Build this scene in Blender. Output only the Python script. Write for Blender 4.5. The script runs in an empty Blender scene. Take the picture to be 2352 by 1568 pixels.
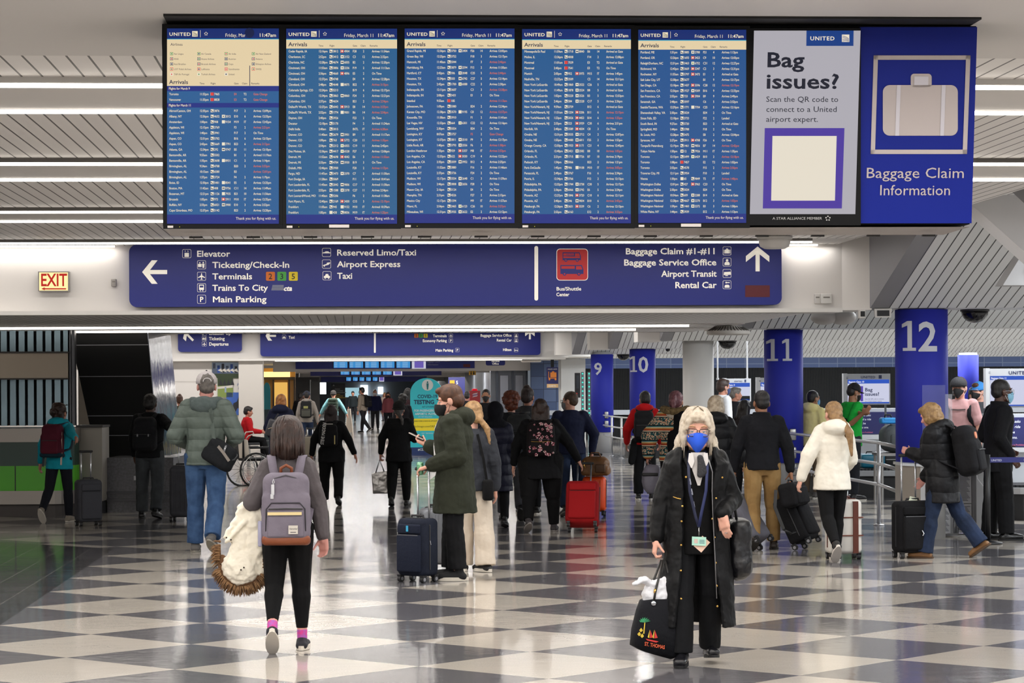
import bpy, math, random
from mathutils import Vector as V, Matrix as M4, Quaternion, noise
random.seed(7)
C = bpy.context.scene.collection
R = math.radians
sin, cos, pi = math.sin, math.cos, math.pi
# ---------------------------------------------------------------- camera, world, lights, exposure
F, CX, HY, EYE, ROLL = 5650.0, 1176.0, 889.0, 1.75, 0.0057
TH = math.atan((1176 - 809) / F)          # the concourse runs a little to the left of the view
cam_d = bpy.data.cameras.new('camera'); cam = bpy.data.objects.new('camera', cam_d); C.objects.link(cam)
cam_d.sensor_width = 36; cam_d.lens = F / 2352 * 36; cam_d.shift_y = (HY - 784) / 2352
cam_d.clip_start = .2; cam_d.clip_end = 600
cam.matrix_world = M4.Translation((0, 0, EYE)) @ M4.Rotation(pi / 2, 4, 'X') @ M4.Rotation(-ROLL, 4, 'Z')
S = bpy.context.scene; S.camera = cam
S.view_settings.view_transform = 'Standard'; S.view_settings.look = 'None'
S.view_settings.exposure = 0.06; S.view_settings.gamma = 1; S.view_settings.use_curve_mapping = False
S.cycles.use_denoising = True; S.cycles.max_bounces = 6; S.cycles.diffuse_bounces = 3; S.cycles.glossy_bounces = 3
S.cycles.transparent_max_bounces = 6; S.cycles.sample_clamp_indirect = 4; S.cycles.caustics_reflective = False
w = bpy.data.worlds.new('world'); S.world = w; w.use_nodes = True
w.node_tree.nodes['Background'].inputs[0].default_value = (.80, .90, 1, 1)
w.node_tree.nodes['Background'].inputs[1].default_value = .16

HM = M4.Rotation(TH, 4, 'Z')              # concourse frame: x across, y along, z up
HI = HM.inverted()
STRIP_A = [12.75, 13.95, 17.19, 18.49, 21.84, 23.06, 26.5, 27.4]
def area(name, h, a, z, sx, sy, power, col=(1, .965, .925), rot=(0, 0, 0)):
    l = bpy.data.lights.new(name, 'AREA'); l.shape = 'RECTANGLE'; l.size = sx; l.size_y = sy; l.energy = power; l.color = col
    o = bpy.data.objects.new(name, l); C.objects.link(o); o.matrix_world = HM @ M4.Translation((h, a, z)) @ M4.Rotation(rot[0], 4, 'X')
    return o
for a_ in [-9.8, -5.2, -.5, 4.1, 8.7]:
    area('ceiling_or_added_lamp', -1.5, a_, 3.30, 13, .2, 500)  # rows carried on behind the view, added to light camera-facing sides
for i_, a_ in enumerate(STRIP_A[:7]):
    area('ceiling_or_added_lamp', -2.3, a_, 3.30, 15, .04, (185, 185, 185, 185, 185, 140, 70)[i_])
area('ceiling_or_added_lamp', -6.1, 27.5, 3.325, 7, .05, 13); area('ceiling_or_added_lamp', 5.2, 27.5, 3.325, .5, .05, 1.2)
for a_ in [34.15, 36.3]:
    area('ceiling_or_added_lamp', -2.6, a_, 2.584, 14, .03, 640)
for a_ in [41.5, 47, 53, 59, 65, 69]:
    area('ceiling_or_added_lamp', -2, a_, 3.3, 14, .2, 215)
for a_ in [74, 84, 92, 104, 113, 126, 138, 160, 180]:
    area('ceiling_or_added_lamp', 1.5, a_, 2.565, 7.5, .25, 330 if a_ < 110 else 280)
for a_ in [-6, 0, 6, 11, 16]:
    area('ceiling_or_added_lamp', 17, a_, 3.3, 20, .2, 700, (.95, .97, 1))  # unseen rows nearer the camera, added to brighten what faces it in the hall
for a_ in [21.8, 23.3, 31.5, 32.8, 41, 42.3, 50.5, 52, 60, 61.5, 70, 71.5, 78]:
    area('ceiling_or_added_lamp', 17, a_, 3.3, 20, .2, 600, (.93, .97, 1))

# ---------------------------------------------------------------- pixel helpers
_c, _s = cos(ROLL), sin(ROLL)
def ray(px, py):
    u, v = px - CX, HY - py
    return V(((u * _c + v * _s) / F, 1, (-u * _s + v * _c) / F))
def P(px, py, d):
    r = ray(px, py); return V((r.x * d, d, EYE + r.z * d))
def G(px, py):
    r = ray(px, py); return P(px, py, -EYE / r.z)
def HP(px, py, a):                        # where the sight line meets the plane y=a of the concourse frame
    r = HI.to_3x3() @ ray(px, py); t = a / r.y
    return V((r.x * t, a, EYE + r.z * t))
def HZ(px, py, z):                        # ... meets the level z (concourse frame)
    r = HI.to_3x3() @ ray(px, py); t = (z - EYE) / r.z
    return V((r.x * t, r.y * t, z))
# ---------------------------------------------------------------- materials
def lin(hx):
    hx = hx.lstrip('#'); o = []
    for i in (0, 2, 4):
        c = int(hx[i:i + 2], 16) / 255
        o.append(c / 12.92 if c <= .04045 else ((c + .055) / 1.055) ** 2.4)
    return (*o, 1)
_mats = {}
def mat(col, rough=.7, metal=0, emit=0, noise=None, bump=None, wave=None, alpha=None, coat=0, spec=None, sheen=0, key=None):
    """noise=(scale, second colour, amount); bump=(scale, strength, stretch); wave=(scale, axis, strength, distortion)"""
    k = key or (col, rough, metal, emit, noise, bump, wave, alpha, coat, spec, sheen)
    if k in _mats: return _mats[k]
    m = bpy.data.materials.new('m_' + str(len(_mats))); _mats[k] = m; m.use_nodes = True
    nt = m.node_tree; N = nt.nodes; L = nt.links; b = N['Principled BSDF']
    b.inputs['Base Color'].default_value = lin(col); b.inputs['Roughness'].default_value = rough; b.inputs['Metallic'].default_value = metal
    if spec is not None: b.inputs['Specular IOR Level'].default_value = spec
    if coat: b.inputs['Coat Weight'].default_value = coat
    if sheen: b.inputs['Sheen Weight'].default_value = sheen
    if emit:
        b.inputs['Emission Color'].default_value = lin(col); b.inputs['Emission Strength'].default_value = emit
    if alpha is not None:
        b.inputs['Alpha'].default_value = alpha
    tc = None
    if noise or bump or wave: tc = N.new('ShaderNodeTexCoord')
    if noise:
        t = N.new('ShaderNodeTexNoise'); t.inputs['Scale'].default_value = noise[0]; t.inputs['Detail'].default_value = 5
        L.new(tc.outputs['Object'], t.inputs['Vector'])
        mr = N.new('ShaderNodeMapRange'); mr.inputs[1].default_value = .35; mr.inputs[2].default_value = .65; mr.inputs[4].default_value = noise[2]
        L.new(t.outputs['Fac'], mr.inputs[0])
        mx = N.new('ShaderNodeMix'); mx.data_type = 'RGBA'; mx.inputs[6].default_value = lin(col); mx.inputs[7].default_value = lin(noise[1])
        L.new(mr.outputs[0], mx.inputs[0]); L.new(mx.outputs[2], b.inputs['Base Color'])
        if emit: L.new(mx.outputs[2], b.inputs['Emission Color'])
    prev = None
    if bump:
        mp = N.new('ShaderNodeMapping'); mp.inputs['Scale'].default_value = bump[2] if len(bump) > 2 else (1, 1, 1)
        t = N.new('ShaderNodeTexNoise'); t.inputs['Scale'].default_value = bump[0]; t.inputs['Detail'].default_value = 4
        L.new(tc.outputs['Object'], mp.inputs[0]); L.new(mp.outputs[0], t.inputs['Vector'])
        bp = N.new('ShaderNodeBump'); bp.inputs['Strength'].default_value = bump[1]; bp.inputs['Distance'].default_value = .02
        L.new(t.outputs['Fac'], bp.inputs['Height']); prev = bp
    if wave:
        t = N.new('ShaderNodeTexWave'); t.bands_direction = wave[1]; t.wave_profile = 'SIN'; t.inputs['Scale'].default_value = wave[0]
        t.inputs['Distortion'].default_value = wave[3]; t.inputs['Detail Scale'].default_value = 2
        L.new(tc.outputs['Object'], t.inputs['Vector'])
        pw = N.new('ShaderNodeMath'); pw.operation = 'POWER'; pw.inputs[1].default_value = .4; L.new(t.outputs['Fac'], pw.inputs[0])
        bp = N.new('ShaderNodeBump'); bp.inputs['Strength'].default_value = wave[2]; bp.inputs['Distance'].default_value = .03
        L.new(pw.outputs[0], bp.inputs['Height'])
        if prev: L.new(prev.outputs[0], bp.inputs['Normal'])
        prev = bp
    if prev: L.new(prev.outputs[0], b.inputs['Normal'])
    return m
def glow(col, s=1.0):
    k = ('glow', col, s)
    if k in _mats: return _mats[k]
    m = bpy.data.materials.new('m_glow'); _mats[k] = m; m.use_nodes = True
    b = m.node_tree.nodes['Principled BSDF']; b.inputs['Base Color'].default_value = (.01, .01, .01, 1)
    b.inputs['Roughness'].default_value = .4; b.inputs['Specular IOR Level'].default_value = .2
    b.inputs['Emission Color'].default_value = lin(col); b.inputs['Emission Strength'].default_value = s
    return m
# ---------------------------------------------------------------- mesh builder
_n5 = [math.tan(x * pi / 4) for x in (-1, -.6, -.2, .2, .6, 1)]
def _cubesphere():
    vs, fs, idx = [], [], {}
    def vid(p):
        k = tuple(round(c, 4) for c in p)
        if k not in idx: idx[k] = len(vs); vs.append(V(p).normalized())
        return idx[k]
    for ax in range(3):
        for sg in (-1, 1):
            g = []
            for i in range(6):
                row = []
                for j in range(6):
                    p = [0, 0, 0]; p[ax] = sg; p[(ax + 1) % 3] = _n5[i]; p[(ax + 2) % 3] = _n5[j]; row.append(vid(p))
                g.append(row)
            for i in range(5):
                for j in range(5):
                    f = (g[i][j], g[i + 1][j], g[i + 1][j + 1], g[i][j + 1])
                    fs.append(f if sg > 0 else f[::-1])
    return vs, fs
CSV, CSF = _cubesphere()
def frame(d, up=None):
    d = V(d).normalized(); u = V(up) if up is not None else (V((0, 0, 1)) if abs(d.z) < .95 else V((0, 1, 0)))
    x = u.cross(d)
    if x.length < 1e-5: x = V((1, 0, 0)).cross(d)
    x.normalize(); y = d.cross(x); return x, y, d
class MB:
    def __init__(s, X=None): s.v = []; s.f = []; s.mi = []; s.X = X; s.marks = []; s.lock = 0
    def mark(s, nm):
        if not s.lock: s.marks.append((nm, len(s.v), len(s.f)))
    def split(s, mats, parent):           # one part for every marked piece
        mk = [('emblem', 0, 0)] + s.marks + [('', len(s.v), len(s.f))]
        for (nm, v0, f0), (_, v1, f1) in zip(mk, mk[1:]):
            if f1 > f0: q = MB(); q.v = s.v[v0:v1]; q.f = [tuple(i - v0 for i in f) for f in s.f[f0:f1]]; q.mi = s.mi[f0:f1]; q.obj(nm, mats, parent)
    def add(s, vs, fs, mi=0):
        n = len(s.v)
        s.v += [V(p) if s.X is None else s.X @ V(p) for p in vs]
        s.f += [tuple(i + n for i in f) for f in fs]; s.mi += [mi] * len(fs); return s
    def box(s, lo, hi, mi=0):
        (a, b, c), (d, e, f) = lo, hi
        return s.add([(a, b, c), (d, b, c), (d, e, c), (a, e, c), (a, b, f), (d, b, f), (d, e, f), (a, e, f)],
                     [(3, 2, 1, 0), (4, 5, 6, 7), (0, 1, 5, 4), (1, 2, 6, 5), (2, 3, 7, 6), (3, 0, 4, 7)], mi)
    def hexa(s, q, mi=0):                 # eight corners: bottom ring then top ring
        return s.add(q, [(3, 2, 1, 0), (4, 5, 6, 7), (0, 1, 5, 4), (1, 2, 6, 5), (2, 3, 7, 6), (3, 0, 4, 7)], mi)
    def rbox(s, c, half, r, Rm=None, mi=0):
        h = V(half); r = min(r, *half); c = V(c); vs = []
        for n in CSV:
            p = V([(1 if n[i] > 0 else -1) * (h[i] - r) + n[i] * r for i in range(3)])
            vs.append(c + (Rm @ p if Rm else p))
        return s.add(vs, CSF, mi)
    def ell(s, c, rad, Rm=None, mi=0):
        c = V(c); vs = []
        for n in CSV:
            p = V((n.x * rad[0], n.y * rad[1], n.z * rad[2])); vs.append(c + (Rm @ p if Rm else p))
        return s.add(vs, CSF, mi)
    def rings(s, rs, cap=True, mi=0, closed=False):
        n = len(rs[0]); vs = [p for r in rs for p in r]; fs = []; m = len(rs)
        for i in range(m if closed else m - 1):
            a, b = i * n, ((i + 1) % m) * n
            for j in range(n): k = (j + 1) % n; fs.append((a + j, a + k, b + k, b + j))
        if cap and not closed:
            fs.append(tuple(range(n))[::-1]); fs.append(tuple((m - 1) * n + j for j in range(n)))
        return s.add(vs, fs, mi)
    def cap(s, p0, p1, r0, r1, seg=10, mi=0, up=None, fl=(1, 1)):     # tapered limb with round ends
        p0, p1 = V(p0), V(p1); x, y, d = frame(p1 - p0, up); rs = []
        for t in (-80, -45, -15): rs.append((p0 + d * r0 * sin(R(t)), r0 * cos(R(t))))
        for t in (15, 45, 80): rs.append((p1 + d * r1 * sin(R(t)), r1 * cos(R(t))))
        return s.rings([[c + x * r * cos(2 * pi * k / seg) * fl[0] + y * r * sin(2 * pi * k / seg) * fl[1] for k in range(seg)] for c, r in rs], mi=mi)
    def tube(s, pts, r, seg=8, mi=0, closed=False):
        pts = [V(p) for p in pts]; rr = r if isinstance(r, (list, tuple)) else [r] * len(pts); out = []; n = len(pts); px = None
        for i, p in enumerate(pts):
            d = (pts[(i + 1) % n] - pts[i - 1]) if closed else (pts[min(i + 1, n - 1)] - pts[max(i - 1, 0)])
            if px is None: x, y, _ = frame(d)
            else:
                dn = d.normalized(); x = px - dn * px.dot(dn)
                x = x.normalized() if x.length > 1e-6 else frame(d)[0]; y = dn.cross(x)
            px = x
            out.append([p + x * rr[i] * cos(2 * pi * k / seg) + y * rr[i] * sin(2 * pi * k / seg) for k in range(seg)])
        return s.rings(out, mi=mi, closed=closed)
    def ribbon(s, pts, wd, w, t, mi=0):   # flat strap: wd = side direction (one or one per point)
        pts = [V(p) for p in pts]; out = []; n = len(pts)
        for i, p in enumerate(pts):
            d = (pts[min(i + 1, n - 1)] - pts[max(i - 1, 0)]).normalized(); q = V(wd[i] if isinstance(wd, list) else wd)
            q = (q - d * q.dot(d)).normalized(); nn = d.cross(q)
            out.append([p + q * w / 2 + nn * t / 2, p - q * w / 2 + nn * t / 2, p - q * w / 2 - nn * t / 2, p + q * w / 2 - nn * t / 2])
        return s.rings(out, mi=mi)
    def lathe(s, prof, c=(0, 0, 0), seg=20, mi=0, Rm=None):
        c = V(c); out = []
        for r, z in prof:
            ring = [V((r * cos(2 * pi * k / seg), r * sin(2 * pi * k / seg), z)) for k in range(seg)]
            out.append([c + (Rm @ q if Rm else q) for q in ring])
        return s.rings(out, mi=mi)
    def cyl(s, p0, p1, r, seg=16, mi=0):
        p0, p1 = V(p0), V(p1); x, y, d = frame(p1 - p0)
        return s.rings([[p + x * r * cos(2 * pi * k / seg) + y * r * sin(2 * pi * k / seg) for k in range(seg)] for p in (p0, p1)], mi=mi)
    def prism(s, poly, ext, mi=0):        # polygon (3d points) pushed along ext
        e = V(ext); a = [V(p) for p in poly]; n = len(a)
        return s.add(a + [p + e for p in a], [tuple(range(n))[::-1], tuple(range(n, 2 * n))] + [(i, (i + 1) % n, n + (i + 1) % n, n + i) for i in range(n)], mi)
    def rrect(s, o, x, y, w, h, r, ext, mi=0, k=5):
        o, x, y = V(o), V(x), V(y); pts = []
        for cx_, cy_, a0 in ((w - r, r, -90), (w - r, h - r, 0), (r, h - r, 90), (r, r, 180)):
            for i in range(k + 1):
                t = R(a0 + 90 * i / k); pts.append(o + x * (cx_ + r * cos(t)) + y * (cy_ + r * sin(t)))
        return s.prism(pts, ext, mi)
    def quad(s, a, b, c, d, mi=0): return s.add([a, b, c, d], [(0, 1, 2, 3)], mi)
    def obj(s, name, mats, parent=None, smooth=False, loc=None, mod=None, mw=None):
        me = bpy.data.meshes.new(name); me.from_pydata([tuple(p) for p in s.v], [], s.f)
        for m in (mats if isinstance(mats, (list, tuple)) else [mats]): me.materials.append(m)
        if len(set(s.mi)) > 1 or (s.mi and s.mi[0]): me.polygons.foreach_set('material_index', s.mi)
        if smooth: me.polygons.foreach_set('use_smooth', [True] * len(me.polygons))
        o = bpy.data.objects.new(name, me); C.objects.link(o)
        if parent: o.parent = parent
        if loc is not None: o.location = loc
        if mw is not None: o.matrix_world = mw
        if mod: blob(o, *mod)
        return o
BLOBS = []
def blob(o, vox, it=4, amp=0, size=.08):  # grow one continuous skin over the overlapping pieces
    r = o.modifiers.new('r', 'REMESH'); r.mode = 'VOXEL'; r.voxel_size = vox; r.use_smooth_shade = True
    if it:
        q = o.modifiers.new('s', 'SMOOTH'); q.factor = .5; q.iterations = it
    if amp:
        t = bpy.data.textures.new('cl', 'CLOUDS'); t.noise_scale = size; t.noise_depth = 2
        q = o.modifiers.new('d', 'DISPLACE'); q.texture = t; q.strength = amp; q.mid_level = .5
    BLOBS.append(o)
def bake():
    dg = bpy.context.evaluated_depsgraph_get(); dg.update()
    for o in BLOBS:
        me = bpy.data.meshes.new_from_object(o.evaluated_get(dg)); ms = list(o.data.materials)
        o.modifiers.clear(); o.data = me
        me.materials.clear()
        for m in ms: me.materials.append(m)
        me.polygons.foreach_set('use_smooth', [True] * len(me.polygons)); me.name = o.name
def tag(o, label=None, cat=None, group=None, kind=None):
    if label: o['label'] = label
    if cat: o['category'] = cat
    if group: o['group'] = group
    if kind: o['kind'] = kind
    return o
def thing(name, label, cat, loc=(0, 0, 0), rz=0, group=None, mw=None):
    o = bpy.data.objects.new(name, None); C.objects.link(o); o.empty_display_size = .1
    if mw is not None: o.matrix_world = mw
    else: o.location = loc; o.rotation_euler = (0, 0, rz)
    bpy.context.view_layer.update() if False else None
    return tag(o, label, cat, group)
def hthing(name, label, cat, hloc, group=None):
    return thing(name, label, cat, mw=HM @ M4.Translation(hloc), group=group)
def struct(name, mb, m, parent=None, smooth=False, hall=True):
    o = mb.obj(name, m, parent, smooth)
    if not parent:
        tag(o, kind='structure')
        if hall: o.matrix_world = HM
    return o
# ---------------------------------------------------------------- lettering: glyph outlines of the built-in font laid out by hand
_gl = {}
def glyph(ch, bold):
    k = (ch, bold)
    if k in _gl: return _gl[k]
    def ev(st):
        cu = bpy.data.curves.new('t', 'FONT'); cu.body = st; cu.size = 1; cu.resolution_u = 2; cu.offset = bold * .022
        o = bpy.data.objects.new('t', cu); C.objects.link(o)
        me = o.to_mesh(); vs = [(v.co.x, v.co.y) for v in me.vertices]; fs = [tuple(p.vertices) for p in me.polygons]
        o.to_mesh_clear(); bpy.data.objects.remove(o); bpy.data.curves.remove(cu); return vs, fs
    if ch == ' ': g = ([], [], .28)
    else:
        b0, bold = bold, (0 if ch in 'Mm' else bold)
        vs, fs = ev(ch); a = max(v[0] for v in ev('H' + ch + 'H')[0]); b = max(v[0] for v in ev('HH')[0])
        if b0 != bold:                    # this letter's outline cannot be fattened: set it twice, a hair apart
            n_ = len(vs); e_ = b0 * .022; vs = [(x - e_, y) for x, y in vs] + [(x + e_, y) for x, y in vs]; fs = fs + [tuple(i + n_ for i in f) for f in fs]
        g = (vs, fs, a - b)
    _gl[k] = g; return g
def text(mb, st, o, x, y, cap, al='l', bold=0, mi=0, sx=1.0, it=0, track=0):
    """cap = height of a capital; o = baseline start (or middle, or end); x, y = unit directions"""
    o, x, y = V(o), V(x), V(y); s = cap / .729
    W = sum(glyph(c, bold)[2] + track for c in st) * s * sx
    px = {'l': 0, 'c': -W / 2, 'r': -W}[al]
    for c in st:
        vs, fs, adv = glyph(c, bold)
        if vs: mb.add([o + x * (px + (vx + it * vy) * s * sx) + y * vy * s for vx, vy in vs], fs, mi)
        px += (adv + track) * s * sx
    return W
class Face:
    """a flat board in the concourse frame: pixel -> point on it, scale of a pixel on it"""
    def __init__(s, a, off=0.004, tilt=None):
        s.a = a; s.off = off; s.tilt = tilt; s.k = a / F; s.x = V((1, 0, 0)); s.y = V((0, 0, 1)); s.n = V((0, -1, 0))
        if tilt:                          # tilt=(a_top, z_top, a_bot, z_bot)
            at, zt, ab, zb = tilt; s.y = V((0, at - ab, zt - zb)).normalized(); s.n = s.x.cross(s.y)
            s.p0 = V((0, ab, zb))
        else: s.p0 = V((0, a, 0))
    def p(s, px, py, lift=None):
        r = HI.to_3x3() @ ray(px, py); e = V((0, 0, EYE)); t = (s.p0 - e).dot(s.n) / r.dot(s.n)
        return e + r * t + s.n * (s.off if lift is None else lift)
    def rect(s, mb, x0, y0, x1, y1, mi=0, lift=None, th=0):
        q = [s.p(x0, y1, lift), s.p(x1, y1, lift), s.p(x1, y0, lift), s.p(x0, y0, lift)]
        if th: mb.prism(q, s.n * -th, mi)
        else: mb.quad(*q, mi)
    def poly(s, mb, pts, mi=0, lift=None):
        q = [s.p(*t, lift) for t in pts]; mb.add(q, [tuple(range(len(q)))], mi)
    def text(s, mb, st, px, py, cap, **k):
        mb.mark('text_line'); lift = k.pop('lift', None); fit = k.pop('fit', None)
        if fit: k['sx'] = fit / sum(glyph(c, k.get('bold', 0))[2] + k.get('track', 0) for c in st) / (cap / .729)
        text(mb, st, s.p(px, py, lift), s.x, s.y, cap * s.k, **k)
# ---------------------------------------------------------------- the setting
WHITE = mat('#d9d6d2', .55, noise=(.5, '#cfccc8', .4)); WALLW = mat('#dcd8d4', .6); GREYP = mat('#8f8f93', .6)
NAVY = mat('#14227e', .45, noise=(.7, '#121f78', .5)); BLUEC = mat('#2c33a6', .6, noise=(1.5, '#282f9c', .6), spec=.25); BLACK = mat('#0b0c10', .45); STEEL = mat('#a9a8a6', .32, .9, bump=(60, .06, (1, 1, 30)))
CHROME = mat('#c9cbcf', .16, 1); DARKM = mat('#26272b', .5, .2); STRIP = glow('#fff6ea', 7.0); INK = glow('#f3ead6', .80)
def slat_mat(key, pitch, base, gap='#3f3c3a', width=.13):
    m = mat(base, .5, key=key); nt = m.node_tree; N = nt.nodes; L = nt.links
    tc = N.new('ShaderNodeTexCoord'); sx = N.new('ShaderNodeSeparateXYZ'); L.new(tc.outputs['Object'], sx.inputs[0])
    a = N.new('ShaderNodeMath'); a.operation = 'DIVIDE'; a.inputs[1].default_value = pitch; L.new(sx.outputs[0], a.inputs[0])
    f = N.new('ShaderNodeMath'); f.operation = 'FRACT'; L.new(a.outputs[0], f.inputs[0])
    c = N.new('ShaderNodeMath'); c.operation = 'LESS_THAN'; c.inputs[1].default_value = width; L.new(f.outputs[0], c.inputs[0])
    mx = N.new('ShaderNodeMix'); mx.data_type = 'RGBA'; mx.inputs[6].default_value = lin(base); mx.inputs[7].default_value = lin(gap)
    L.new(c.outputs[0], mx.inputs[0]); L.new(mx.outputs[2], N['Principled BSDF'].inputs['Base Color']); return m
SLAT = slat_mat('slat', .105, '#f0ede9', '#4a4745', .11); SLATB = slat_mat('slatb', .11, '#e8eaea', '#3e4042', .13)
def floor_mat():
    m = mat('#cfc7ba', .12, key='floor'); nt = m.node_tree; N = nt.nodes; L = nt.links; b = N['Principled BSDF']
    tc = N.new('ShaderNodeTexCoord'); sx = N.new('ShaderNodeSeparateXYZ'); L.new(tc.outputs['Object'], sx.inputs[0])
    def mth(op, a, b_=None, c=None):
        n = N.new('ShaderNodeMath'); n.operation = op
        for i, q in enumerate((a, b_, c)):
            if q is None: continue
            if isinstance(q, (int, float)): n.inputs[i].default_value = q
            else: L.new(q, n.inputs[i])
        return n.outputs[0]
    W = 1.5206; h = mth('SUBTRACT', sx.outputs[0], .4063); a = mth('SUBTRACT', sx.outputs[1], .2663)
    u = mth('FLOOR', mth('DIVIDE', mth('ADD', h, a), W)); v = mth('FLOOR', mth('DIVIDE', mth('SUBTRACT', h, a), W))
    par = mth('FLOORED_MODULO', mth('ADD', u, v), 2.0)
    # thin joint lines between the terrazzo fields
    def mixc(f, c1, c2):
        n = N.new('ShaderNodeMix'); n.data_type = 'RGBA'
        for i, q in ((0, f), (6, c1), (7, c2)):
            if isinstance(q, tuple): n.inputs[i].default_value = q
            else: L.new(q, n.inputs[i])
        return n.outputs[2]
    def nz(scale, det=6, rough=.6):
        n = N.new('ShaderNodeTexNoise'); n.inputs['Scale'].default_value = scale; n.inputs['Detail'].default_value = det; n.inputs['Roughness'].default_value = rough
        L.new(tc.outputs['Object'], n.inputs['Vector']); return n.outputs['Fac']
    fine = nz(90, 3, .8); big = nz(1.1)
    def rng(x, lo, hi):
        n = N.new('ShaderNodeMapRange'); n.inputs[1].default_value = lo; n.inputs[2].default_value = hi; L.new(x, n.inputs[0]); return n.outputs[0]
    lt = mixc(rng(fine, .4, .62), lin('#aca59c'), lin('#c3bcb2')); lt = mixc(rng(big, .3, .7), lt, lin('#b8b0a5'))
    dk = mixc(rng(fine, .4, .64), lin('#555458'), lin('#757377')); dk = mixc(rng(big, .3, .8), dk, lin('#5f5d61'))
    chk = mixc(par, lt, dk)
    # plain dark tile on the left of the walkway
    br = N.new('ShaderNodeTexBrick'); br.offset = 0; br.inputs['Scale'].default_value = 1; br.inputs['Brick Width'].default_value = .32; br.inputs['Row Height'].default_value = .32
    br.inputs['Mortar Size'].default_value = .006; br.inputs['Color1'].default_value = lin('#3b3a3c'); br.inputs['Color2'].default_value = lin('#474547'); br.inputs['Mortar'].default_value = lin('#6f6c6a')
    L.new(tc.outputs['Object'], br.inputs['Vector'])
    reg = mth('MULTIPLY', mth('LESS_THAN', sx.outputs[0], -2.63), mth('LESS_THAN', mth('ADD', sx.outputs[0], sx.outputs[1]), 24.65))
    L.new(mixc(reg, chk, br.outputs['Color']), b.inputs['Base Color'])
    rr = N.new('ShaderNodeMapRange'); rr.inputs[3].default_value = .07; rr.inputs[4].default_value = .14; L.new(big, rr.inputs[0]); L.new(rr.outputs[0], b.inputs['Roughness'])
    bp = N.new('ShaderNodeBump'); bp.inputs['Strength'].default_value = .10; bp.inputs['Distance'].default_value = .012
    L.new(nz(4.5, 3, .55), bp.inputs['Height']); L.new(bp.outputs[0], b.inputs['Normal']); b.inputs['Specular IOR Level'].default_value = .34
    return m
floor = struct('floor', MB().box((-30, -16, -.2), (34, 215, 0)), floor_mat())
ZC, ZL = 3.35, 2.62
mb = MB().box((-10, -16, ZC), (5.5, 11.9, ZC + .15)); struct('ceiling', mb, WHITE)
mb = MB()
for a0, a1 in ((11.9, 12.7), (13.98, 17.16), (18.52, 21.8), (23.1, 26.46), (27.4, 27.8), (39.2, 70.4)): mb.box((-10, a0, ZC), (5.5, a1, ZC + .15))
struct('ceiling', mb, SLAT)
mb = MB()
for a0, a1 in ((12.7, 13.98), (17.16, 18.52), (21.8, 23.1), (26.46, 27.4)): mb.box((-10, a0, ZC - .03 * (a0 < 26)), (5.5, a1, ZC + .15))
struct('ceiling', mb, WHITE)
mb = MB().box((-10, 27.9, ZL), (5.45, 33.9, ZL + .6)); mb.box((-10, 34.4, ZL), (5.45, 36.1, ZL + .6)); mb.box((-10, 36.5, ZL), (5.45, 39.2, ZL + .6)); struct('ceiling', mb, slat_mat('slatc', .105, '#faf8f6', '#6a6764', .10))  # same slats in a lighter colour, standing in for light missing here
mb = MB().box((-10, 33.9, ZL - .01), (5.45, 34.4, ZL + .5)).box((-10, 36.1, ZL - .01), (5.45, 36.5, ZL + .5)); struct('ceiling', mb, WHITE)
mb = MB().box((-10, 70.7, ZL), (7, 205, ZL + .3)); struct('ceiling', mb, WHITE)
def strip(h0, h1, a, z, lab, i, w_=.05, t=.018):
    o = hthing('ceiling_light', lab, 'ceiling light', ((h0 + h1) / 2, a, z), 'linear ceiling lights')
    L_ = (h1 - h0) / 2
    MB().box((-L_, -w_ / 2 - .02, 0), (L_, w_ / 2 + .02, .03)).obj('housing', mat('#6b6864', .5), o)
    MB().box((-L_, -w_ / 2, -t), (L_, w_ / 2, 0)).obj('diffuser', STRIP, o)
names = ['nearest', 'second', 'third', 'fourth', 'fifth', 'sixth', 'seventh', 'eighth']
for i, a_ in enumerate(STRIP_A[:7]):
    strip(-9.8, 5.2 if i < 6 else 5.0, a_, ZC - .03, 'long white line of light across the slatted ceiling, %s from the arrivals board' % names[i], i)
strip(-9.8, -2.62, 27.5, ZC - .005, 'line of light along the top of the bulkhead left of the long blue sign', 0)
strip(4.78, 5.25, 27.5, ZC - .005, 'short line of light along the top of the bulkhead right of the long blue sign', 0)
strip(-9.8, 4.7, 34.15, ZL - .01, 'thin line of light on the low ceiling behind the blue sign, nearer of two', 0, .04, .03)
strip(-9.8, 4.2, 36.3, ZL - .01, 'thin line of light on the low ceiling behind the blue sign, farther of two', 0, .04, .03)
for i, a_ in enumerate((74, 84, 92, 104, 126)):
    strip(-2.3, 5.2, a_, ZL, 'distant line of light across the far corridor ceiling, %s row back' % names[i + 1], i, .25, .05)
# bulkheads that carry the blue signs
mb = MB().box((-10, 27.6, ZL - .02), (5.58, 27.95, ZC + .1)); struct('wall_front', mb, WALLW)
mb = MB().box((-10, 27.42, ZL - .045), (5.52, 27.95, ZL)); struct('trim_1', mb, WHITE)
mb = MB().box((-10, 39.0, ZL), (5.45, 39.2, ZC + .1)); struct('wall_back', mb, WALLW)
mb = MB().box((-10, 70.4, ZL - .02), (6.2, 70.7, ZC + .1)); struct('wall_middle', mb, WALLW)
mb = MB().box((-10, 70.15, ZL - .08), (6.1, 70.6, ZL - .02)); struct('trim_2', mb, WHITE)
mb = MB().box((-2.6, 81.4, 2.30), (6.2, 81.7, ZL)).box((-2.6, 100.5, 2.36), (5.8, 100.7, ZL)).box((-2.6, 122.4, 2.28), (5.8, 122.7, ZL)).box((-2.6, 150, 2.16), (5.8, 150.3, ZL)); struct('wall_far', mb, WALLW)
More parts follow.
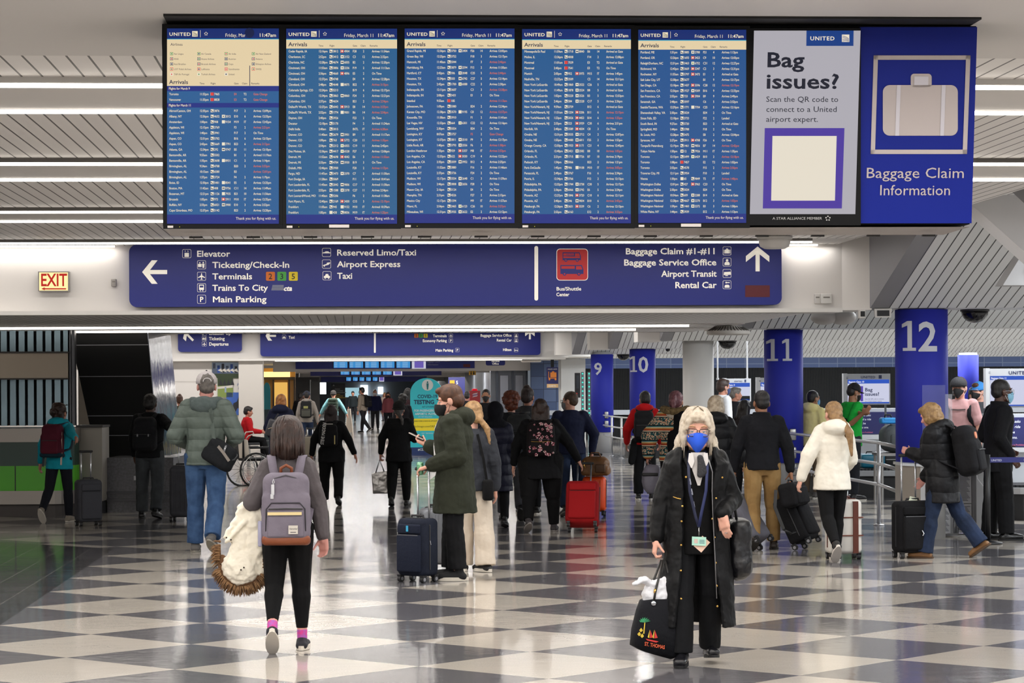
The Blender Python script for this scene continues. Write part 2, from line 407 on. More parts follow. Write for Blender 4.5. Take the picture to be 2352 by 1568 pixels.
# side girders over the column line, slatted sloping front, tapered smooth nose
girA = [18.4, 27.8, 37.3, 46.8, 56.3, 65.6, 75]
for i, a_ in enumerate(girA):
    mb = MB(); pr = [(a_ - .35, ZL), (a_ - 3.3, ZC + .15), (a_ + 3.2, ZC + .15), (a_ + .55, ZL)]
    mb.rings([[V((hh, a, z)) for a, z in pr] for hh in (6.05, 33)]); struct('ceiling', mb, SLATB)
    mb = MB().rings([[V((hh, a - .01, z)) for a, z in pr] for hh in (5.84, 6.05)]); struct('trim_3', mb, GREYP)
    mb = MB().hexa([(5.44, a_ - .15, ZL - .02), (5.86, a_ - .34, ZL - .02), (5.86, a_ + .5, ZL - .02), (5.44, a_ + .5, ZL - .02), (5.44, a_ - .15, ZC + .15), (5.86, a_ - .34, ZC + .15), (5.86, a_ + .5, ZC + .15), (5.44, a_ + .5, ZC + .15)]); struct('trim_4', mb, WALLW)
struct('ceiling', MB().box((5.5, -16, ZC + .12), (34, 82, ZC + .3)), SLATB)
struct('trim_5', MB().prism([HP(2232, 470, 22.0), HP(2400, 418, 22.0), HP(2400, 620, 22.0)], (0, .4, 0)), mat('#d4d4d6', .6))
# baggage hall end wall: blue tile band over black mesh
def tile_mat(c1, c2, gr, s, key):
    m = mat(c1, .35, key=key); nt = m.node_tree; N = nt.nodes; L = nt.links
    tc = N.new('ShaderNodeTexCoord'); mp = N.new('ShaderNodeMapping'); mp.inputs['Rotation'].default_value = (pi / 2, 0, 0); br = N.new('ShaderNodeTexBrick'); br.offset = 0
    br.inputs['Scale'].default_value = 1; br.inputs['Brick Width'].default_value = s; br.inputs['Row Height'].default_value = s; br.inputs['Mortar Size'].default_value = s * .02
    br.inputs['Color1'].default_value = lin(c1); br.inputs['Color2'].default_value = lin(c2); br.inputs['Mortar'].default_value = lin(gr)
    L.new(tc.outputs['Object'], mp.inputs[0]); L.new(mp.outputs[0], br.inputs['Vector']); L.new(br.outputs['Color'], N['Principled BSDF'].inputs['Base Color']); return m
TILE = tile_mat('#4a5c86', '#3d4f7a', '#6f7c98', .62, 'tile')
MESHW = mat('#0d0e11', .6, wave=(9, 'X', 1, 0))
struct('wall_hall', MB().box((5.9, 81, 2.35), (34, 81.4, ZL + .9)), TILE)
struct('wall_hall_lower', MB().box((5.9, 81, 0), (34, 81.4, 2.35)), MESHW)
struct('trim_6', MB().box((5.9, 80.8, .82), (34, 81, .98)), mat('#b9bdc4', .4))
struct('wall_right', MB().box((33.8, -16, 0), (34, 82, 4)), WALLW)
struct('wall_left', MB().box((-10.2, -16, 0), (-10, 70.5, 4)), WALLW)
struct('wall_rear', MB().box((-10, -16, 0), (34, -15.8, 4)), mat('#c9c5bf', .6))
# corridor beyond: poster wall on the left, shop fronts, end wall
struct('wall_poster', MB().box((-10, 70.5, 0), (HP(604, 900, 70.5).x, 71.2, ZL)), WALLW)
xs = HP(604, 900, 70.5).x
struct('trim_7', MB().box((xs - .68, 70.3, 0), (xs + .0, 71.3, ZL)), mat('#cfcac4', .6))
struct('wall_shop', MB().box((xs - .4, 112, 0), (xs - .1, 205, ZL)), mat('#14151a', .5))
struct('wall_corridor', MB().box((5.6, 84, 0), (5.9, 205, ZL)), mat('#8f949c', .45, noise=(.3, '#7d828b', 1)))
struct('wall_end', MB().box((-3.2, 196, 0), (6, 196.4, ZL)), mat('#8d949b', .6))
for k, (x0, y0, x1, y1) in enumerate([(828, 884, 845, 925), (868, 888, 880, 905), (1000, 874, 1040, 884)]):
    a, b = HP(x0, y1, 195.9), HP(x1, y0, 195.9)
    struct('window_%d' % (k + 1), MB().box((a.x, 195.7, max(a.z, .05)), (b.x, 195.95, b.z)), glow('#eaf6ff', 2.2))
a, b = HP(735, 905, 160), HP(749, 878, 160); struct('window_4', MB().box((a.x, 160, a.z), (b.x, 160.2, b.z)), glow('#f4fbff', 2.0))
a, b = HP(780, 912, 175), HP(826, 890, 175); struct('window_5', MB().box((a.x, 175, a.z), (b.x, 175.2, b.z)), glow('#a9d3e0', .8))
# columns
import bmesh
def fine(t):                               # cut flat lettering small enough to bend round a column
    bm = bmesh.new(); vs = [bm.verts.new(p) for p in t.v]
    for f in t.f: bm.faces.new([vs[i] for i in f])
    bmesh.ops.triangulate(bm, faces=bm.faces[:]); bmesh.ops.subdivide_edges(bm, edges=bm.edges[:], cuts=7, use_grid_fill=True)
    bm.verts.index_update(); o = MB(); o.v = [v.co.copy() for v in bm.verts]; o.f = [tuple(v.index for v in f.verts) for f in bm.faces]; o.mi = [0] * len(o.f); bm.free(); return o
COLS = [('12', 27.8, 2117, True, 1068), ('11', 37.7, 1800, True, 1062), ('', 47.1, 1604, False, 0), ('10', 56.5, 1476, True, 1000), ('9', 65.2, 1383, True, 992), ('', 70.3, 2224, True, 960)]
for num, a_, px, blue, yb in COLS:
    h = HP(px, 889, a_).x; r = .3
    o = tag(hthing('column', None, None, (h, a_, 0)), kind='structure')
    MB().lathe([(r - .04, 0), (r - .04, ZL + .05)], seg=32).obj('shaft', mat('#c3c3c4', .35, .2) if not (num == '' and not blue) else mat('#cfcdca', .5), o, True)
    if blue:
        z0 = HP(px, yb, a_).z; MB().lathe([(r, z0), (r, ZL - .01)], seg=40).obj('banner_wrap', BLUEC, o, True)
    else: MB().lathe([(r, 0), (r, ZL)], seg=40).obj('cladding', mat('#d0cecb', .5), o, True)
    if num:
        # numerals wrapped on the round banner
        t = MB(); sz = {'12': (2064, 2140, 806, 738), '11': (1757, 1812, 829, 779), '10': (1446, 1486, 854, 818), '9': (1363, 1380, 860, 832)}[num]
        zb, zt = HP(px, sz[2], a_).z, HP(px, sz[3], a_).z; k = a_ / F
        xo = 0
        for ch in num:
            hh = zt - zb
            if ch == '1': t.add([(xo + u * hh, v * hh, 0) for u, v in ((.12, 0), (.5, 0), (.5, .1), (.38, .1), (.38, 1), (.24, 1), (.1, .9), (.1, .78), (.245, .85), (.245, .1), (.12, .1))], [(0, 1, 2, 3, 9, 10), (3, 4, 5, 8, 9), (5, 6, 7, 8)]); xo += hh * .56
            else: xo += text(t, ch, (xo, 0, 0), (1, 0, 0), (0, 1, 0), hh, bold=.9)
        mn = min(p.x for p in t.v); t.v = [V((p.x - mn, p.y, 0)) for p in t.v]; w0 = max(p.x for p in t.v); t = fine(t); off = (sz[0] - px) * k; sc = (sz[1] - sz[0]) * k / w0
        t.v = [V((r + .004, 0, 0)) if False else V((max(-r * .999, min(r * .999, p.x * sc + off)), 0, p.y + zb)) for p in t.v]
        t.v = [V((p.x, -math.sqrt(max(0, r * r - p.x * p.x)) - .006, p.z)) for p in t.v]
        t.obj('numeral', mat('#c9cbd6', .5), o)
    for s_ in (1, -1) if num in ('11', '9') else ():
        for zz in ((1.0, .72, .46) if num == '11' else (1.0, .76)):
            MB().rbox((.08, -r - .02, zz), (.05, .03, .09), .02).obj('rail_bracket', STEEL, o, True)
        break
# ---------------------------------------------------------------- arrivals board
at = 10.72; zt = HP(809, 57, at).z; ab = 10.86; zb = HP(809, 519, ab).z
BF = Face(at, .0, (at, zt, ab, zb))
def bx(px, py, d=0): return BF.p(px, py, d)
n = BF.n
board = hthing('arrivals_board', 'long black framed bank of flight arrival screens hung from the ceiling', 'flight information board', (0, 0, 0))
mb = MB(); q = [bx(374, 519, -.005), bx(2228, 515, -.005), bx(2243, 60, -.005), bx(372, 55, -.005)]
bk = [V((p.x, 11.36, (zt + .01) if i > 1 else zb + .0)) for i, p in enumerate(q)]; bk[2].x += .05; bk[3].x -= .05
mb.hexa([q[0], q[1], bk[1], bk[0], q[3], q[2], bk[2], bk[3]]); mb.obj('housing', mat('#08090c', .6, spec=.2), board)
mb = MB(); lo = V((0, 0, -.012))
mb.add([q[0] + lo, q[1] + lo, bk[1] + lo, bk[0] + lo], [(0, 1, 2, 3)])
for k in range(14):
    c = q[0].lerp(q[1], (k + .5) / 14) + V((0, .25, -.035)); mb.box(c - V((.03, .01, .004)), c + V((.03, .01, .004)), 1)
mb.obj('soffit', [mat('#8d8580', .4, .3), mat('#232222', .5)], board)
MB().box((q[0].x + .03, 10.56, ZC - .01), (q[1].x - .02, 11.3, ZC + .004)).obj('shadow_plate', mat('#0b0b0d', .7), board)  # dark plate added to stand in for the board's shadow on the ceiling
for hh in (-.4, 1.0, 2.4): MB().box((hh - .04, 11.0, zt - .01), (hh + .04, 11.2, ZC + .01)).obj('hanger', BLACK, board)
SCR = [(385, 641, 653), (658, 911.6, 921), (929, 1180.5, 1190), (1198, 1447, 1456), (1464, 1711, 1719)]
TOPS = [65, 65.5, 65.2, 66.5, 68]; BOTS = [512, 512, 510.5, 511, 510]
BODY = [glow('#2b70b2', .6), glow('#2c72ac', .6), glow('#2868ae', .6), glow('#286cae', .6), glow('#2464ac', .6)]
HEAD = glow('#123384', .62); FOOT = glow('#1a2f92', .7); CREAM = glow('#f2dcb2', .82); CYAN = glow('#3fb6d6', .8); TXT = glow('#f4e6c6', .9); DKTX = glow('#14306c', .35); ORG = glow('#e8794e', .75)
RED = glow('#e04038', .9); GRN = glow('#5b9a3c', .8); PALE = glow('#efe6d0', .9); NAVG = glow('#16285e', .5)
SCRM = lambda i: [BODY[i], HEAD, CREAM, CYAN, FOOT, NAVG]
rows1 = """#Flights for March 9
Toronto|11:32pm|r7465||-E4|T2|-Gate Change
Vancouver|11:35pm|r8828||-E3|T2|-Gate Change
#Flights for March 11
Akron/Canton, OH|12:35pm|u3876||F17|2|Arrives 12:09pm
Albany, NY|12:36pm|u4632|d2012|E10|6|Arrives 12:33pm
Amsterdam|1:00pm|u908|o9154|M19|IT|Arrives 12:42pm
Appleton, WI|12:15pm|u3769||F3|2|-Arrives 2:21pm
Appleton, WI|1:40pm|u3941||F17|2|On Time
Aspen, CO|12:31pm|u5702||B16|6|Arrives 12:15pm
Aspen, CO|2:43pm|u5669|o7791|B23|6|-Arrives 3:12pm
Atlanta, GA|12:34pm|u292|l9747|B5|11|Arrives 12:10pm
Bentonville, AR|9:55am|u5502||B1|2|Arrived 11:19am
Bentonville, AR|1:35pm|u3608|o8931|C1|2|Arrives 1:14pm
Birmingham, AL|9:24am|u4708||B20|2|-Arrives 3:33pm
Birmingham, AL|10:15am|u6580||B3||-Arrives 12:01pm
Birmingham, AL|1:37pm|u3724||F4|2|Arrives 1:19pm
Boise, ID|12:30pm|u5401|o8541|E5|5|Arrives 12:25pm
Boston, MA|11:42am|u408|l9756|C11|14|Arrives 11:49am
Bozeman, MT|12:21pm|u1126|o7935|B21|10|Arrives 11:56am
Brussels|1:05pm|u973|r5911|M10|IT|Arrives 12:35pm
Buffalo, NY|2:33pm|u6021|l3900|E10|3|Arrives 2:22pm
Cape Girardeau, MO|12:37pm|u5142||B23|2|Arrives 12:20pm"""
rows2 = """Cedar Rapids, IA|12:16pm|u3812|r4904|F28|2|Arrives 11:54am
Charleston, SC|2:52pm|u3412|d2152|C3|12|Arrives 2:32pm
Charlotte, NC|12:28pm|u4674|l6835|B2|2|Arrives 12:20pm
Cincinnati, OH|11:53am|u3806|d2236|F19|2|Arrived 11:13am
Cincinnati, OH|2:36pm|u4660|r4896|E5|2|On Time
Cleveland, OH|12:37pm|u4748||E4|9|Arrives 12:28pm
Cleveland, OH|2:48pm|u4648|o8875|B22|9|-Arrives 3:13pm
Colorado Springs, CO|12:24pm|u5213||B19|6|Arrives 12:17pm
Columbus, OH|12:34pm|u3863|l8860|F24|2|Arrives 12:21pm
Columbus, OH|2:37pm|u4654||B21|2|-Arrives 2:54pm
Dallas/Ft Worth, TX|12:27pm|u6042|r5913|E8|14|-Arrives 2:27pm
Dallas/Ft Worth, TX|2:52pm|u1774|o9001|B6|14|-Arrives 2:54pm
Dayton, OH|2:40pm|u3926||F23|2|On Time
Decatur|12:18pm|u5170||F4|2|Arrived 11:34am
Delhi India|5:40am|u3015||INTL|IT|-Arrives 6:28am
Denver, CO|11:40am|u2679|l3901|B9|11|Arrived 11:17am
Denver, CO|1:09pm|u763|r5772|C20|11|-Arrives 1:35pm
Denver, CO|2:54pm|u2312|g6055|C19|11|Arrives 2:45pm
Des Moines, IA|12:36pm|u4417|g6528|F27|3|Arrives 12:06pm
Detroit, MI|11:52am|u4698|r4042|E6|3|-Arrives 11:55am
Detroit, MI|2:33pm|u4704|l3930|B19|3|On Time
Duluth, MN|12:46pm|u3900||F20|2|-Arrives 1:17pm
Fargo, ND|11:47am|u3473|d2370|C7|2|Arrived 11:30am
Fort Dodge, IA|11:28am|u5069||F11|3|Arrived 10:41am
Fort Lauderdale, FL|11:43am|u2042|l9806|C17|11|Arrived 11:30am
Fort Lauderdale, FL|2:55pm|u1588|d2378|C27|11|Arrives 2:54pm
Fort LeonardWood, MO|11:40am|u5206||F6|2|Arrived 11:38am
Fort Myers, FL|12:40pm|u2169|r3430|C15|3|-Arrives 12:19pm
Frankfurt|11:05am|u945|o9152|M10|IT|Arrived 10:39am
Frankfurt|1:05pm|o430|u8836|M19|IT|-Arrives 1:25pm"""
rows3 = """Grand Rapids, MI|12:36pm|u3750|d2404|F26|14|Arrives 12:05pm
Green Bay, WI|12:25pm|u3752||F18|3|Arrives 12:17pm
Hancock, MI|11:40am|u5044||F7|3|-Arrives 2:46pm
Harrisburg, PA|12:23am|u3879|d2594|F15|2|Arrives 11:50am
Hartford, CT|2:42pm|u306|d2048|C25|5|-Arrives 2:44pm
Houston, TX|12:34pm|u503|l6742|C27|5|Arrives 12:14pm
Houston, TX|2:42pm|u1700|g6088|C22|5|Arrives 2:30pm
Indianapolis, IN|12:11pm|u3607||C3|3|-Arrives 12:28pm
Indianapolis, IN|2:08pm|u5431||E1|3|On Time
Istanbul|9:55am|r185||||-Arrives 11:13am
Johnstown, PA|1:09pm|u5080||B24|2|Arrives 12:34pm
Kansas City, MO|12:38pm|u3570|o9195|C8|12|-Arrives 12:57pm
Knoxville, TN|11:58am|u3910||F1|2|Arrives 11:41am
Las Vegas, NV|12:32pm|u664|g6301|C22|12|Arrives 12:16pm
Lewisburg, WV|2:30pm|u5024||B24|2|On Time
Lexington, KY|8:07am|u3757||-F5|2|-Gate Change
Lexington, KY|12:37pm|u3811|d2510|F9|2|Arrives 12:17pm
Little Rock, AR|1:40pm|u3793|d2556|F6|2|-Arrives 1:58pm
London Heathrow|1:35pm|u929|r5357|M8|IT|-Arrives 2:53pm
Los Angeles, CA|12:33pm|u622|r5030|C19|4|Arrives 12:22pm
Los Angeles, CA|2:35pm|u2039|l3952|B12|4|Arrives 2:25pm
Louisville, KY|11:52am|u3880||F16|2|Arrives 11:46am
Louisville, KY|2:37pm|u3736||F24|2|On Time
Madison, WI|12:17pm|u3554|d2648|C1|3|Arrives 11:59am
Madison, WI|2:46pm|u3808|d2656|F28|3|On Time
Mason City, IA|2:16pm|u5124||E4|2|On Time
Memphis, TN|2:31pm|u4526||F27|2|Arrives 2:15pm
Mexico City|12:17pm|u1594||M9|IT|Arrives 11:57am
Miami, FL|2:54pm|u2465|g6123|C26|10|-Arrives 3:27pm
Milwaukee, WI|12:31pm|u3935|d2622|E2|2|Arrives 12:12pm"""
rows4 = """Minneapolis/St Paul|11:59am|u1710|l8840|B6|14|Arrived at Gate
Moline, IL|12:36pm|u4008||F14|2|Arrives 12:08pm
Montreal|11:01am|r7539||E3|T2|Arrived at Gate
Montreal|2:40pm|r7541||E3|T2|On Time
Munich|2:05pm|u952|r5975|M15|IT|Arrives 1:45pm
Nashville, TN|12:27pm|u3509||C5|14|Arrives 12:11pm
New York LaGuardia|10:49am|u1860|d2522|C26|5|Arrived at Gate
New York LaGuardia|11:49am|u1878|d2524|B8|5|Arrived at Gate
New York LaGuardia|1:02pm|u5220|d2526|B3|5|Arrives 12:53pm
New York LaGuardia|2:46pm|u584|d2528|C17|5|Arrives 2:36pm
New York/Newark, NJ|9:59am|u2759||B12|6|Arrived at Gate
New York/Newark, NJ|11:51am|u1254|r5206|B11|6|-Arrives 12:15pm
New York/Newark, NJ|1:23pm|u2026|r4453|B14|6|-Arrives 1:25pm
New York/Newark, NJ|2:55pm|u323|r5939|C30|6|Arrives 2:51pm
Norfolk, VA|2:40pm|u3589|r4034|C8|3|On Time
Omaha, NE|12:31pm|u3555|d2712|C4|2|Arrives 12:07pm
Omaha, NE|1:55pm|u4480|l6811|F25|2|Arrives 1:52pm
Orange County, CA|12:50pm|u1933|r5171|C21|4|Arrives 12:45pm
Orlando, FL|12:40pm|u2421|d2582|B8|10|-Arrives 1:05pm
Orlando, FL|2:21pm|u1715|o7726|B7|10|Arrives 2:19pm
Paducah, KY|1:34pm|u5066||B23|2|Arrives 1:21pm
Paris DeGaulle|1:45pm|u986|o9108|M10|IT|-Arrives 3:05pm
Pensacola, FL|2:49pm|u3767||F16|6|Arrives 2:34pm
Peoria, IL|12:34pm|u3766||F12|2|Arrives 12:13pm
Philadelphia, PA|12:32pm|u1744|d2738|C30|5|Arrives 12:17pm
Philadelphia, PA|2:36pm|u6066|d2742|E6|5|Arrives 2:24pm
Phoenix, AZ|12:27pm|u1846|r3720|C10|6|Arrives 12:11pm
Phoenix, AZ|2:40pm|u246|l9834|B10|6|-Arrives 2:43pm
Pittsburgh, PA|12:26pm|u3651|r5539|C6|2|Arrives 12:13pm
Pittsburgh, PA|2:55pm|u6163||E12|2|-Arrives 3:22pm"""
rows5 = """Portland, ME|1:31pm|u3885|d2780|F21|4|Arrives 1:13pm
Portland, OR|12:26pm|u1693|r3423|C9|10|Arrives 12:03pm
Raleigh/Durham, NC|12:31pm|u5463|g6752|C31|12|Arrives 12:27pm
Richmond, VA|12:43pm|u3669|r5347|C2|3|Arrives 12:31pm
Rochester, NY|11:55am|u5797|r3473|E1|2|Arrived at Gate
Salt Lake City, UT|12:38pm|u5677||B1|9|Arrives 12:17pm
San Diego, CA|12:18pm|u1437|r5596|C28|12|-Arrives 12:19pm
San Francisco, CA|12:36pm|u1927|d9309|B16|9|Arrives 12:33pm
San Francisco, CA|2:55pm|u733|r5904|B9|9|Arrives 2:49pm
Savannah, GA|2:48pm|u3597||C6|5|Arrives 2:32pm
Seattle/Tacoma, WA|12:29pm|u1771|o7704|C25|5|Arrives 12:16pm
Shenandoah Valley, VA|2:30pm|u5024||B24|2|On Time
Sioux Falls, SD|12:18pm|u3733||F22|2|Landed
South Bend, IN|9:27am|u5720||B23|2|Arrived at Gate
Springfield, MO|1:44pm|u3788||F18|2|On Time
St. Louis, MO|12:28pm|u5475||E8|2|Arrives 12:04pm
Syracuse, NY|2:27pm|u3911|r4708|F26|6|On Time
Tampa/St Petersburg|12:19pm|u1461|l9856|B7|14|-Arrives 12:42pm
Tokyo Narita|1:50pm|d12|u7926|M11|IT|Arrives 1:35pm
Toronto|12:15pm|u5499|g6429|B10|2|-Arrives 12:18pm
Toronto|1:08pm|r7457||E2|T2|Arrives 1:02pm
Toronto|2:55pm|u4578||F15|2|-Arrives 2:56pm
Traverse City, MI|12:11pm|u3954||F10|2|Landed
Vienna|1:30pm|o65|u9849|T5|IT|-Arrives 1:40pm
Washington Dulles|12:01pm|u427|r5963|C23|3|On Time
Washington Dulles|2:30pm|u5024||B24|2|On Time
Washington National|10:54am|u609|d2288|B14|3|Arrived at Gate
Washington National|12:28pm|u4667|d2270|B12|3|-Arrives 1:02pm
Washington National|1:59pm|u1460|d2272|B3|3|Arrives 1:58pm
White Plains, NY|1:44pm|u3939||E12|3|Arrives 1:13pm"""
def globe(m, face, x0, y0, s, mi, mi2):   # square airline mark with curved meridians
    face.rect(m, x0, y0, x0 + s, y0 + s, mi)
    for k in range(4):
        pts = []
        for i in range(7):
            t = i / 6; pts.append((x0 + s * (.08 + .84 * t), y0 + s * (.18 + .22 * k + .35 * t * t - .1 * k * t)))
        up = [(x, min(y0 + s * .98, y)) for x, y in pts]; dn = [(x, min(y0 + s, y + s * .07)) for x, y in pts][::-1]
        face.poly(m, up + dn, mi2, face.off + .0015)
def starm(m, face, x, y, s, mi):
    for k in range(5):
        t = R(90 + 72 * k); cx_, cy_ = x + s * cos(t), y - s * sin(t)
        face.poly(m, [(cx_ + s * .42 * cos(R(72 * j) + t), cy_ - s * .42 * sin(R(72 * j) + t)) for j in range(5)], mi)
def header(m, face, x0, x1, y0, k, date='Friday, March 11'):
    face.text(m, 'UNITED', x0 + 5 * k, y0 + 16.5 * k, 7.6 * k, bold=.9, mi=0, fit=49 * k, track=.06)
    globe(m, face, x0 + 57 * k, y0 + 6 * k, 12.5 * k, 0, 2)
    face.rect(m, x0 + 75 * k, y0 + 4 * k, x0 + 75.8 * k, y0 + 20 * k, 0); starm(m, face, x0 + 88.5 * k, y0 + 12 * k, 3.1 * k, 0)
    face.text(m, date, x0 + 132 * k, y0 + 19 * k, 8 * k, mi=0, fit=(46 if len(date) < 12 else 69) * k)
    face.text(m, '11:47am', x1 - 6 * k, y0 + 19 * k, 8 * k, al='r', bold=.8, mi=0, fit=39 * k)
TM = [TXT, ORG, NAVG, RED, PALE, GRN, DKTX]
lab = ['first', 'second', 'third', 'fourth', 'fifth']
for i, ((x0, x1, xf), rows) in enumerate(zip(SCR, (rows1, rows2, rows3, rows4, rows5))):
    T, B = TOPS[i], BOTS[i]; k = (x1 - x0) / 253.6
    m = MB(); BF.rect(m, x0 - 9, T - 9, x1 + 9, B + 12, 0, .03, .05); bz = m.obj('screen_bezel', mat('#08090c', .6, spec=.2), board)
    BF.off = .034; m = MB(); BF.rect(m, x0, T, x1, B, 0)
    BF.off = .0355; BF.rect(m, x0, T, x1, T + 23.6 * k, 1); BF.rect(m, x0, T + 23.6, x1, T + 25.2, 3); BF.rect(m, x0, B - 21, x1, B, 4)
    hb = 111 if i else 197; yh = [0, 116.5, 115.6, 117, 118.8][i]; pit = [0, 12.72, 12.70, 12.66, 12.58][i]
    BF.rect(m, x0, T + 25.2, x1, hb + T - 65.5, 2)
    if i == 0:
        BF.rect(m, x0, 197, x1, 208.5, 4); BF.rect(m, x0, 235.5, x1, 246, 4)
    m.obj('screen_panel', SCRM(i), bz)
    BF.off = .037; m = MB(); header(m, BF, x0, x1, T, k, 'Friday, Mar' if i == 0 else 'Friday, March 11')
    if i == 0:
        BF.poly(m, [(x0 + 189 + 11 * cos(R(20 * j)), T + 10 + 11.5 * sin(R(20 * j))) for j in range(18)], 2, .039)
        BF.rect(m, x0 + 188.5, 150, x0 + 190, 196, 2)
        BF.text(m, 'Airlines', x0 + 8, 104.5, 6.5, mi=6)
        air = ['Aer Lingus', 'ANA', 'Azul Brazilian', 'LOT Polish Airlines', 'TAP Air Portugal', 'Air Canada', 'Asiana Airlines', 'Brussels Airlines', 'Lufthansa', 'Turkish Airlines', 'Air India', 'Austrian', 'Copa', 'Scandinavian', 'United', 'Air New Zealand', 'Avianca', 'Ethiopian Airlines', 'SWISS']
        for j, nm in enumerate(air):
            cx_, cy_ = x0 + 7 + (j // 5) * 62.4, 119.5 + (j % 5) * 11.7
            BF.rect(m, cx_, cy_, cx_ + 7, cy_ + 6.6, [5, 2, 4, 6, 3][(j * 3) % 5]); BF.rect(m, cx_ + 1, cy_ + 1, cx_ + 6, cy_ + 5.6, 4, .0385); BF.rect(m, cx_ + 2.2, cy_ + 2, cx_ + 5, cy_ + 4.8, [5, 3, 2][j % 3], .0395)
            BF.text(m, nm, cx_ + 9, cy_ + 5.5, 4, mi=6, sx=.9)
    ya = hb + T - 65.5 - 5.5 if i else 191.8
    BF.text(m, 'Arrivals', x0 + 5 * k, ya, 9.2 * k, bold=.6, mi=6, fit=43)
    for st, xx in (('Time', 74), ('Flight', 99), ('Gate', 152), ('Claim', 170), ('Remarks', 191)): BF.text(m, st, x0 + xx * k, ya + 1, 4.2 * k, mi=6, bold=.4, sx=.9)
    for j, rw in enumerate(rows.split('\n')):
        yb = (yh + pit * j if i else 201.8 + 12.72 * j * 1.0) + 3.2
        if i == 0 and j > 2: yb = 240.2 + (j - 3) * 12.65 + 3.2
        if rw[0] == '#': BF.text(m, rw[1:], x0 + 4, yb, 5.6, bold=.6, sx=.82); continue
        f = rw.split('|'); cap_ = 5.5
        BF.text(m, f[0], x0 + 5 * k, yb, cap_, bold=.5, sx=.82); BF.text(m, f[1], x0 + 74 * k, yb, cap_, bold=.5, sx=.78)
        for fl, xx in ((f[2], 99), (f[3], 124.5)):
            if not fl: continue
            mi = {'u': 4, 'r': 3, 'd': 4, 'o': 4, 'l': 4, 'g': 4}[fl[0]]
            BF.rect(m, x0 + xx * k, yb - 6.2, x0 + (xx + 7) * k, yb + .8, mi)
            if fl[0] == 'u': BF.poly(m, [(x0 + (xx + .6) * k, yb - 2), (x0 + (xx + .6) * k, yb - 4.5), (x0 + (xx + 6.4) * k, yb - .6), (x0 + (xx + 6.4) * k, yb + .3)], 2, .0385)
            elif fl[0] != 'r': BF.rect(m, x0 + (xx + (1 if fl[0] == 'l' else 2)) * k, yb - 3.8, x0 + (xx + (6 if fl[0] == 'l' else 5)) * k, yb - 1.6, {'d': 2, 'o': 0, 'l': 6, 'g': 5}[fl[0]], .0385)
            else: BF.rect(m, x0 + (xx - .4) * k, yb - 6.2, x0 + xx * k, yb + .8, 4); BF.rect(m, x0 + (xx + 1.6) * k, yb - 4.6, x0 + (xx + 5.4) * k, yb - .8, 4 if xx > 110 else 3, .0385)
            BF.text(m, fl[1:], x0 + (xx + 8) * k, yb, cap_, bold=.5, sx=.8)
        for st, xx, al in ((f[4], 152, 'l'), (f[5], 177, 'c'), (f[6], 196, 'l')):
            o_ = st.startswith('-'); BF.text(m, st.lstrip('-'), x0 + xx * k, yb, cap_, bold=.5, sx=.8, mi=1 if o_ else 0, al=al)
    BF.text(m, 'Thank you for flying with us.', x1 - 6 * k, B - 9.5, 6.6 * k, al='r', mi=0, fit=92 * k)
    m.obj('screen_writing', TM, bz)
    m = MB(); BF.rect(m, x0 + 1, B + 4.5, x0 + 14, B + 9.5, 0, .032); BF.rect(m, x0 + 28, B + 6.5, x0 + 29.5, B + 8, 1, .032)
    if i in (1, 4): BF.rect(m, x0 + 98, B + 2, x0 + 144, B + 9, 0, .032)
    m.obj('sticker', [mat('#c9c2bd', .6), glow('#d8d43a', 1)], bz)
# "Bag issues" screen; the square code is left out, its purple card stays
m = MB(); BF.rect(m, 1719, 64, 1974, 516, 0, .03, .05); bz = m.obj('screen_bezel', mat('#08090c', .6, spec=.2), board)
m = MB(); q = [(1719.5, 490), (1961, 490), (1973, 70), (1729, 70)]
BF.poly(m, q, 0, .034); BF.poly(m, [(1849, 70), (1957, 70), (1956.5, 105), (1848.5, 105)], 1, .0355)
BF.poly(m, [(1749, 477), (1930, 477), (1936, 293), (1753.5, 293)], 2, .0355); BF.poly(m, [(1768, 459), (1914, 459), (1918, 311), (1771, 311)], 3, .037)
m.obj('screen_panel', [glow('#b9b6bf', .8), glow('#10408c', .8), glow('#4d36a6', .8), glow('#efe6d4', .85)], bz)
BF.off = .037; m = MB()
BF.text(m, 'UNITED', 1857, 92, 9.2, bold=1, mi=0, sx=1.14, track=.08); globe(m, BF, 1930, 79, 17, 0, 3)
BF.text(m, 'Bag', 1756, 153, 35, bold=.9, mi=1, fit=89); BF.text(m, 'issues?', 1755, 202, 35, bold=.9, mi=1, fit=173)
for j, st in enumerate(('Scan the QR code to', 'connect to a United', 'airport expert.')): BF.text(m, st, 1756, 233 + 22.8 * j, 13.3, mi=1, fit=(170, 167, 123)[j])
BF.text(m, 'A STAR ALLIANCE MEMBER', 1771, 502.5, 6.2, mi=2, fit=117); starm(m, BF, 1898, 499.5, 4.6, 2)
m.split([glow('#efe3cd', .9), glow('#131a34', .5), glow('#d8d2cc', .8), glow('#10408c', .7)], bz)
m = MB(); BF.rect(m, 1974, 62, 2243, 512, 0, .012, .2); m.v[1] = bx(2230, 512, .012); pn = m.obj('baggage_panel', mat('#0a1e80', .5, spec=.2), board)
BF.off = .016; m = MB()
LIT = mat('#b3aaa8', .6); 
def frame_(m, face, q, t, mi):
    (ax, ay), (bx_, by), (cx_, cy), (dx, dy) = q   # TL TR BR BL
    face.poly(m, [(ax, ay), (bx_, by), (bx_, by + t), (ax, ay + t)], mi); face.poly(m, [(dx, dy - t), (cx_, cy - t), (cx_, cy), (dx, dy)], mi)
    face.poly(m, [(ax, ay), (ax + t, ay), (dx + t, dy), (dx, dy)], mi); face.poly(m, [(bx_ - t, by), (bx_, by), (cx_, cy), (cx_ - t, cy)], mi)
frame_(m, BF, [(2005, 127), (2227, 127), (2219, 353), (1998, 353)], 10, 0)
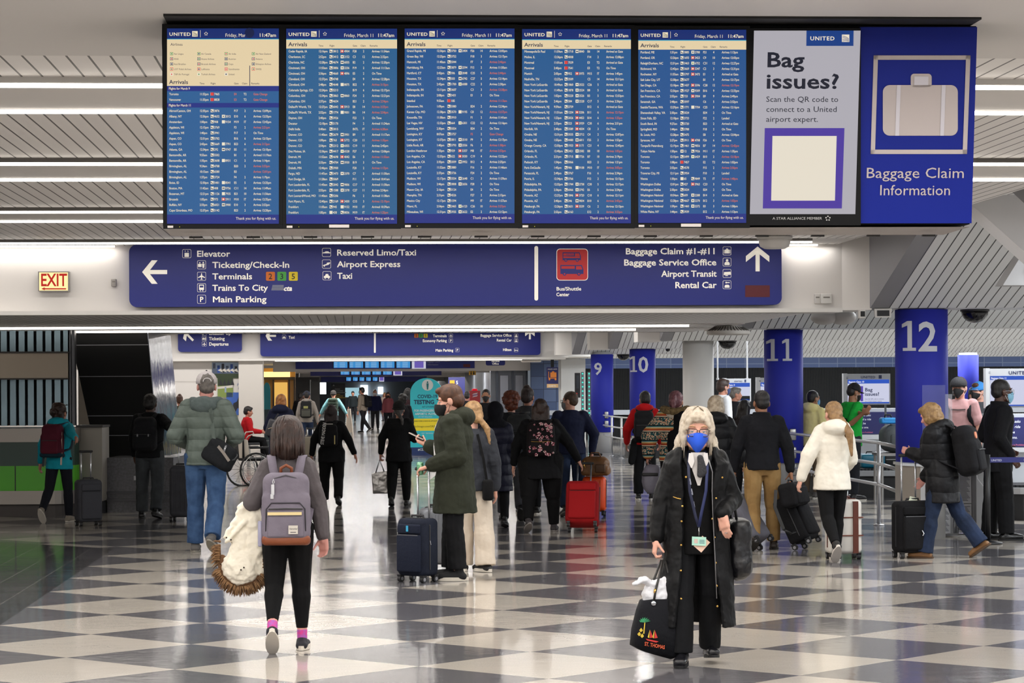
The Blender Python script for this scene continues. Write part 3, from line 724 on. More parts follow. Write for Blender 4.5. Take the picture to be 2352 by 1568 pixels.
def rr(x0, y0, x1, y1, r): return [(cx_ + r * cos(R(a + 15 * i)), cy_ + r * sin(R(a + 15 * i))) for cx_, cy_, a in ((x1 - r, y0 + r, -90), (x1 - r, y1 - r, 0), (x0 + r, y1 - r, 90), (x0 + r, y0 + r, 180)) for i in range(7)]
BF.poly(m, rr(2026, 195, 2198, 311, 16), 0); BF.poly(m, rr(2090, 169, 2138, 200, 8), 0)
BF.poly(m, [(2098, 175), (2130.5, 175), (2130, 195), (2097.6, 195)], 1, .018)
for xa in (2054, 2157): BF.poly(m, [(xa + 4, 195), (xa + 13, 195), (xa + 9, 311), (xa, 311)], 1, .018)
BF.text(m, 'Baggage Claim', 1986, 408, 25.5, mi=0, fit=236); BF.text(m, 'Information', 2017, 447.5, 25.5, mi=0, fit=171)
m.obj('panel_lettering', [LIT, mat('#c6c3cb', .6)], pn)
# ---------------------------------------------------------------- blue signs on the bulkheads
SG = Face(27.6 - .16)
def sign(name, lab, face, x0, y0, x1, y1, r=15, th=.16, m_=None):
    a, b = face.p(x0, y1, 0), face.p(x1, y0, 0); t = thing(name, lab, 'sign', mw=HM)
    MB().rrect(a, (1, 0, 0), (0, 0, 1), b.x - a.x, b.z - a.z, r * face.k, (0, th, 0), k=6).obj('sign_face', m_ or NAVY, t); return t
s1 = sign('direction_sign', 'long blue direction sign under the arrivals board listing Elevator, Terminals and Baggage Claim', SG, 297, 559, 1795, 705, 17)
def arrow(m, face, x, y, L_, ang, mi=0, t=9.5, hd=27):
    m.mark('arrow'); c, s = cos(R(ang)), sin(R(ang)); rot = lambda u, v: (x + u * c - v * s, y - (u * s + v * c))
    face.poly(m, [rot(*p) for p in ((-L_, -t / 2), (-t, -t / 2), (-t, t / 2), (-L_, t / 2))], mi)
    for sg in (1, -1): face.poly(m, [rot(0, 0), rot(-hd + 5, sg * hd), rot(-hd - t * .9, sg * hd), rot(-t * 1.5, 0)], mi)
def icon(m, face, x0, y0, s, kind, mi=0, bg=1):
    m.mark('pictogram'); m.lock += 1; icon_(m, face, x0, y0, s, kind, mi, bg); m.lock -= 1
def icon_(m, face, x0, y0, s, kind, mi, bg):
    face.poly(m, rr(x0, y0, x0 + s, y0 + s, s * .15), mi); face.poly(m, rr(x0 + s * .035, y0 + s * .035, x0 + s * .965, y0 + s * .965, s * .13), bg, face.off + .002)
    q = lambda pts: face.poly(m, [(x0 + s * u, y0 + s * v) for u, v in pts], mi, face.off + .004)
    rc = lambda a, b, c, d: q([(a, b), (c, b), (c, d), (a, d)])
    ci = lambda u, v, r: q([(u + r * cos(R(30 * k)), v + r * sin(R(30 * k))) for k in range(12)])
    if kind == 'plane': q([(.5, .1), (.56, .25), (.56, .4), (.9, .62), (.9, .7), (.56, .6), (.54, .78), (.66, .88), (.34, .88), (.46, .78), (.44, .6), (.1, .7), (.1, .62), (.44, .4), (.44, .25)])
    elif kind == 'car': q([(.15, .75), (.15, .55), (.3, .5), (.37, .3), (.63, .3), (.7, .5), (.85, .55), (.85, .75)]); ci(.3, .78, .08); ci(.7, .78, .08)
    elif kind == 'limo': q([(.05, .6), (.08, .5), (.3, .46), (.4, .38), (.7, .38), (.8, .48), (.95, .52), (.95, .6)])
    elif kind == 'express': q([(.1, .75), (.1, .62), (.5, .5), (.55, .35), (.9, .3), (.9, .45), (.7, .6)]); ci(.25, .76, .06)
    elif kind == 'train': q([(.22, .15), (.78, .15), (.78, .75), (.22, .75)]); ci(.36, .84, .06); ci(.64, .84, .06); m.mi[-1] = mi; face.poly(m, [(x0 + s * u, y0 + s * v) for u, v in ((.3, .25), (.7, .25), (.7, .48), (.3, .48))], bg, face.off + .005)
    elif kind == 'P': face.text(m, 'P', x0 + s * .5, y0 + s * .8, s * .6, bold=1, al='c', mi=mi, lift=face.off + .004)
    elif kind == 'bag': rc(.25, .35, .75, .8); rc(.4, .22, .6, .35); rc(.12, .38, .2, .8); rc(.8, .38, .88, .8)
    elif kind == 'person': ci(.5, .3, .15); q([(.2, .85), (.2, .6), (.32, .48), (.68, .48), (.8, .6), (.8, .85)])
    elif kind == 'bus': q([(.1, .7), (.15, .35), (.9, .3), (.95, .65)]); rc(.3, .72, .6, .8)
    elif kind == 'rental': q([(.2, .85), (.22, .6), (.35, .5), (.65, .5), (.78, .6), (.8, .85)]); ci(.4, .25, .1); rc(.45, .2, .8, .3)
    elif kind == 'desk': ci(.3, .28, .08); ci(.7, .25, .09); rc(.1, .4, .5, .75); q([(.55, .38), (.85, .38), (.8, .85), (.62, .85)])
    elif kind == 'lift': rc(.25, .42, .75, .88); q([(.35, .35), (.35, .1), (.28, .2)]); q([(.62, .1), (.62, .35), (.7, .25)])
    elif kind == 'up': q([(.1, .8), (.7, .25), (.9, .25), (.9, .35), (.75, .35), (.25, .85)])
    elif kind == 'bed': rc(.1, .3, .18, .8); rc(.18, .5, .9, .66); rc(.82, .6, .9, .8)
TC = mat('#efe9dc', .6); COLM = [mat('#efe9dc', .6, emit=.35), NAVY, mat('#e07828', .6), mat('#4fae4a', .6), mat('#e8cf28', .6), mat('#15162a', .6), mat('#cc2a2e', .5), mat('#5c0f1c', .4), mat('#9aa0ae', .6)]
def badge(m, face, x, y, s, st, mi):
    m.mark('terminal_badge'); m.lock += 1; face.poly(m, rr(x, y, x + s, y + s, s * .12), mi); face.text(m, st, x + s / 2, y + s * .82, s * .64, al='c', bold=.5, mi=5, lift=face.off + .002); m.lock -= 1
def finish(m, parent): m.split(COLM, parent)
m = MB(); f = SG
arrow(m, f, 326.5, 624.6, 57.5, 180)
for st, x, y, ic, ix in (('Elevator', 451.5, 589.3, 'lift', 419), ('Ticketing/Check-In', 487.7, 615, 'desk', 453), ('Terminals', 487.7, 641.3, 'plane', 453), ('Trains To City', 487.7, 667.6, 'train', 453), ('Main Parking', 487.7, 694, 'P', 453),
                         ('Reserved Limo/Taxi', 773, 586.6, 'limo', 740), ('Airport Express', 774.5, 613.2, 'express', 740), ('Taxi', 774.5, 640, 'car', 741)):
    f.text(m, st, x, y, 14.2, bold=.75, fit={'E': 76, 'Ti': 176, 'Te': 91, 'Tr': 126, 'M': 123, 'R': 183, 'A': 145, 'Ta': 35}.get(st[:2], 0) or {'E': 76, 'M': 123, 'R': 183, 'A': 145}[st[0]]); icon(m, f, ix, y - 17, 20, ic)
for x, st, mi in ((611, '2', 2), (637, '3', 3), (663.5, '5', 4)): badge(m, f, x, 624, 20.5, st, mi)
f.text(m, 'cta', 651, 667.4, 11.5, bold=1.6, sx=1.0, it=.25)
m.mark('logo_stripes')
for k in range(5): f.poly(m, [(626 - k * .6, 654.5 + k * 2.6), (652, 654.5 + k * 2.6), (651.4, 656 + k * 2.6), (625.4 - k * .6, 656 + k * 2.6)], 8)
m.mark('divider'); f.poly(m, rr(1227.5, 565, 1236, 690, 4), 0); m.mark('bus_pictogram'); m.lock = 1
f.poly(m, rr(1278, 571, 1350.5, 644, 8), 0); f.poly(m, rr(1279.3, 572.3, 1349.2, 642.7, 7), 6, .006)
def busicon(x, y, w, h, mi, mi2, solid):
    f.poly(m, [(x, y), (x + w * .93, y), (x + w, y + h * .5), (x + w, y + h), (x, y + h)], mi, .008)
    f.poly(m, [(x + w * .04, y + h * .12), (x + w * .62, y + h * .12), (x + w * .62, y + h * .42), (x + w * .04, y + h * .42)], mi2, .010)
    f.poly(m, [(x + w * .68, y + h * .12), (x + w * .9, y + h * .12), (x + w * .95, y + h * .5), (x + w * .68, y + h * .5)], mi2, .010)
    if not solid: f.poly(m, [(x + w * .04, y + h * .5), (x + w * .95, y + h * .55), (x + w * .95, y + h * .72), (x + w * .04, y + h * .72)], mi2, .010); f.text(m, 'HOTEL', x + w * .2, y + h * .38, h * .22, mi=mi, lift=.011, bold=.5)
    for cx_ in (.18, .8):
        f.poly(m, [(x + w * cx_ + h * .2 * cos(R(30 * j)), y + h + h * .2 * sin(R(30 * j))) for j in range(12)], mi, .009); f.poly(m, [(x + w * cx_ + h * .09 * cos(R(30 * j)), y + h + h * .09 * sin(R(30 * j))) for j in range(12)], mi2, .011)
busicon(1292, 579.5, 42, 18, 1, 6, False); busicon(1287, 608.5, 53, 20.5, 1, 6, True); m.lock = 0
f.text(m, 'Bus/Shuttle', 1277.5, 667, 8.4, bold=.8, fit=58); f.text(m, 'Center', 1277.5, 680, 8.4, bold=.9, sx=.9)
for st, y, ic in (('Baggage Claim #1-#11', 583.3, 'bag'), ('Baggage Service Office', 609, 'person'), ('Airport Transit', 635, 'bus'), ('Rental Car', 661, 'rental')):
    f.text(m, st, 1645.5, y, 14.6, bold=.9, fit={'n': 212, 'p': 128, 'l': 97}.get(st[-2] if False else '', 0) or (212 if '#' in st else 216 if 'Off' in st else 128 if 'Air' in st else 97), al='r'); icon(m, f, 1660, y - 17, 19.5, ic)
arrow(m, f, 1740, 566, 57, 90, t=9.5); m.mark('red_display'); f.poly(m, [(1711.5, 655), (1768, 655), (1768, 682), (1711.5, 682)], 7)
finish(m, s1)
f = Face(70.4 - .12)
s2 = sign('direction_sign', 'small blue sign reading Escalator Up, Ticketing, Departures above the far white wall', f, 409, 712, 555, 808, 7, .12)
m = MB(); arrow(m, f, 424, 762, 28, 135, t=5, hd=13)
for st, y, ic in (('Escalator Up', 768.7, 'up'), ('Ticketing', 781, 'desk'), ('Departures', 793.4, 'plane')): f.text(m, st, 480, y, 7.6, bold=1, sx=.92); icon(m, f, 464, y - 9, 10.5, ic)
finish(m, s2)
s3 = sign('direction_sign', 'wide distant blue sign with Economy Parking and Main Parking, below the low ceiling', f, 598, 712, 1241, 818, 7, .12)
m = MB(); arrow(m, f, 610, 771, 24, 180, t=4.5, hd=11); arrow(m, f, 1217, 757, 22, 90, t=4.5, hd=11)
for st, x, y, al in (('Reserved Limo/Taxi', 663, 765.7, 'l'), ('Taxi', 663, 777.3, 'l'), ('Airport Transit', 1039.5, 762, 'r'), ('Terminals', 1026, 774, 'r'), ('Economy Parking', 1026, 785, 'r'), ('Main Parking', 1041, 807, 'r'), ('Baggage Claim #1-#6', 1175, 762, 'r'), ('Baggage Service Office', 1175, 772.7, 'r'), ('Rental Car', 1175, 783.8, 'r'), ('Hilton', 1175, 805.7, 'r')):
    f.text(m, st, x, y, 6.4, bold=1, sx=.9, al=al)
for x, st, mi in ((951.5, '2', 2), (962, '3', 3), (973, '5', 4)): badge(m, f, x, 766, 9.2, st, mi)
for x, y, ic in ((648, 758, 'limo'), (648, 769.5, 'car'), (1031, 766, 'plane'), (1031, 777.5, 'P'), (1046, 799, 'P'), (1181, 766, 'person'), (1181, 777, 'rental'), (1181, 799, 'bed')): icon(m, f, x, y, 9, ic)
m.mark('divider'); f.poly(m, rr(859, 720, 863, 810, 1.5), 0); finish(m, s3)
# far rows of screens
for j, (a_, x0, pit, y0, y1, sx0, sx1, ends) in enumerate([(81.2, 764, 36.0, 826, 847.5, 679, 1090, 968), (100.3, 780, 24.3, 853, 863, 713, 1014, 920), (122.2, 793, 15.2, 870, 877, 737, 980, 880)]):
    f = Face(a_ - .1); b_ = thing('arrivals_board', 'distant blue bank of arrival screens across the corridor, %s row beyond the far sign' % ['first', 'second', 'third'][j], 'flight information board', mw=HM)
    m = MB(); f.rect(m, sx0, y0, sx1, y1 + 1, 0, 0, -.1 if False else 0); m = MB(); a, b = f.p(sx0, y1, 0), f.p(sx1, y0 - 6, 0)
    m.box((a.x, f.a, a.z), (b.x, f.a + .09, b.z)); m.obj('backing_panel', NAVY, b_)
    for k in range(5):
        m = MB(); f.rect(m, x0 + pit * k + 1, y0 - 4, x0 + pit * (k + 1) - 1, y1 - 1, 0, .03, .05); f.rect(m, x0 + pit * k + 2.5, y0 - 4, x0 + pit * (k + 1) - 2, y1 - 3.2, 1, .035); f.rect(m, x0 + pit * k + 2.5, y1 - 3.2, x0 + pit * (k + 1) - 2, y1 - 2, 2, .035)
        for r_ in range(int((y1 - y0) / 2.2)): f.rect(m, x0 + pit * k + 4, y0 - 1 + r_ * 2.2, x0 + pit * k + pit * .3, y0 - .2 + r_ * 2.2, 3, .04); f.rect(m, x0 + pit * (k + .45), y0 - 1 + r_ * 2.2, x0 + pit * (k + .8), y0 - .2 + r_ * 2.2, 3, .04)
        m.obj('screen', [BLACK, glow('#3d8fd0', .9), FOOT, glow('#9cc6e8', .8)], b_)
    m = MB(); f.rect(m, x0 + pit * 5 + 2, y0 - 4, x0 + pit * 6 - 2, y1 - 1, 0, .03, .05); f.rect(m, x0 + pit * 5.22, y0 - 4, x0 + pit * 5.8, y1 - 3, 1, .035); m.obj('screen', [glow('#c9c8d8', .9), glow('#6a5ab0', .9)], b_)
    if j == 0:
        m = MB(); f.text(m, 'Baggage Claim', 980, 832, 4.5, sx=.85); f.text(m, 'Information', 982, 839, 4.5, sx=.85); f.rect(m, 1064, 836, 1080, 843, 1, .01); m.obj('sign_lettering', [mat('#8f94b8', .6), mat('#5c0f1c', .5)], b_)
f = Face(80.6); s4 = sign('hanging_sign', 'little navy sign reading Service Office hanging before the elevator bank', f, 1116, 812, 1160, 839, 4, .1)
m = MB(); f.text(m, 'Service', 1138, 832 - 1, 4.6, al='c', bold=1); f.text(m, 'Office', 1138, 837, 4.6, al='c', bold=1); finish(m, s4)
# exit sign and little boxes on the bulkhead
f = Face(27.6 - .13); ex = thing('exit_sign', 'lit red lettered EXIT sign with an arrow on the white bulkhead', 'exit sign', mw=HM)
a, b = f.p(87.5, 669, 0), f.p(158, 623, 0); MB().box((a.x, f.a, a.z), (b.x, f.a + .13, b.z)).obj('case', mat('#8d8a86', .4, .5), ex)
m = MB(); f.rect(m, 90, 625.5, 156, 667, 0, .003); m.obj('glowing_face', glow('#ffe2a0', 1.15), ex)
m = MB(); f.text(m, 'EXIT', 93, 656.5, 29, bold=.9, fit=60, lift=.006); f.poly(m, [(95, 663), (103, 659.5), (103, 661.6), (152, 661.6), (152, 664.6), (103, 664.6), (103, 666.5)], 0, .006); m.obj('lettering', glow('#c8160e', .8), ex)
def wbox(name, lab, cat, x0, y0, x1, y1, a_, d_, m_):
    f = Face(a_ - d_); o = thing(name, lab, cat, mw=HM); a, b = f.p(x0, y1, 0), f.p(x1, y0, 0); MB().rbox(((a.x + b.x) / 2, a_ - d_ / 2, (a.z + b.z) / 2), ((b.x - a.x) / 2, d_ / 2, (b.z - a.z) / 2), .012).obj('case', m_, o, True)
    m = MB(); f.rect(m, x0 + (x1 - x0) * .2, y0 + (y1 - y0) * .3, x1 - (x1 - x0) * .2, y0 + (y1 - y0) * .45, 0, .002); m.obj('faceplate', mat('#807b76', .5), o)
wbox('wall_sensor', 'small grey sensor box on the bulkhead between the exit sign and the blue sign', 'sensor', 255, 640, 267, 658, 27.6, .07, mat('#a19c97', .5))
wbox('wall_speaker', 'small square switch box at the right end of the bulkhead, left of a pair', 'switch box', 1871, 674, 1885, 697, 27.6, .04, mat('#cbc8c4', .5))
wbox('wall_speaker', 'small square light box at the right end of the bulkhead, right of a pair', 'switch box', 1886, 674, 1911, 697, 27.6, .07, mat('#d2d0cc', .5))
wbox('wall_speaker', 'tiny box at the right end of the far bulkhead by the distant sign', 'switch box', 1286, 799, 1292, 810, 70.4, .1, mat('#8a8581', .5))
wbox('wall_speaker', 'tiny pale box right of its darker twin on the far bulkhead', 'switch box', 1296, 799, 1306, 810, 70.4, .1, mat('#c9b9b2', .5))
# domes and fans
def dome(lab, px, py, a_, r, zt_):
    f = HP(px, py, a_); o = hthing('camera_dome', lab, 'dome camera', (f.x, a_, zt_)); MB().lathe([(r * 1.08, 0), (r * 1.08, -.03), (r * .95, -.03)], seg=28).obj('mount_ring', mat('#2b2b2e', .4), o, True)
    MB().lathe([(r * cos(R(t)), -.03 - r * .85 * sin(R(t))) for t in range(0, 91, 10)][:-1] + [(.001, -.03 - r * .85)], seg=28).obj('dome', mat('#0a0a0c', .1, noise=(14, '#26262a', 1)), o, True)
dome('big black dome under the girder right of the twelve column', 2239, 705, 28.1, .155, ZL + .005)
dome('black dome hung between the white column and the eleven column', 1671, 783, 47.0, .165, ZL + .005)
dome('black dome between the nine and ten columns', 1432, 817, 65.8, .17, ZL + .005)
dome('tiny black dome left of the white column', 1534, 806, 56.5, .05, ZL + .005)
def fan(lab, px, py, a_, r, zt_):
    f = HP(px, py, a_); o = hthing('ceiling_vent', lab, 'air vent', (f.x, a_, zt_)); m = MB().lathe([(r * .62, .0), (r * .8, -.05), (r, -.075), (r, -.12), (r * .9, -.13), (.01, -.13)], seg=40); m.obj('vent_ring', mat('#c7c2bc', .5), o, True)
    m = MB()
    for k in range(36):
        t = 2 * pi * k / 36; p = V((cos(t), sin(t), 0)); m.ribbon([p * r * .66 + V((0, 0, -.016)), p * r * .97 + V((0, 0, -.074))], (-sin(t), cos(t), 0), .016, .012)
    m.obj('fins', mat('#57524e', .6), o)
fan('round white finned vent under the low ceiling left of the eleven column', 1673, 742, 34.9, .31, ZL - .01)
fan('round white vent at the far end of the distant bulkhead', 1220, 824, 73, .3, ZL)
o = hthing('ceiling_lamp_shade', 'white drum lamp hanging above the right end of the long blue sign', 'lamp', (HP(1779, 545, 26.0).x, 26.0, ZC - .03)); MB().lathe([(.17, 0), (.17, -.04), (.155, -.085), (.11, -.11), (.01, -.115)], seg=32).obj('shade', mat('#d8d5d1', .5), o, True); MB().lathe([(.19, .02), (.19, -.012), (.17, -.012)], seg=32).obj('rim', mat('#c2bfbb', .5), o, True)
# wall projectors and fixtures under the girder by column 12
o = hthing('spot_fixture', 'white square floodlight under the girder left of the twelve column', 'floodlight', HP(2026, 719, 27.5)); MB().hexa([(-.09, -.06, -.05), (.09, -.06, -.05), (.07, .08, -.04), (-.07, .08, -.04), (-.1, -.06, .05), (.1, -.06, .05), (.08, .08, .06), (-.08, .08, .06)]).obj('case', WHITE, o); MB().box((-.07, -.066, -.035), (.07, -.058, .03)).obj('lens', BLACK, o)
o = hthing('spot_fixture', 'small black fronted fixture left of the white floodlight under the girder', 'floodlight', HP(1979, 721, 27.5)); MB().rbox((0, 0, 0), (.035, .06, .05), .01).obj('case', WHITE, o, True); MB().box((-.025, -.066, -.03), (.025, -.058, .03)).obj('lens', BLACK, o)
o = hthing('ceiling_speaker', 'white angled box fixture hanging at the right edge under the slatted slope', 'fixture', HP(2336, 628, 24)); WHITE = mat('#a9a9ab', .6); MB().hexa([(-.17, -.1, -.12), (.3, -.1, -.12), (.3, .2, -.12), (-.17, .2, -.12), (.02, -.1, .18), (.3, -.1, .18), (.3, .2, .18), (.02, .2, .18)]).obj('case', WHITE, o); MB().cyl((.15, -.12, .03), (.15, -.09, .03), .09).obj('speaker_cone', mat('#b9b7b6', .5), o, True)
for k, (px, py) in enumerate(((1893, 722), (1935, 722))):
    o = hthing('ceiling_pod', 'white rounded pod hanging beside the low ceiling edge, %s of two' % ('left', 'right')[k], 'fixture', HP(px, py, 30)); MB().ell((0, 0, -.03), (.17, .2, .1)).obj('shell', mat('#b7b4b1', .5), o, True); MB().cyl((0, 0, 0), (0, 0, .14), .03).obj('stem', WHITE, o, True)
# ---------------------------------------------------------------- left side: service counter, louvre screen, escalator flank
def pz(py, d): return P(100, py, d).z
def fr(name, lab, cat, px, d, group=None): return thing(name, lab, cat, P(px, 1000, d) * V((1, 1, 0)) if False else V((P(px, 1000, d).x, d, 0)), 0, group)
d = 34.0; sc = d / F
t = fr('service_counter', 'curved steel service counter with bright green panels on the left', 'counter', 80, d)
def ctr(z0, z1, x0, x1, dep, ins=0):      # front with a round right corner, local to the counter
    a, b = P(x0, 1000, d).x - t.location.x, P(x1, 1000, d).x - t.location.x; r = .35; y0 = ins
    pts = [V((a, y0, z0))] + [V((b - r + r * sin(R(15 * k)), y0 + r - r * cos(R(15 * k)), z0)) for k in range(7)] + [V((b, y0 + dep, z0)), V((a, y0 + dep, z0))]
    return MB().prism(pts, (0, 0, z1 - z0))
ZK = [0, .17, .355, .70, 1.03, 1.22]
STC = mat('#8b8580', .35, .7, bump=(40, .05, (1, 1, 20)))
ctr(0, ZK[1], -140, 165, 1.2, .12).obj('kick_base', mat('#4b4644', .5, .4), t); ctr(ZK[1], ZK[2], -140, 168, 1.2, .0).obj('steel_band', STC, t)
mb = ctr(ZK[2], ZK[3], -140, 164, 1.2, .03); mb.obj('green_panel', mat('#52b818', .35), t)
MB().box((P(28, 1, d).x - t.location.x - .006, .02, ZK[2]), (P(28, 1, d).x - t.location.x + .006, .03, ZK[3])).obj('panel_joint', BLACK, t)
ctr(ZK[3], ZK[4], -140, 164, 1.2, .03).obj('dark_green_panel', mat('#0d3a2f', .35), t); ctr(ZK[4], ZK[5], -140, 168, 1.3, -.02).obj('steel_ledge', STC, t)
t = fr('louvre_screen', 'tall screen of vertical blue grey fins standing over the green counter', 'screen', 80, 35.2)
dl = 35.2; x0l = t.location.x; xx = lambda px, dd=dl: P(px, 1000, dd).x - x0l
FIN = mat('#8097a3', .25, .6); mb = MB()
for k in range(14):
    x = xx(-120 + k * 20.5); mb.box((x, .0, 1.24), (x + .085, .10, 2.6))
mb.obj('fins', FIN, t); MB().box((xx(-140), .2, 1.24), (xx(158), .24, 2.6)).obj('backing', mat('#2c343a', .4), t)
for px in (157, 166): MB().box((xx(px), .0, 1.24), (xx(px) + .04, .14, 2.6)).obj('post', mat('#54555a', .35, .8), t)
mb = MB(); n_ = 16; pts = []
for k in range(n_ + 1):
    u = k / n_; pts.append(V((xx(-140) + (xx(158) - xx(-140)) * u, -.42 * sin(pi * min(1, .35 + u * .65)) - .05, 0)))
z0, z1 = P(80, 868, 34.8).z, P(80, 810, 34.8).z
for k in range(n_): mb.hexa([pts[k] + V((0, 0, z0)), pts[k + 1] + V((0, 0, z0)), pts[k + 1] + V((0, .1, z0)), pts[k] + V((0, .1, z0)), pts[k] + V((0, 0, z1)), pts[k + 1] + V((0, 0, z1)), pts[k + 1] + V((0, .1, z1)), pts[k] + V((0, .1, z1))])
mb.obj('cream_fascia', mat('#b5a999', .5), t)
for z_ in (z0 - .02, z1): 
    mb = MB().ribbon([p + V((0, .03, z_ + .01)) for p in pts], (0, 0, 1), .022, .11); mb.obj('fascia_trim', mat('#3c3a39', .4, .6), t)
mb = MB().box((P(160, 900, 38).x, 38.75, 0), (P(300, 900, 38).x, 38.9, ZL)); struct('wall_alcove', mb, mat('#b9b0a6', .6), hall=False)
t = fr('cabinet', 'plain grey beige utility cabinet beside the black escalator flank', 'cabinet', 200, 34.6); a, b = P(171, 1, 34.6).x - t.location.x, P(229, 1, 34.6).x - t.location.x
MB().rbox(((a + b) / 2, .3, .70), ((b - a) / 2, .3, .52), .01).obj('body', mat('#8d8880', .5), t, True); MB().box((a - .01, -.02, 1.22), (b + .01, .62, 1.25)).obj('top', mat('#2d2b2a', .5), t); MB().box((a + .02, .02, 0), (b - .02, .58, .18)).obj('plinth', DARKM, t)
# escalator flank: leaning black slab with polished side
t = thing('escalator', 'black leaning escalator flank with a polished metal right side', 'escalator', (0, 0, 0)); de = 36.2; df = 38.6
fr_ = [P(160, 752, de), P(338, 752, de), P(364, 1050, de), P(222, 1050, de)]
fr_ = [V((p.x, p.y, min(p.z, 2.59))) for p in fr_]
bkp = [V((p.x, df, p.z)) for p in fr_]
MB().hexa([fr_[3], fr_[2], bkp[2], bkp[3], fr_[0], fr_[1], bkp[1], bkp[0]]).obj('black_flank', mat('#08090b', .6, spec=.2), t)
mb = MB(); e = V((.012, 0, 0)); mb.hexa([fr_[2] + e * .2, fr_[2] + e, bkp[2] + e, bkp[2] + e * .2, fr_[1] + e * .2, fr_[1] + e, bkp[1] + e, bkp[1] + e * .2]); mb.obj('polished_side', mat('#70747f', .12, .95, bump=(5, .25, (1, 1, .5))), t)
for yy in (782, 857, 951, 998):
    u = (yy - 752) / 298; a = fr_[0].lerp(fr_[3], u); b = fr_[1].lerp(fr_[2], u); MB().box((a.x, de - .004, a.z - .005), (b.x, de, a.z + .005)).obj('panel_seam', mat('#7d7f86', .4), t)
t = thing('plinth_wall', 'low dark granite base wall in front of the escalator flank', 'wall base', V((P(300, 1, 35.0).x, 35.0, 0))); q = lambda px: P(px, 1, 35.0).x - t.location.x
GRAN = mat('#4a4a4e', .25, noise=(30, '#5b5b60', 1))
MB().box((q(240), .0, 0), (q(392), 1.15, .78)).obj('granite_block', GRAN, t); MB().box((q(240), -.05, .26), (q(385), .02, .30)).obj('ledge', mat('#34343a', .3), t); MB().box((q(240), -.05, .16), (q(385), .02, .20)).obj('ledge', mat('#34343a', .3), t)
MB().box((q(302), -.04, .46), (q(311), .01, .52)).obj('outlet', mat('#9c9ca0', .4, .6), t)
t = thing('map_kiosk', 'white map panel with a blue stripe standing behind the puffer jacket man', 'kiosk', V((P(405, 1, 42).x, 42, 0))); q = lambda px: P(px, 1, 42).x - t.location.x
zz = lambda py: P(405, py, 42).z
MB().box((q(355), 0, .0), (q(450), .5, zz(1019))).obj('body', mat('#d9d9dc', .5), t); MB().box((q(355), -.02, zz(1126)), (q(450), 0, zz(1113))).obj('blue_stripe', NAVY, t); m = MB().box((q(355), -.03, zz(1020)), (q(450), 0, zz(1004))); m.obj('header_strip', NAVY, t)
m = MB(); text(m, 'RENTAL', (q(358), -.034, zz(1018)), (1, 0, 0), (0, 0, 1), .055, bold=.5); m.obj('header_lettering', mat('#d8d8e2', .5), t)
# posters on the far wall
f = Face(70.5 - .03)
def poster(lab, x0, y0, x1, y1, mats, fn):
    o = thing('poster', lab, 'poster', mw=HM); a, b = f.p(x0, y1, 0), f.p(x1, y0, 0); MB().box((a.x, f.a, a.z), (b.x, f.a + .03, b.z)).obj('print', mats[0], o); m = MB(); fn(m); 
    if m.v: m.obj('picture', mats, o)
PM = [mat('#5f7d3a', .5), mat('#2c3a22', .5), mat('#8fa0b8', .5), mat('#4a5468', .5), mat('#7c8f4a', .5), mat('#3c62b4', .5), mat('#23242c', .5), mat('#c9c4bb', .5), mat('#24468c', .5)]
def pic1(m):
    f.rect(m, 487, 832, 560, 846, 2); f.rect(m, 487, 846, 560, 858, 3)
    for k in range(7): f.rect(m, 489 + k * 10, 834 + (k * 5) % 9, 495 + k * 10, 856, [3, 8, 6][k % 3], .008)
    f.rect(m, 487, 858, 560, 868, 1, .008)
    for k in range(5): f.poly(m, [(500 + k * 9, 850), (508 + k * 9, 846), (512 + k * 9, 855)], 7, .009)
poster('wide city photo poster at the top of the white far wall', 487, 832, 560, 868, PM, pic1)
def pic2(m):
    f.rect(m, 500, 868, 535, 886, 1); f.rect(m, 500, 886, 535, 912, 4); f.poly(m, [(500, 888), (535, 884), (535, 890), (500, 893)], 7, .008)
    for k in range(4): f.poly(m, [(503 + 9 * k, 884), (507 + 9 * k, 870), (511 + 9 * k, 884)], 6, .009)
    f.rect(m, 516, 888, 520, 901, 2, .01)
poster('narrow park photo poster below the city photo on the far wall', 500, 868, 535, 912, PM, pic2)
def pic3(m):
    f.rect(m, 520, 901, 570, 953, 5); f.poly(m, [(533, 945), (536, 926), (544, 922), (548, 912), (556, 910), (562, 920), (557, 932), (562, 940), (552, 942), (546, 936), (540, 948)], 6, .008); f.poly(m, [(548, 912), (550, 904), (555, 909)], 6, .008); f.rect(m, 548, 944, 562, 953, 3, .009)
poster('blue photo poster with a dark bronze shape, lowest on the far wall', 520, 901, 570, 953, PM, pic3)
o = thing('wall_lettering', 'blue handwritten style shop lettering on the white far wall', 'lettering', mw=HM); m = MB(); f.text(m, 'Hudson', 544, 886, 7.5, it=.3, sx=.85); f.text(m, 'News', 546, 894, 7.5, it=.3, sx=.85); m.obj('letters', mat('#2c4f9c', .5), o)
o = thing('wall_panel', 'faint framed access panel on the far white wall beside the pillar', 'panel', mw=HM); m = MB(); frame_(m, f, [(399, 875), (470, 875), (470, 985), (399, 985)], .7, 0); m.obj('outline', mat('#a8a29b', .6), o)
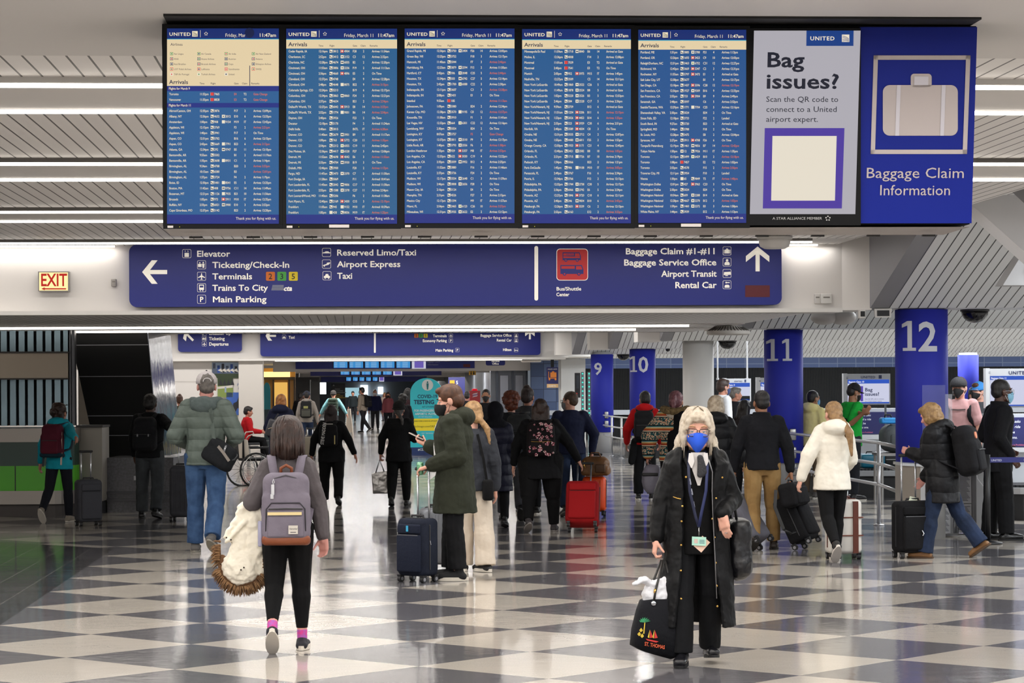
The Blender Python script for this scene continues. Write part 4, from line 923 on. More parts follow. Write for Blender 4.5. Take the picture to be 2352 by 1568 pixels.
# lit shop, black hoarding, directory, kiosks down the corridor
xw = xs - .1
t = hthing('shop', 'warm amber lit shop front on the left of the corridor', 'shop', (xw, 90, 0)); q = lambda px, a_=92: HP(px, 900, a_).x - xw; z = lambda py, a_=92: HP(650, py, a_).z
MB().box((q(600), 1, 0), (q(680), 1.2, 2.5)).obj('back_wall', mat('#b5893f', .4), t); MB().box((q(632), .92, z(950)), (q(662), 1, z(878))).obj('lit_panel', glow('#e8b45a', .95), t)
MB().box((q(606), .2, z(866)), (q(668), 1.0, z(854))).obj('light_bar', glow('#ffd98c', 1.6), t)
for px in (628, 664, 676): MB().box((q(px), .8, 0), (q(px) + .07, .9, z(868))).obj('frame_post', mat('#3a2a14', .4), t)
MB().box((q(606), .7, z(872)), (q(680), .95, z(866))).obj('frame_beam', mat('#2d2212', .4), t)
o = hthing('teal_banner', 'small round topped teal standing banner at the amber shop front', 'banner', (HP(613, 900, 84).x, 84, 0)); k = 84 / F; zt_, zb_ = HP(613, 878, 84).z, HP(613, 940, 84).z
m = MB(); w_ = 8 * k; pts = [V((-w_, 0, zb_))] + [V((-w_ * cos(R(15 * j)), 0, zt_ - w_ * 2.4 + w_ * 2.4 * sin(R(15 * j)))) for j in range(13)] + [V((w_, 0, zb_))]; m.prism(pts, (0, .06, 0)); m.obj('panel', mat('#1d7f8c', .5), o); MB().box((-w_, 0, 0), (w_, .2, zb_)).obj('base', mat('#2a3f46', .5), o)
t = hthing('hoarding', 'black hoarding with a white post closing off a shop unit', 'hoarding', (HP(706, 900, 112).x, 112, 0)); q = lambda px: HP(px, 900, 112).x - HP(706, 900, 112).x; z = lambda py: HP(706, py, 112).z
MB().box((q(676), 0, 0), (q(734), .3, z(866))).obj('black_panel', mat('#101116', .5), t); MB().box((q(712), -.05, z(925)), (q(714.5), 0, z(872))).obj('white_post', mat('#c9ccd0', .4), t); MB().box((q(714), -.06, 0), (q(733), 0, z(876))).obj('side_panel', mat('#0a0b0e', .4), t)
t = hthing('directory_sign', 'black standing directory sign with an up arrow down the corridor', 'directory sign', (HP(777, 900, 125).x, 125, 0)); ff = Face(125 - .06); o_ = t
k = 125 / F; MB().box((-16 * k, -.05, HP(777, 962, 125).z * 0), (16 * k, .1, HP(777, 880, 125).z)).obj('panel', mat('#16181a', .5), t)
m = MB()
for r_ in range(6): m.box((-8 * k, -.056, HP(777, 894 + r_ * 4, 125).z), ((4 + 7 * (r_ % 3)) * k, -.05, HP(777, 892.6 + r_ * 4, 125).z), 0 if r_ < 3 else 1)
m.prism([V((-13 * k, -.05, HP(777, 886, 125).z)), V((-10.5 * k, -.05, HP(777, 882, 125).z)), V((-8 * k, -.05, HP(777, 886, 125).z))], (0, -.006, 0), 0); m.obj('lettering', [mat('#9aa0a0', .6), mat('#c9a83a', .6)], t)
t = hthing('easel_sign', 'white folding easel sign standing on the corridor floor', 'easel', (HP(802, 984, 92).x, 92, 0)); k = 92 / F
for sx_ in (-1, 1): MB().tube([(sx_ * .14, -.1, 0), (sx_ * .03, 0, .98)], .03).obj('leg', mat('#b3aaa0', .5), t)
m = MB(); m.hexa([(-.12, -.14, .1), (.10, -.14, .1), (.10, -.1, .1), (-.12, -.1, .1), (-.06, -.03, .9), (.04, -.03, .9), (.04, .01, .9), (-.06, .01, .9)]); m.obj('board', mat('#8f867c', .5), t)
# covid kiosk
dk_ = 64.0; t = thing('testing_kiosk', 'tall round topped teal and yellow information kiosk behind the parka man', 'information kiosk', V((P(974, 1, dk_).x, dk_, 0))); q = lambda px: P(px, 1, dk_).x - t.location.x; z = lambda py: P(974, py, dk_).z
xl, xr = q(937), q(1011); rr_ = (xr - xl) / 2
def band(za, zb, m_, nm, y=0, arch=False):
    if arch: pts = [V((xl, y, za))] + [V((-rr_ * cos(R(10 * j)) + (xl + xr) / 2, y, zb - rr_ * .95 + rr_ * .95 * sin(R(10 * j)))) for j in range(19)] + [V((xr, y, za))]
    else: pts = [V((xl, y, za)), V((xl, y, zb)), V((xr, y, zb)), V((xr, y, za))]
    return MB().prism(pts, (0, .35, 0)).obj(nm, m_, t)
TEAL = mat('#2fb2bd', .45, emit=.18); band(z(961), z(868), TEAL, 'top_panel', 0, True); band(z(989), z(961), mat('#ead32b', .45, emit=.15), 'yellow_panel'); band(z(1027), z(989), TEAL, 'lower_panel'); band(0, z(1027), mat('#233a72', .5), 'base')
m = MB(); T_ = lambda st, px, py, c, **kw: text(m, st, (q(px), -.005, z(py)), (1, 0, 0), (0, 0, 1), c * dk_ / F, **kw)
T_('COVID-19', 953.5, 914, 8.3, bold=1, mi=0, sx=.9); T_('TESTING', 945.5, 927.5, 9.6, bold=1.6, mi=0, sx=.9); T_("AT O'HARE", 964, 936, 4, mi=0, it=.2); T_('FOR PASSENGERS &', 946, 945, 5, bold=1, mi=1, sx=.85); T_('AIRPORT EMPLOYEES', 948, 952.5, 5, bold=1, mi=1, sx=.8); T_('NO TEST REQUIRED', 955, 958, 2.6, mi=1)
T_('LEARN MORE & MAKE AN APPOINTMENT', 944, 968, 2.9, mi=2, bold=.5, sx=.85); T_('flychicago.com/ORDtest', 945, 981, 4.6, mi=2, sx=.95); T_('#CDA', 954, 1034.5, 5, bold=1, mi=1); T_('VISIT TERMINAL 5', 962, 996, 2.8, mi=1)
m.obj('lettering', [mat('#15355c', .5), mat('#e8f0f0', .5), mat('#5a5a20', .5)], t)
m = MB(); c = V((q(977), -.004, z(884))); r_ = 13 * dk_ / F; m.prism([c + V((r_ * cos(R(15 * j)), 0, r_ * sin(R(15 * j)))) for j in range(24)], (0, -.004, 0), 0)
m.ell(c + V((0, -.009, r_ * .5)), (r_ * .13, .004, r_ * .16), mi=1); m.prism([c + V((a * r_, -.008, b * r_)) for a, b in ((-.2, .3), (.2, .3), (.17, -.2), (.1, -.8), (-.1, -.8), (-.17, -.2))], (0, -.003, 0), 1); m.obj('emblem', [mat('#e9efee', .5), mat('#1f7f86', .5)], t)
# right side of the corridor: lifts, tiled pier, cart sign, light strings
t = hthing('elevator_bank', 'brushed metal elevator doors beyond the passengers', 'elevator', (HP(1172, 900, 83).x, 83, 0)); q = lambda px: HP(px, 900, 83).x - HP(1172, 900, 83).x; z = lambda py: HP(1172, py, 83).z
MB().box((q(1128), .3, 0), (q(1214), .6, 2.6)).obj('surround', mat('#7d828c', .35, .5), t)
for a, b in ((1150, 1168), (1185, 1202)): MB().box((q(a), .2, 0), (q(b), .3, z(862))).obj('door', mat('#a9adb6', .25, .9), t)
for a in (1140, 1176, 1208): MB().box((q(a), .15, 0), (q(a + 5), .3, 2.6)).obj('frame_post', mat('#5c626d', .3, .8), t)
struct('wall_pier', MB().box((HP(1213, 900, 82).x, 80.9, 0), (HP(1292, 900, 82).x, 81.0, ZL)), tile_mat('#3e4f73', '#66789c', '#28324a', .42, 'tile2'))
struct('trim_8', MB().box((HP(1289, 900, 76).x, 76, 0), (HP(1345, 900, 76).x, 77, ZL)), mat('#c9cbcb', .5))
t = hthing('hanging_poster', 'orange luggage cart pictogram poster hung before the blue tiled pier', 'poster', (HP(1269, 870, 76).x, 76, 0)); k = 76 / F; z = lambda py: HP(1269, py, 76).z; ff = Face(76 - .02)
MB().box((-13.5 * k, 0, z(889)), (13.5 * k, .06, z(843))).obj('panel', mat('#23245c', .5), t); MB().box((-13 * k, -.01, z(890)), (13 * k, .07, z(881.5))).obj('price_strip', mat('#d9b27c', .5), t)
m = MB(); B_ = lambda a, b, c, d_, mi=0: m.box((a * k, -.02, z(d_)), (c * k, -.004, z(b)), mi)
B_(-5, 855, 9, 866); B_(-8, 867, 9, 869); B_(-9.5, 853, -8, 869); B_(-1, 852.5, 4, 855)
for u in (-7, 7): m.cyl((u * k, -.02, z(871)), (u * k, -.004, z(871)), 2.2 * k)
m.obj('pictogram', mat('#d98232', .5), t); m = MB(); text(m, 'SMARTE CARTE', (-11 * k, -.012, z(849)), (1, 0, 0), (0, 0, 1), 3 * k, sx=.75); text(m, 'CARTS', (-9 * k, -.022, z(888)), (1, 0, 0), (0, 0, 1), 4 * k, bold=1); m.obj('lettering', mat('#e9e4da', .5), t)
MB().box((-.05, 0, z(843)), (.05, .05, ZL)).obj('hanger', BLACK, t)
t = hthing('wall_display', 'narrow black display on the side of the white pier by the nine column', 'display', (HP(1327, 880, 75).x, 75, 0)); k = 75 / F; z = lambda py: HP(1327, py, 75).z
MB().box((-6 * k, 0, z(913)), (6 * k, .2, z(856))).obj('case', BLACK, t); MB().box((-4 * k, -.01, z(909)), (-1 * k, 0, z(902))).obj('red_mark', glow('#d02828', .8), t); MB().box((-3 * k, -.01, z(892)), (3 * k, 0, z(862))).obj('picture', mat('#2c2f36', .3), t)
for j, px in enumerate((1338, 1353)):
    t = hthing('light_string', 'teal string of lights on the pier beside the nine column, %s of two' % ('left', 'right')[j], 'light string', (HP(px, 880, 74).x, 74, 0)); z = lambda py: HP(1340, py, 74).z; k = 74 / F
    MB().box((-3 * k, 0, 0), (3 * k, .1, z(854))).obj('backing', mat('#5d6f74', .3, .3), t)
    m = MB()
    for r_ in range(15): m.ell((0, -.02, z(858 + r_ * 10)), (1.8 * k, .02, 1.8 * k))
    m.obj('bulbs', glow('#40e0c8', 1.3), t)
t = hthing('shop_sign', 'navy sign with an amber lamp beside the lifts', 'sign', (HP(1050, 880, 105).x, 105, 0)); k = 105 / F; z = lambda py: HP(1050, py, 105).z
MB().box((-20 * k, 0, z(925)), (18 * k, .1, z(866))).obj('panel', mat('#272a66', .5), t); MB().box((-17 * k, -.05, z(884)), (-6 * k, 0, z(873))).obj('amber_lamp', glow('#ffb030', 1.5), t); m = MB(); text(m, '5', (-3 * k, -.01, z(882)), (1, 0, 0), (0, 0, 1), 8 * k, bold=1); m.obj('numeral', mat('#b8bad0', .5), t)
t = hthing('bank_machine', 'red cash machine with a white flag like emblem by the lifts', 'cash machine', (HP(1091, 900, 90).x, 90, 0)); k = 90 / F; z = lambda py: HP(1091, py, 90).z
MB().box((-12 * k, 0, 0), (12 * k, .5, z(897))).obj('body', mat('#b01a2a', .4), t); MB().lathe([(7 * k, z(897)), (6 * k, z(893)), (.01, z(892))], (0, .25, 0)).obj('top_lamp', glow('#e01830', .7), t, True)
m = MB()
for r_ in range(3): m.prism([V((-7 * k, -.01, z(912 - r_ * 3))), V((4 * k, -.01, z(910 - r_ * 3))), V((7 * k, -.01, z(907.5 - r_ * 3))), V((-3 * k, -.01, z(909.5 - r_ * 3)))], (0, .005, 0), r_ % 2)
m.obj('emblem', [mat('#e9e6ee', .5), mat('#8d93c8', .5)], t)
o = hthing('corridor_sign', 'yellow restroom sign hanging far along the corridor', 'sign', (HP(1085, 856, 98).x, 98, 0)); k = 98 / F; MB().box((-8 * k, 0, HP(1085, 861, 98).z), (8 * k, .08, HP(1085, 851, 98).z)).obj('panel', mat('#d8a62a', .5), o); MB().box((-.03, .02, HP(1085, 851, 98).z), (.03, .06, ZL)).obj('hanger', BLACK, o)
m = MB()
for u in (-3, 3): m.ell((u * k, -.01, HP(1085, 853.5, 98).z), (1.2 * k, .01, 1.2 * k)); m.box((u * k - 1.4 * k, -.012, HP(1085, 860, 98).z), (u * k + 1.4 * k, 0, HP(1085, 855, 98).z))
m.obj('pictogram', BLACK, o)
# ---------------------------------------------------------------- baggage hall: rails, monitors, carousels, podium
RAIL = mat('#c2c3c6', .28, .75)
def railing(lab, posts, hs, ends):
    t = thing('railing', lab, 'railing', V((*posts[0].xy, 0)))
    for p in posts:
        l = p - t.location; MB().cyl((l.x, l.y, 0), (l.x, l.y, hs[0] + .02), .024, 12).obj('post', RAIL, t, True); MB().lathe([(.07, 0), (.07, .012), (.03, .02)], (l.x, l.y, 0)).obj('base_plate', RAIL, t, True)
    path = [V((*e.xy, 0)) for e in ends]
    for h in hs: MB().tube([V((p.x - t.location.x, p.y - t.location.y, h)) for p in path], .021, 10).obj('rail', RAIL, t, True)
c11 = P(1808, 1000, 37.3); p1 = P(2019, 1209, 30.7); c12 = P(2062, 1000, 28.6)
railing('three bar steel railing running from the eleven column to the twelve column', [p1], (1.03, .77, .51), [c11, p1, c12])
e0 = P(1386, 957, 64.8); e1 = P(1405, 957, 62); e2 = P(1427, 957, 60); e3 = P(1476, 957, 57)
railing('white steel railing between the nine and ten columns', [e1, e2], (1.0, .74, .48), [e0, e1, e2, e3])
def screen_stand(lab, px0, px1, py0, py1, d, num, title, body, zbot=1.0):
    k = d / F; cx_ = (px0 + px1) / 2; t = thing('claim_monitor', lab, 'monitor', V((P(cx_, 1, d).x, d, 0))); q = lambda px: P(px, 1, d).x - t.location.x; z = lambda py: P(cx_, py, d).z
    hd = (py1 - py0) * .19
    MB().box((q(px0), 0, z(py1)), (q(px1), .14, z(py0))).obj('case', mat('#bdbfc3', .4), t)
    MB().box((q(px0) - 9 * k, -.01, z(py1 + 2)), (q(px0), .16, z(py0 - 1))).obj('side_sign', mat('#c9cbce', .4), t)
    m = MB(); m.mark('side_number'); text(m, num, (q(px0) - 2.5 * k, -.014, z(py0 + 6)), (0, 0, -1), (1, 0, 0), 4.5 * k, bold=.5); m.mark('header_lettering'); text(m, 'UNITED', (q(cx_) - 1.5 * k, -.006, z(py0 + hd * .78)), (1, 0, 0), (0, 0, 1), 5.6 * k * (px1 - px0) / 100, al='c', bold=1, sx=1.15, track=.05)
    m.mark('emblem'); m.box((q(cx_ + 23 * (px1 - px0) / 100), -.006, z(py0 + hd * .85)), (q(cx_ + 30 * (px1 - px0) / 100), 0, z(py0 + hd * .25))); m.split(mat('#333c60', .5), t)
    m = MB(); m.box((q(px0 + 1), -.008, z(py1 - 3)), (q(px1 - 3), 0, z(py0 + hd)), 0); m.box((q(px0 + 1), -.012, z(py0 + hd + 9)), (q(px1 - 3), 0, z(py0 + hd)), 1); m.box((q(px0 + 1), -.012, z(py1 - 3)), (q(px1 - 3), 0, z(py1 - 6)), 1)
    if body == 'bag': m.box((q(px0 + 30), -.012, z(py1 - 8)), (q(px0 + 36), 0, z(py0 + hd + 15)), 2)
    if body == 'dark': m.box((q(px0 + 1), -.012, z(py1 - 3)), (q(px1 - 3), 0, z(py0 + hd + 30)), 3)
    m.obj('screen', [glow('#d3d6ee', .85), glow('#2b57c4', .85), glow('#5a46b0', .8), glow('#101218', .3)], t)
    m = MB(); tx = lambda st, px, py, c, mi, **kw: text(m, st, (q(px), -.014, z(py)), (1, 0, 0), (0, 0, 1), c * k, mi=mi, **kw)
    tx(title, px0 + 3, py0 + hd + 7, 4.3, 0, bold=1, sx=.85); 
    if body == 'bag':
        tx('Bag', px0 + 40, py0 + hd + 27, 8.2, 1, bold=.8, sx=1.1); tx('issues?', px0 + 40, py0 + hd + 37, 8.2, 1, bold=.8, sx=1.1); tx('Scan the QR code to connect', px0 + 40, py0 + hd + 46, 3.3, 2, sx=.8); tx('to a United airport expert.', px0 + 40, py0 + hd + 51, 3.3, 2, sx=.8)
    if body == 'list': tx('1234   Chicago', px0 + 70, py0 + hd + 18, 3, 2) if False else None
    m.obj('screen_writing', [glow('#eef0fa', .9), glow('#1f3170', .4), glow('#4a4f80', .6)], t)
    MB().box((q(px1 - 12), .05, 0), (q(px1 - 8), .1, z(py1))).obj('pole', mat('#6d7075', .4, .6), t); MB().box((q(px1 - 20), -.1, 0), (q(px1), .25, .03)).obj('base_plate', mat('#6d7075', .4, .6), t)
screen_stand('monitor with the Bag issues message above the carousel behind the green shirt man', 1941, 2040, 858, 929, 41, '10', 'Baggage Claim 10', 'bag')
screen_stand('monitor with a plain white screen at the right edge above the carousel', 2268, 2405, 846, 935, 33, '11', 'Baggage Claim 11', 'list')
screen_stand('monitor half hidden behind the white shirt man', 1664, 1720, 869, 922, 52, '9', 'Claim 9', 'dark')
screen_stand('monitor peeking out left of the eleven column', 1741, 1800, 867, 925, 50, '8', 'Baggage', 'bag')
def hangrod(px): 
    a = P(px, 826, 52.2); b = P(px, 870, 52.2); o = thing('hanging_rod', 'thin white rod above the half hidden monitor, %s of two' % ('left' if px < 1700 else 'right'), 'rod', V((a.x, a.y, b.z))); MB().cyl((0, 0, 0), (0, 0, ZC + .125 - b.z), .018, 8).obj('rod', WHITE, o); MB().cyl((0, 0, -.02), (0, 0, .02), .03, 8).obj('clamp', WHITE, o)
hangrod(1648); hangrod(1716)
def banner(lab, px0, px1, py0, py1, d, c, pxs, words):
    k = d / F; t = thing('warning_banner', lab, 'banner', V((P((px0 + px1) / 2, 1, d).x, d, 0))); q = lambda px: P(px, 1, d).x - t.location.x; z = lambda py: P((px0 + px1) / 2, py, d).z
    MB().box((q(px0), .02, 0), (q(px1), .5, z(py0 - 8))).obj('counter_body', mat('#b3b7bd', .4), t); MB().box((q(px0), -.02, z(py1)), (q(px1), .02, z(py0))).obj('navy_panel', mat('#20235c', .5), t); MB().box((q(px0), -.03, z(py1 + 12)), (q(px1), .02, z(py1 + 1))).obj('ledge', mat('#cfd2d6', .35, .3), t)
    m = MB()
    for j, (st, px) in enumerate(words): text(m, st, (q(px), -.024, z(py0 + c * 1.55 + j * c * 1.85 + 2)), (1, 0, 0), (0, 0, 1), c * k, it=.2, bold=.6, sx=.92)
    text(m, "Solicitation at O'Hare is Prohibited", (q(pxs), -.024, z(py1 - 3)), (1, 0, 0), (0, 0, 1), c * .62 * k, bold=.8, mi=1); m.obj('lettering', [mat('#d9dcea', .5), mat('#c2678c', .5)], t)
banner('dark blue solicitation warning banner behind the green shirt man', 1850, 2062, 946, 997, 42, 5, 1938, [('Anyone who asks', 1949), ('if you need a ride', 1950), ("shouldn't be", 1951), ('giving you one.', 1951)])
banner('dark blue solicitation warning banner at the right edge behind the black suit man', 2262, 2460, 958, 1026, 34, 6.6, 2270, [('Anyone who asks', 2278), ('if you need a ride', 2278), ("shouldn't be", 2283), ('giving you one.', 2280)])
def carousel(lab, px0, px1, d, dep):
    t = thing('baggage_carousel', lab, 'baggage carousel', V((P((px0 + px1) / 2, 1, d).x, d, 0))); a, b = P(px0, 1, d).x - t.location.x, P(px1, 1, d).x - t.location.x
    MB().rrect((a, 0, 0), (1, 0, 0), (0, 1, 0), b - a, dep, .6, (0, 0, .34)).obj('skirt', mat('#141518', .5), t); MB().rrect((a - .06, -.06, .34), (1, 0, 0), (0, 1, 0), b - a + .12, dep + .12, .62, (0, 0, .08)).obj('bumper', mat('#b4b6ba', .3, .8), t)
    m = MB().rrect((a + .08, .1, .42), (1, 0, 0), (0, 1, 0), b - a - .16, dep - .2, .5, (0, 0, .03)); m.obj('belt', mat('#26272b', .5, wave=(6, 'X', 1, 0)), t); return t
carousel('long dark baggage carousel behind the railing', 1850, 2330, 38.2, 2.4)
carousel('second baggage carousel at the right edge behind the black suit man', 2270, 2560, 31.6, 1.15)
carousel('far baggage carousel beyond the ten column', 1440, 1700, 60, 3)
def bagbox(name, lab, cat, c, half, r, m_, parts):
    t = thing(name, lab, cat, c); MB().rbox((0, 0, half[2]), half, r).obj('body', m_, t, True)
    for nm, f_, mm in parts:
        m = MB(); f_(m); m.obj(nm, mm, t, True)
hd_ = lambda x, z, w=.08: (lambda m: m.tube([(x - w, 0, z), (x - w * .8, 0, z + .05), (x + w * .8, 0, z + .05), (x + w, 0, z)], .012))
bagbox('suitcase', 'teal hard suitcase lying on the carousel behind the railing', 'suitcase', V((P(1994, 1, 38.8).x, 38.8, .45)), (.19, .28, .11), .05, mat('#1d6f8c', .35), [('handle', hd_(0, .2), BLACK), ('stripe', lambda m: m.rbox((0, 0, .11), (.192, .02, .112), .01), mat('#144e63', .4))])
bagbox('suitcase', 'black suitcase lying beside the teal one on the carousel', 'suitcase', V((P(2040, 1, 38.9).x, 38.9, .45)), (.15, .28, .13), .05, mat('#121317', .5), [('handle', hd_(0, .24), BLACK), ('zip', lambda m: m.rbox((0, -.285, .13), (.12, .005, .006), .002), STEEL)])
bagbox('duffel_bag', 'big rounded grey duffel bag beside the twelve column', 'bag', V((P(2052, 1, 36.5).x, 36.5, .75)), (.22, .4, .21), .17, mat('#4b5053', .7, bump=(20, .3)), [('handle', hd_(0, .42), BLACK), ('pocket', lambda m: m.rbox((0, -.36, .18), (.14, .05, .1), .04), mat('#3f4447', .7))])
bagbox('folded_bag', 'bright blue folded bag on top of the grey duffel', 'bag', V((P(2034, 1, 36.4).x, 36.4, 1.18)), (.115, .14, .045), .03, mat('#2f8fd8', .5), [('flap', lambda m: m.rbox((.02, -.1, .07), (.1, .05, .02), .015), mat('#3da0e8', .5)), ('handle', hd_(0, .08, .05), BLACK)])
t = thing('table_stand', 'small steel table carrying the grey duffel by the twelve column', 'table', V((P(2052, 1, 36.5).x, 36.5, 0))); MB().box((-.3, -.4, .71), (.3, .4, .75)).obj('top', STEEL, t)
for a in (-.26, .26):
    for b in (-.36, .36): MB().cyl((a, b, 0), (a, b, .71), .02).obj('leg', STEEL, t)
# podium and notice stand by column 12
t = thing('podium', 'brushed steel podium in front of the twelve column', 'podium', V((P(2098, 1, 27.2).x, 27.2, 0))); q = lambda px: P(px, 1, 27.2).x - t.location.x
PST = mat('#8d8378', .3, .75, bump=(50, .05, (1, 1, 30)))
MB().box((q(2066), 0, .0), (q(2108), .5, .86)).obj('front', PST, t); MB().box((q(2108), .0, .0), (q(2133), .5, .86)).obj('side_panel', mat('#b3b3b3', .35, .6), t); MB().hexa([(q(2062), -.03, .86), (q(2137), -.03, .84), (q(2137), .52, .84), (q(2062), .52, .86), (q(2062), -.03, .89), (q(2137), -.03, .865), (q(2137), .52, .865), (q(2062), .52, .89)]).obj('top', mat('#c9cacc', .3, .5), t)
dn = 28.4; t = thing('notice_stand', 'steel notice stand with printed white sheets behind the black puffer woman', 'notice stand', V((P(2200, 1, dn).x, dn, 0))); q = lambda px: P(px, 1, dn).x - t.location.x; z = lambda py: P(2200, py, dn).z
MB().box((q(2236), 0, .0), (q(2258), .5, z(1076))).obj('pedestal', mat('#a3a3a4', .35, .6), t); MB().box((q(2128), .3, .02), (q(2240), .36, z(1080))).obj('back_panel', mat('#b5b5b6', .4, .3), t); MB().box((q(2205), -.04, z(1077)), (q(2262), .52, z(1073))).obj('top', mat('#d0d1d3', .35, .3), t)
PAP = [mat('#dcdcdf', .6), mat('#6f7078', .6)]
for (a, b, c, e) in ((2200, 1086, 2235, 1158), (2200, 1160, 2235, 1227), (2136, 1150, 2186, 1227)):
    m = MB(); m.box((q(a), .28, z(e)), (q(b_ := c), .29, z(b)), 0)
    for r_ in range(int((e - b - 8) / 3)): m.box((q(a + 3), .276, z(b + 6.2 + r_ * 3)), (q(c - 3 - (r_ * 7) % 9), .28, z(b + 5 + r_ * 3)), 1)
    m.obj('printed_sheet', PAP, t)
for px in (2189, 2196): MB().cyl((q(px), .1, 0), (q(px), .1, z(1080)), .013).obj('post', CHROME, t, True)
MB().lathe([(.2, 0), (.2, .012), (.03, .03)], (q(2190), .1, 0)).obj('base_plate', STEEL, t, True)
m = MB().tube([(q(2234), -.02, z(1080)), (q(2238), -.04, z(1100)), (q(2252), -.05, z(1118)), (q(2257), -.04, z(1140)), (q(2256), -.02, z(1180))], .004); m.obj('cable', mat('#c9c9cc', .5), t)
db = 27.0; t = thing('barrier_belt', 'navy retractable queue belt stretched toward the right edge', 'queue barrier', V((P(2262, 1, db).x, db, 0))); q = lambda px: P(px, 1, db).x - t.location.x; z = lambda py: P(2262, py, db).z
MB().cyl((0, 0, 0), (0, 0, .98), .03).obj('post', BLACK, t, True); MB().lathe([(.16, 0), (.16, .02), (.04, .04)]).obj('base', BLACK, t, True)
m = MB().box((q(2236), -.005, z(1062)), (q(2440), .005, z(1050))); m.obj('belt', mat('#23286e', .5), t); m = MB()
for px in (2270, 2345): text(m, 'UNITED', (q(px), -.008, z(1059)), (1, 0, 0), (0, 0, 1), 4.6 * db / F, bold=.5, sx=1.1)
m.obj('belt_lettering', mat('#c9cbe0', .5), t)
t = thing('acrylic_shield', 'clear acrylic shield standing beside the twelve column', 'shield', V((P(2140, 1, 27.4).x, 27.4, .88))); q = lambda px: P(px, 1, 27.4).x - t.location.x; z = lambda py: P(2140, py, 27.4).z - .88
GL = mat('#cfd6e6', .06, alpha=.07); MB().box((q(2113), 0, 0), (q(2166), .008, z(884))).obj('pane', GL, t); MB().box((q(2166), 0, 0), (q(2182), .008, z(905))).obj('side_pane', mat('#d9dde6', .1, alpha=.2), t)
# ---------------------------------------------------------------- people
SKINS = {'pale': mat('#d9a590', .55, noise=(30, '#cf9480', .6)), 'mid': mat('#b9806a', .55), 'tan': mat('#9a6a4e', .55), 'dark': mat('#4a2e22', .5), 'rose': mat('#d3958a', .55)}
def hairm(c1, c2, rough=.5): return mat(c1, rough, noise=(26, c2, .9), bump=(40, .5, (1, 1, .12)))
HAIR = {'black': hairm('#100d0e', '#1d1717'), 'brown': hairm('#22140f', '#3b241b'), 'chest': hairm('#3e2518', '#5e3a24'), 'auburn': hairm('#4d2418', '#7d3f28'), 'blond': hairm('#a9804c', '#cfa86e'), 'ash': hairm('#b3a48f', '#dacebc'), 'straw': hairm('#86643f', '#b48f62'), 'pink': hairm('#6d4148', '#8f5d64'), 'grey': hairm('#57524e', '#7c7670')}
def cloth(c, c2=None, b=.25, sc=14, rough=.85): return mat(c, rough, noise=(7, c2, .8) if c2 else None, bump=(sc, b), spec=.25)
def puff(c, sc=2.2, b=.8, rough=.6, dist=1.2): return mat(c, rough, wave=(sc, 'Z', b, dist), bump=(18, .25), spec=.3)
ORG_ = V((0, 0, 0))
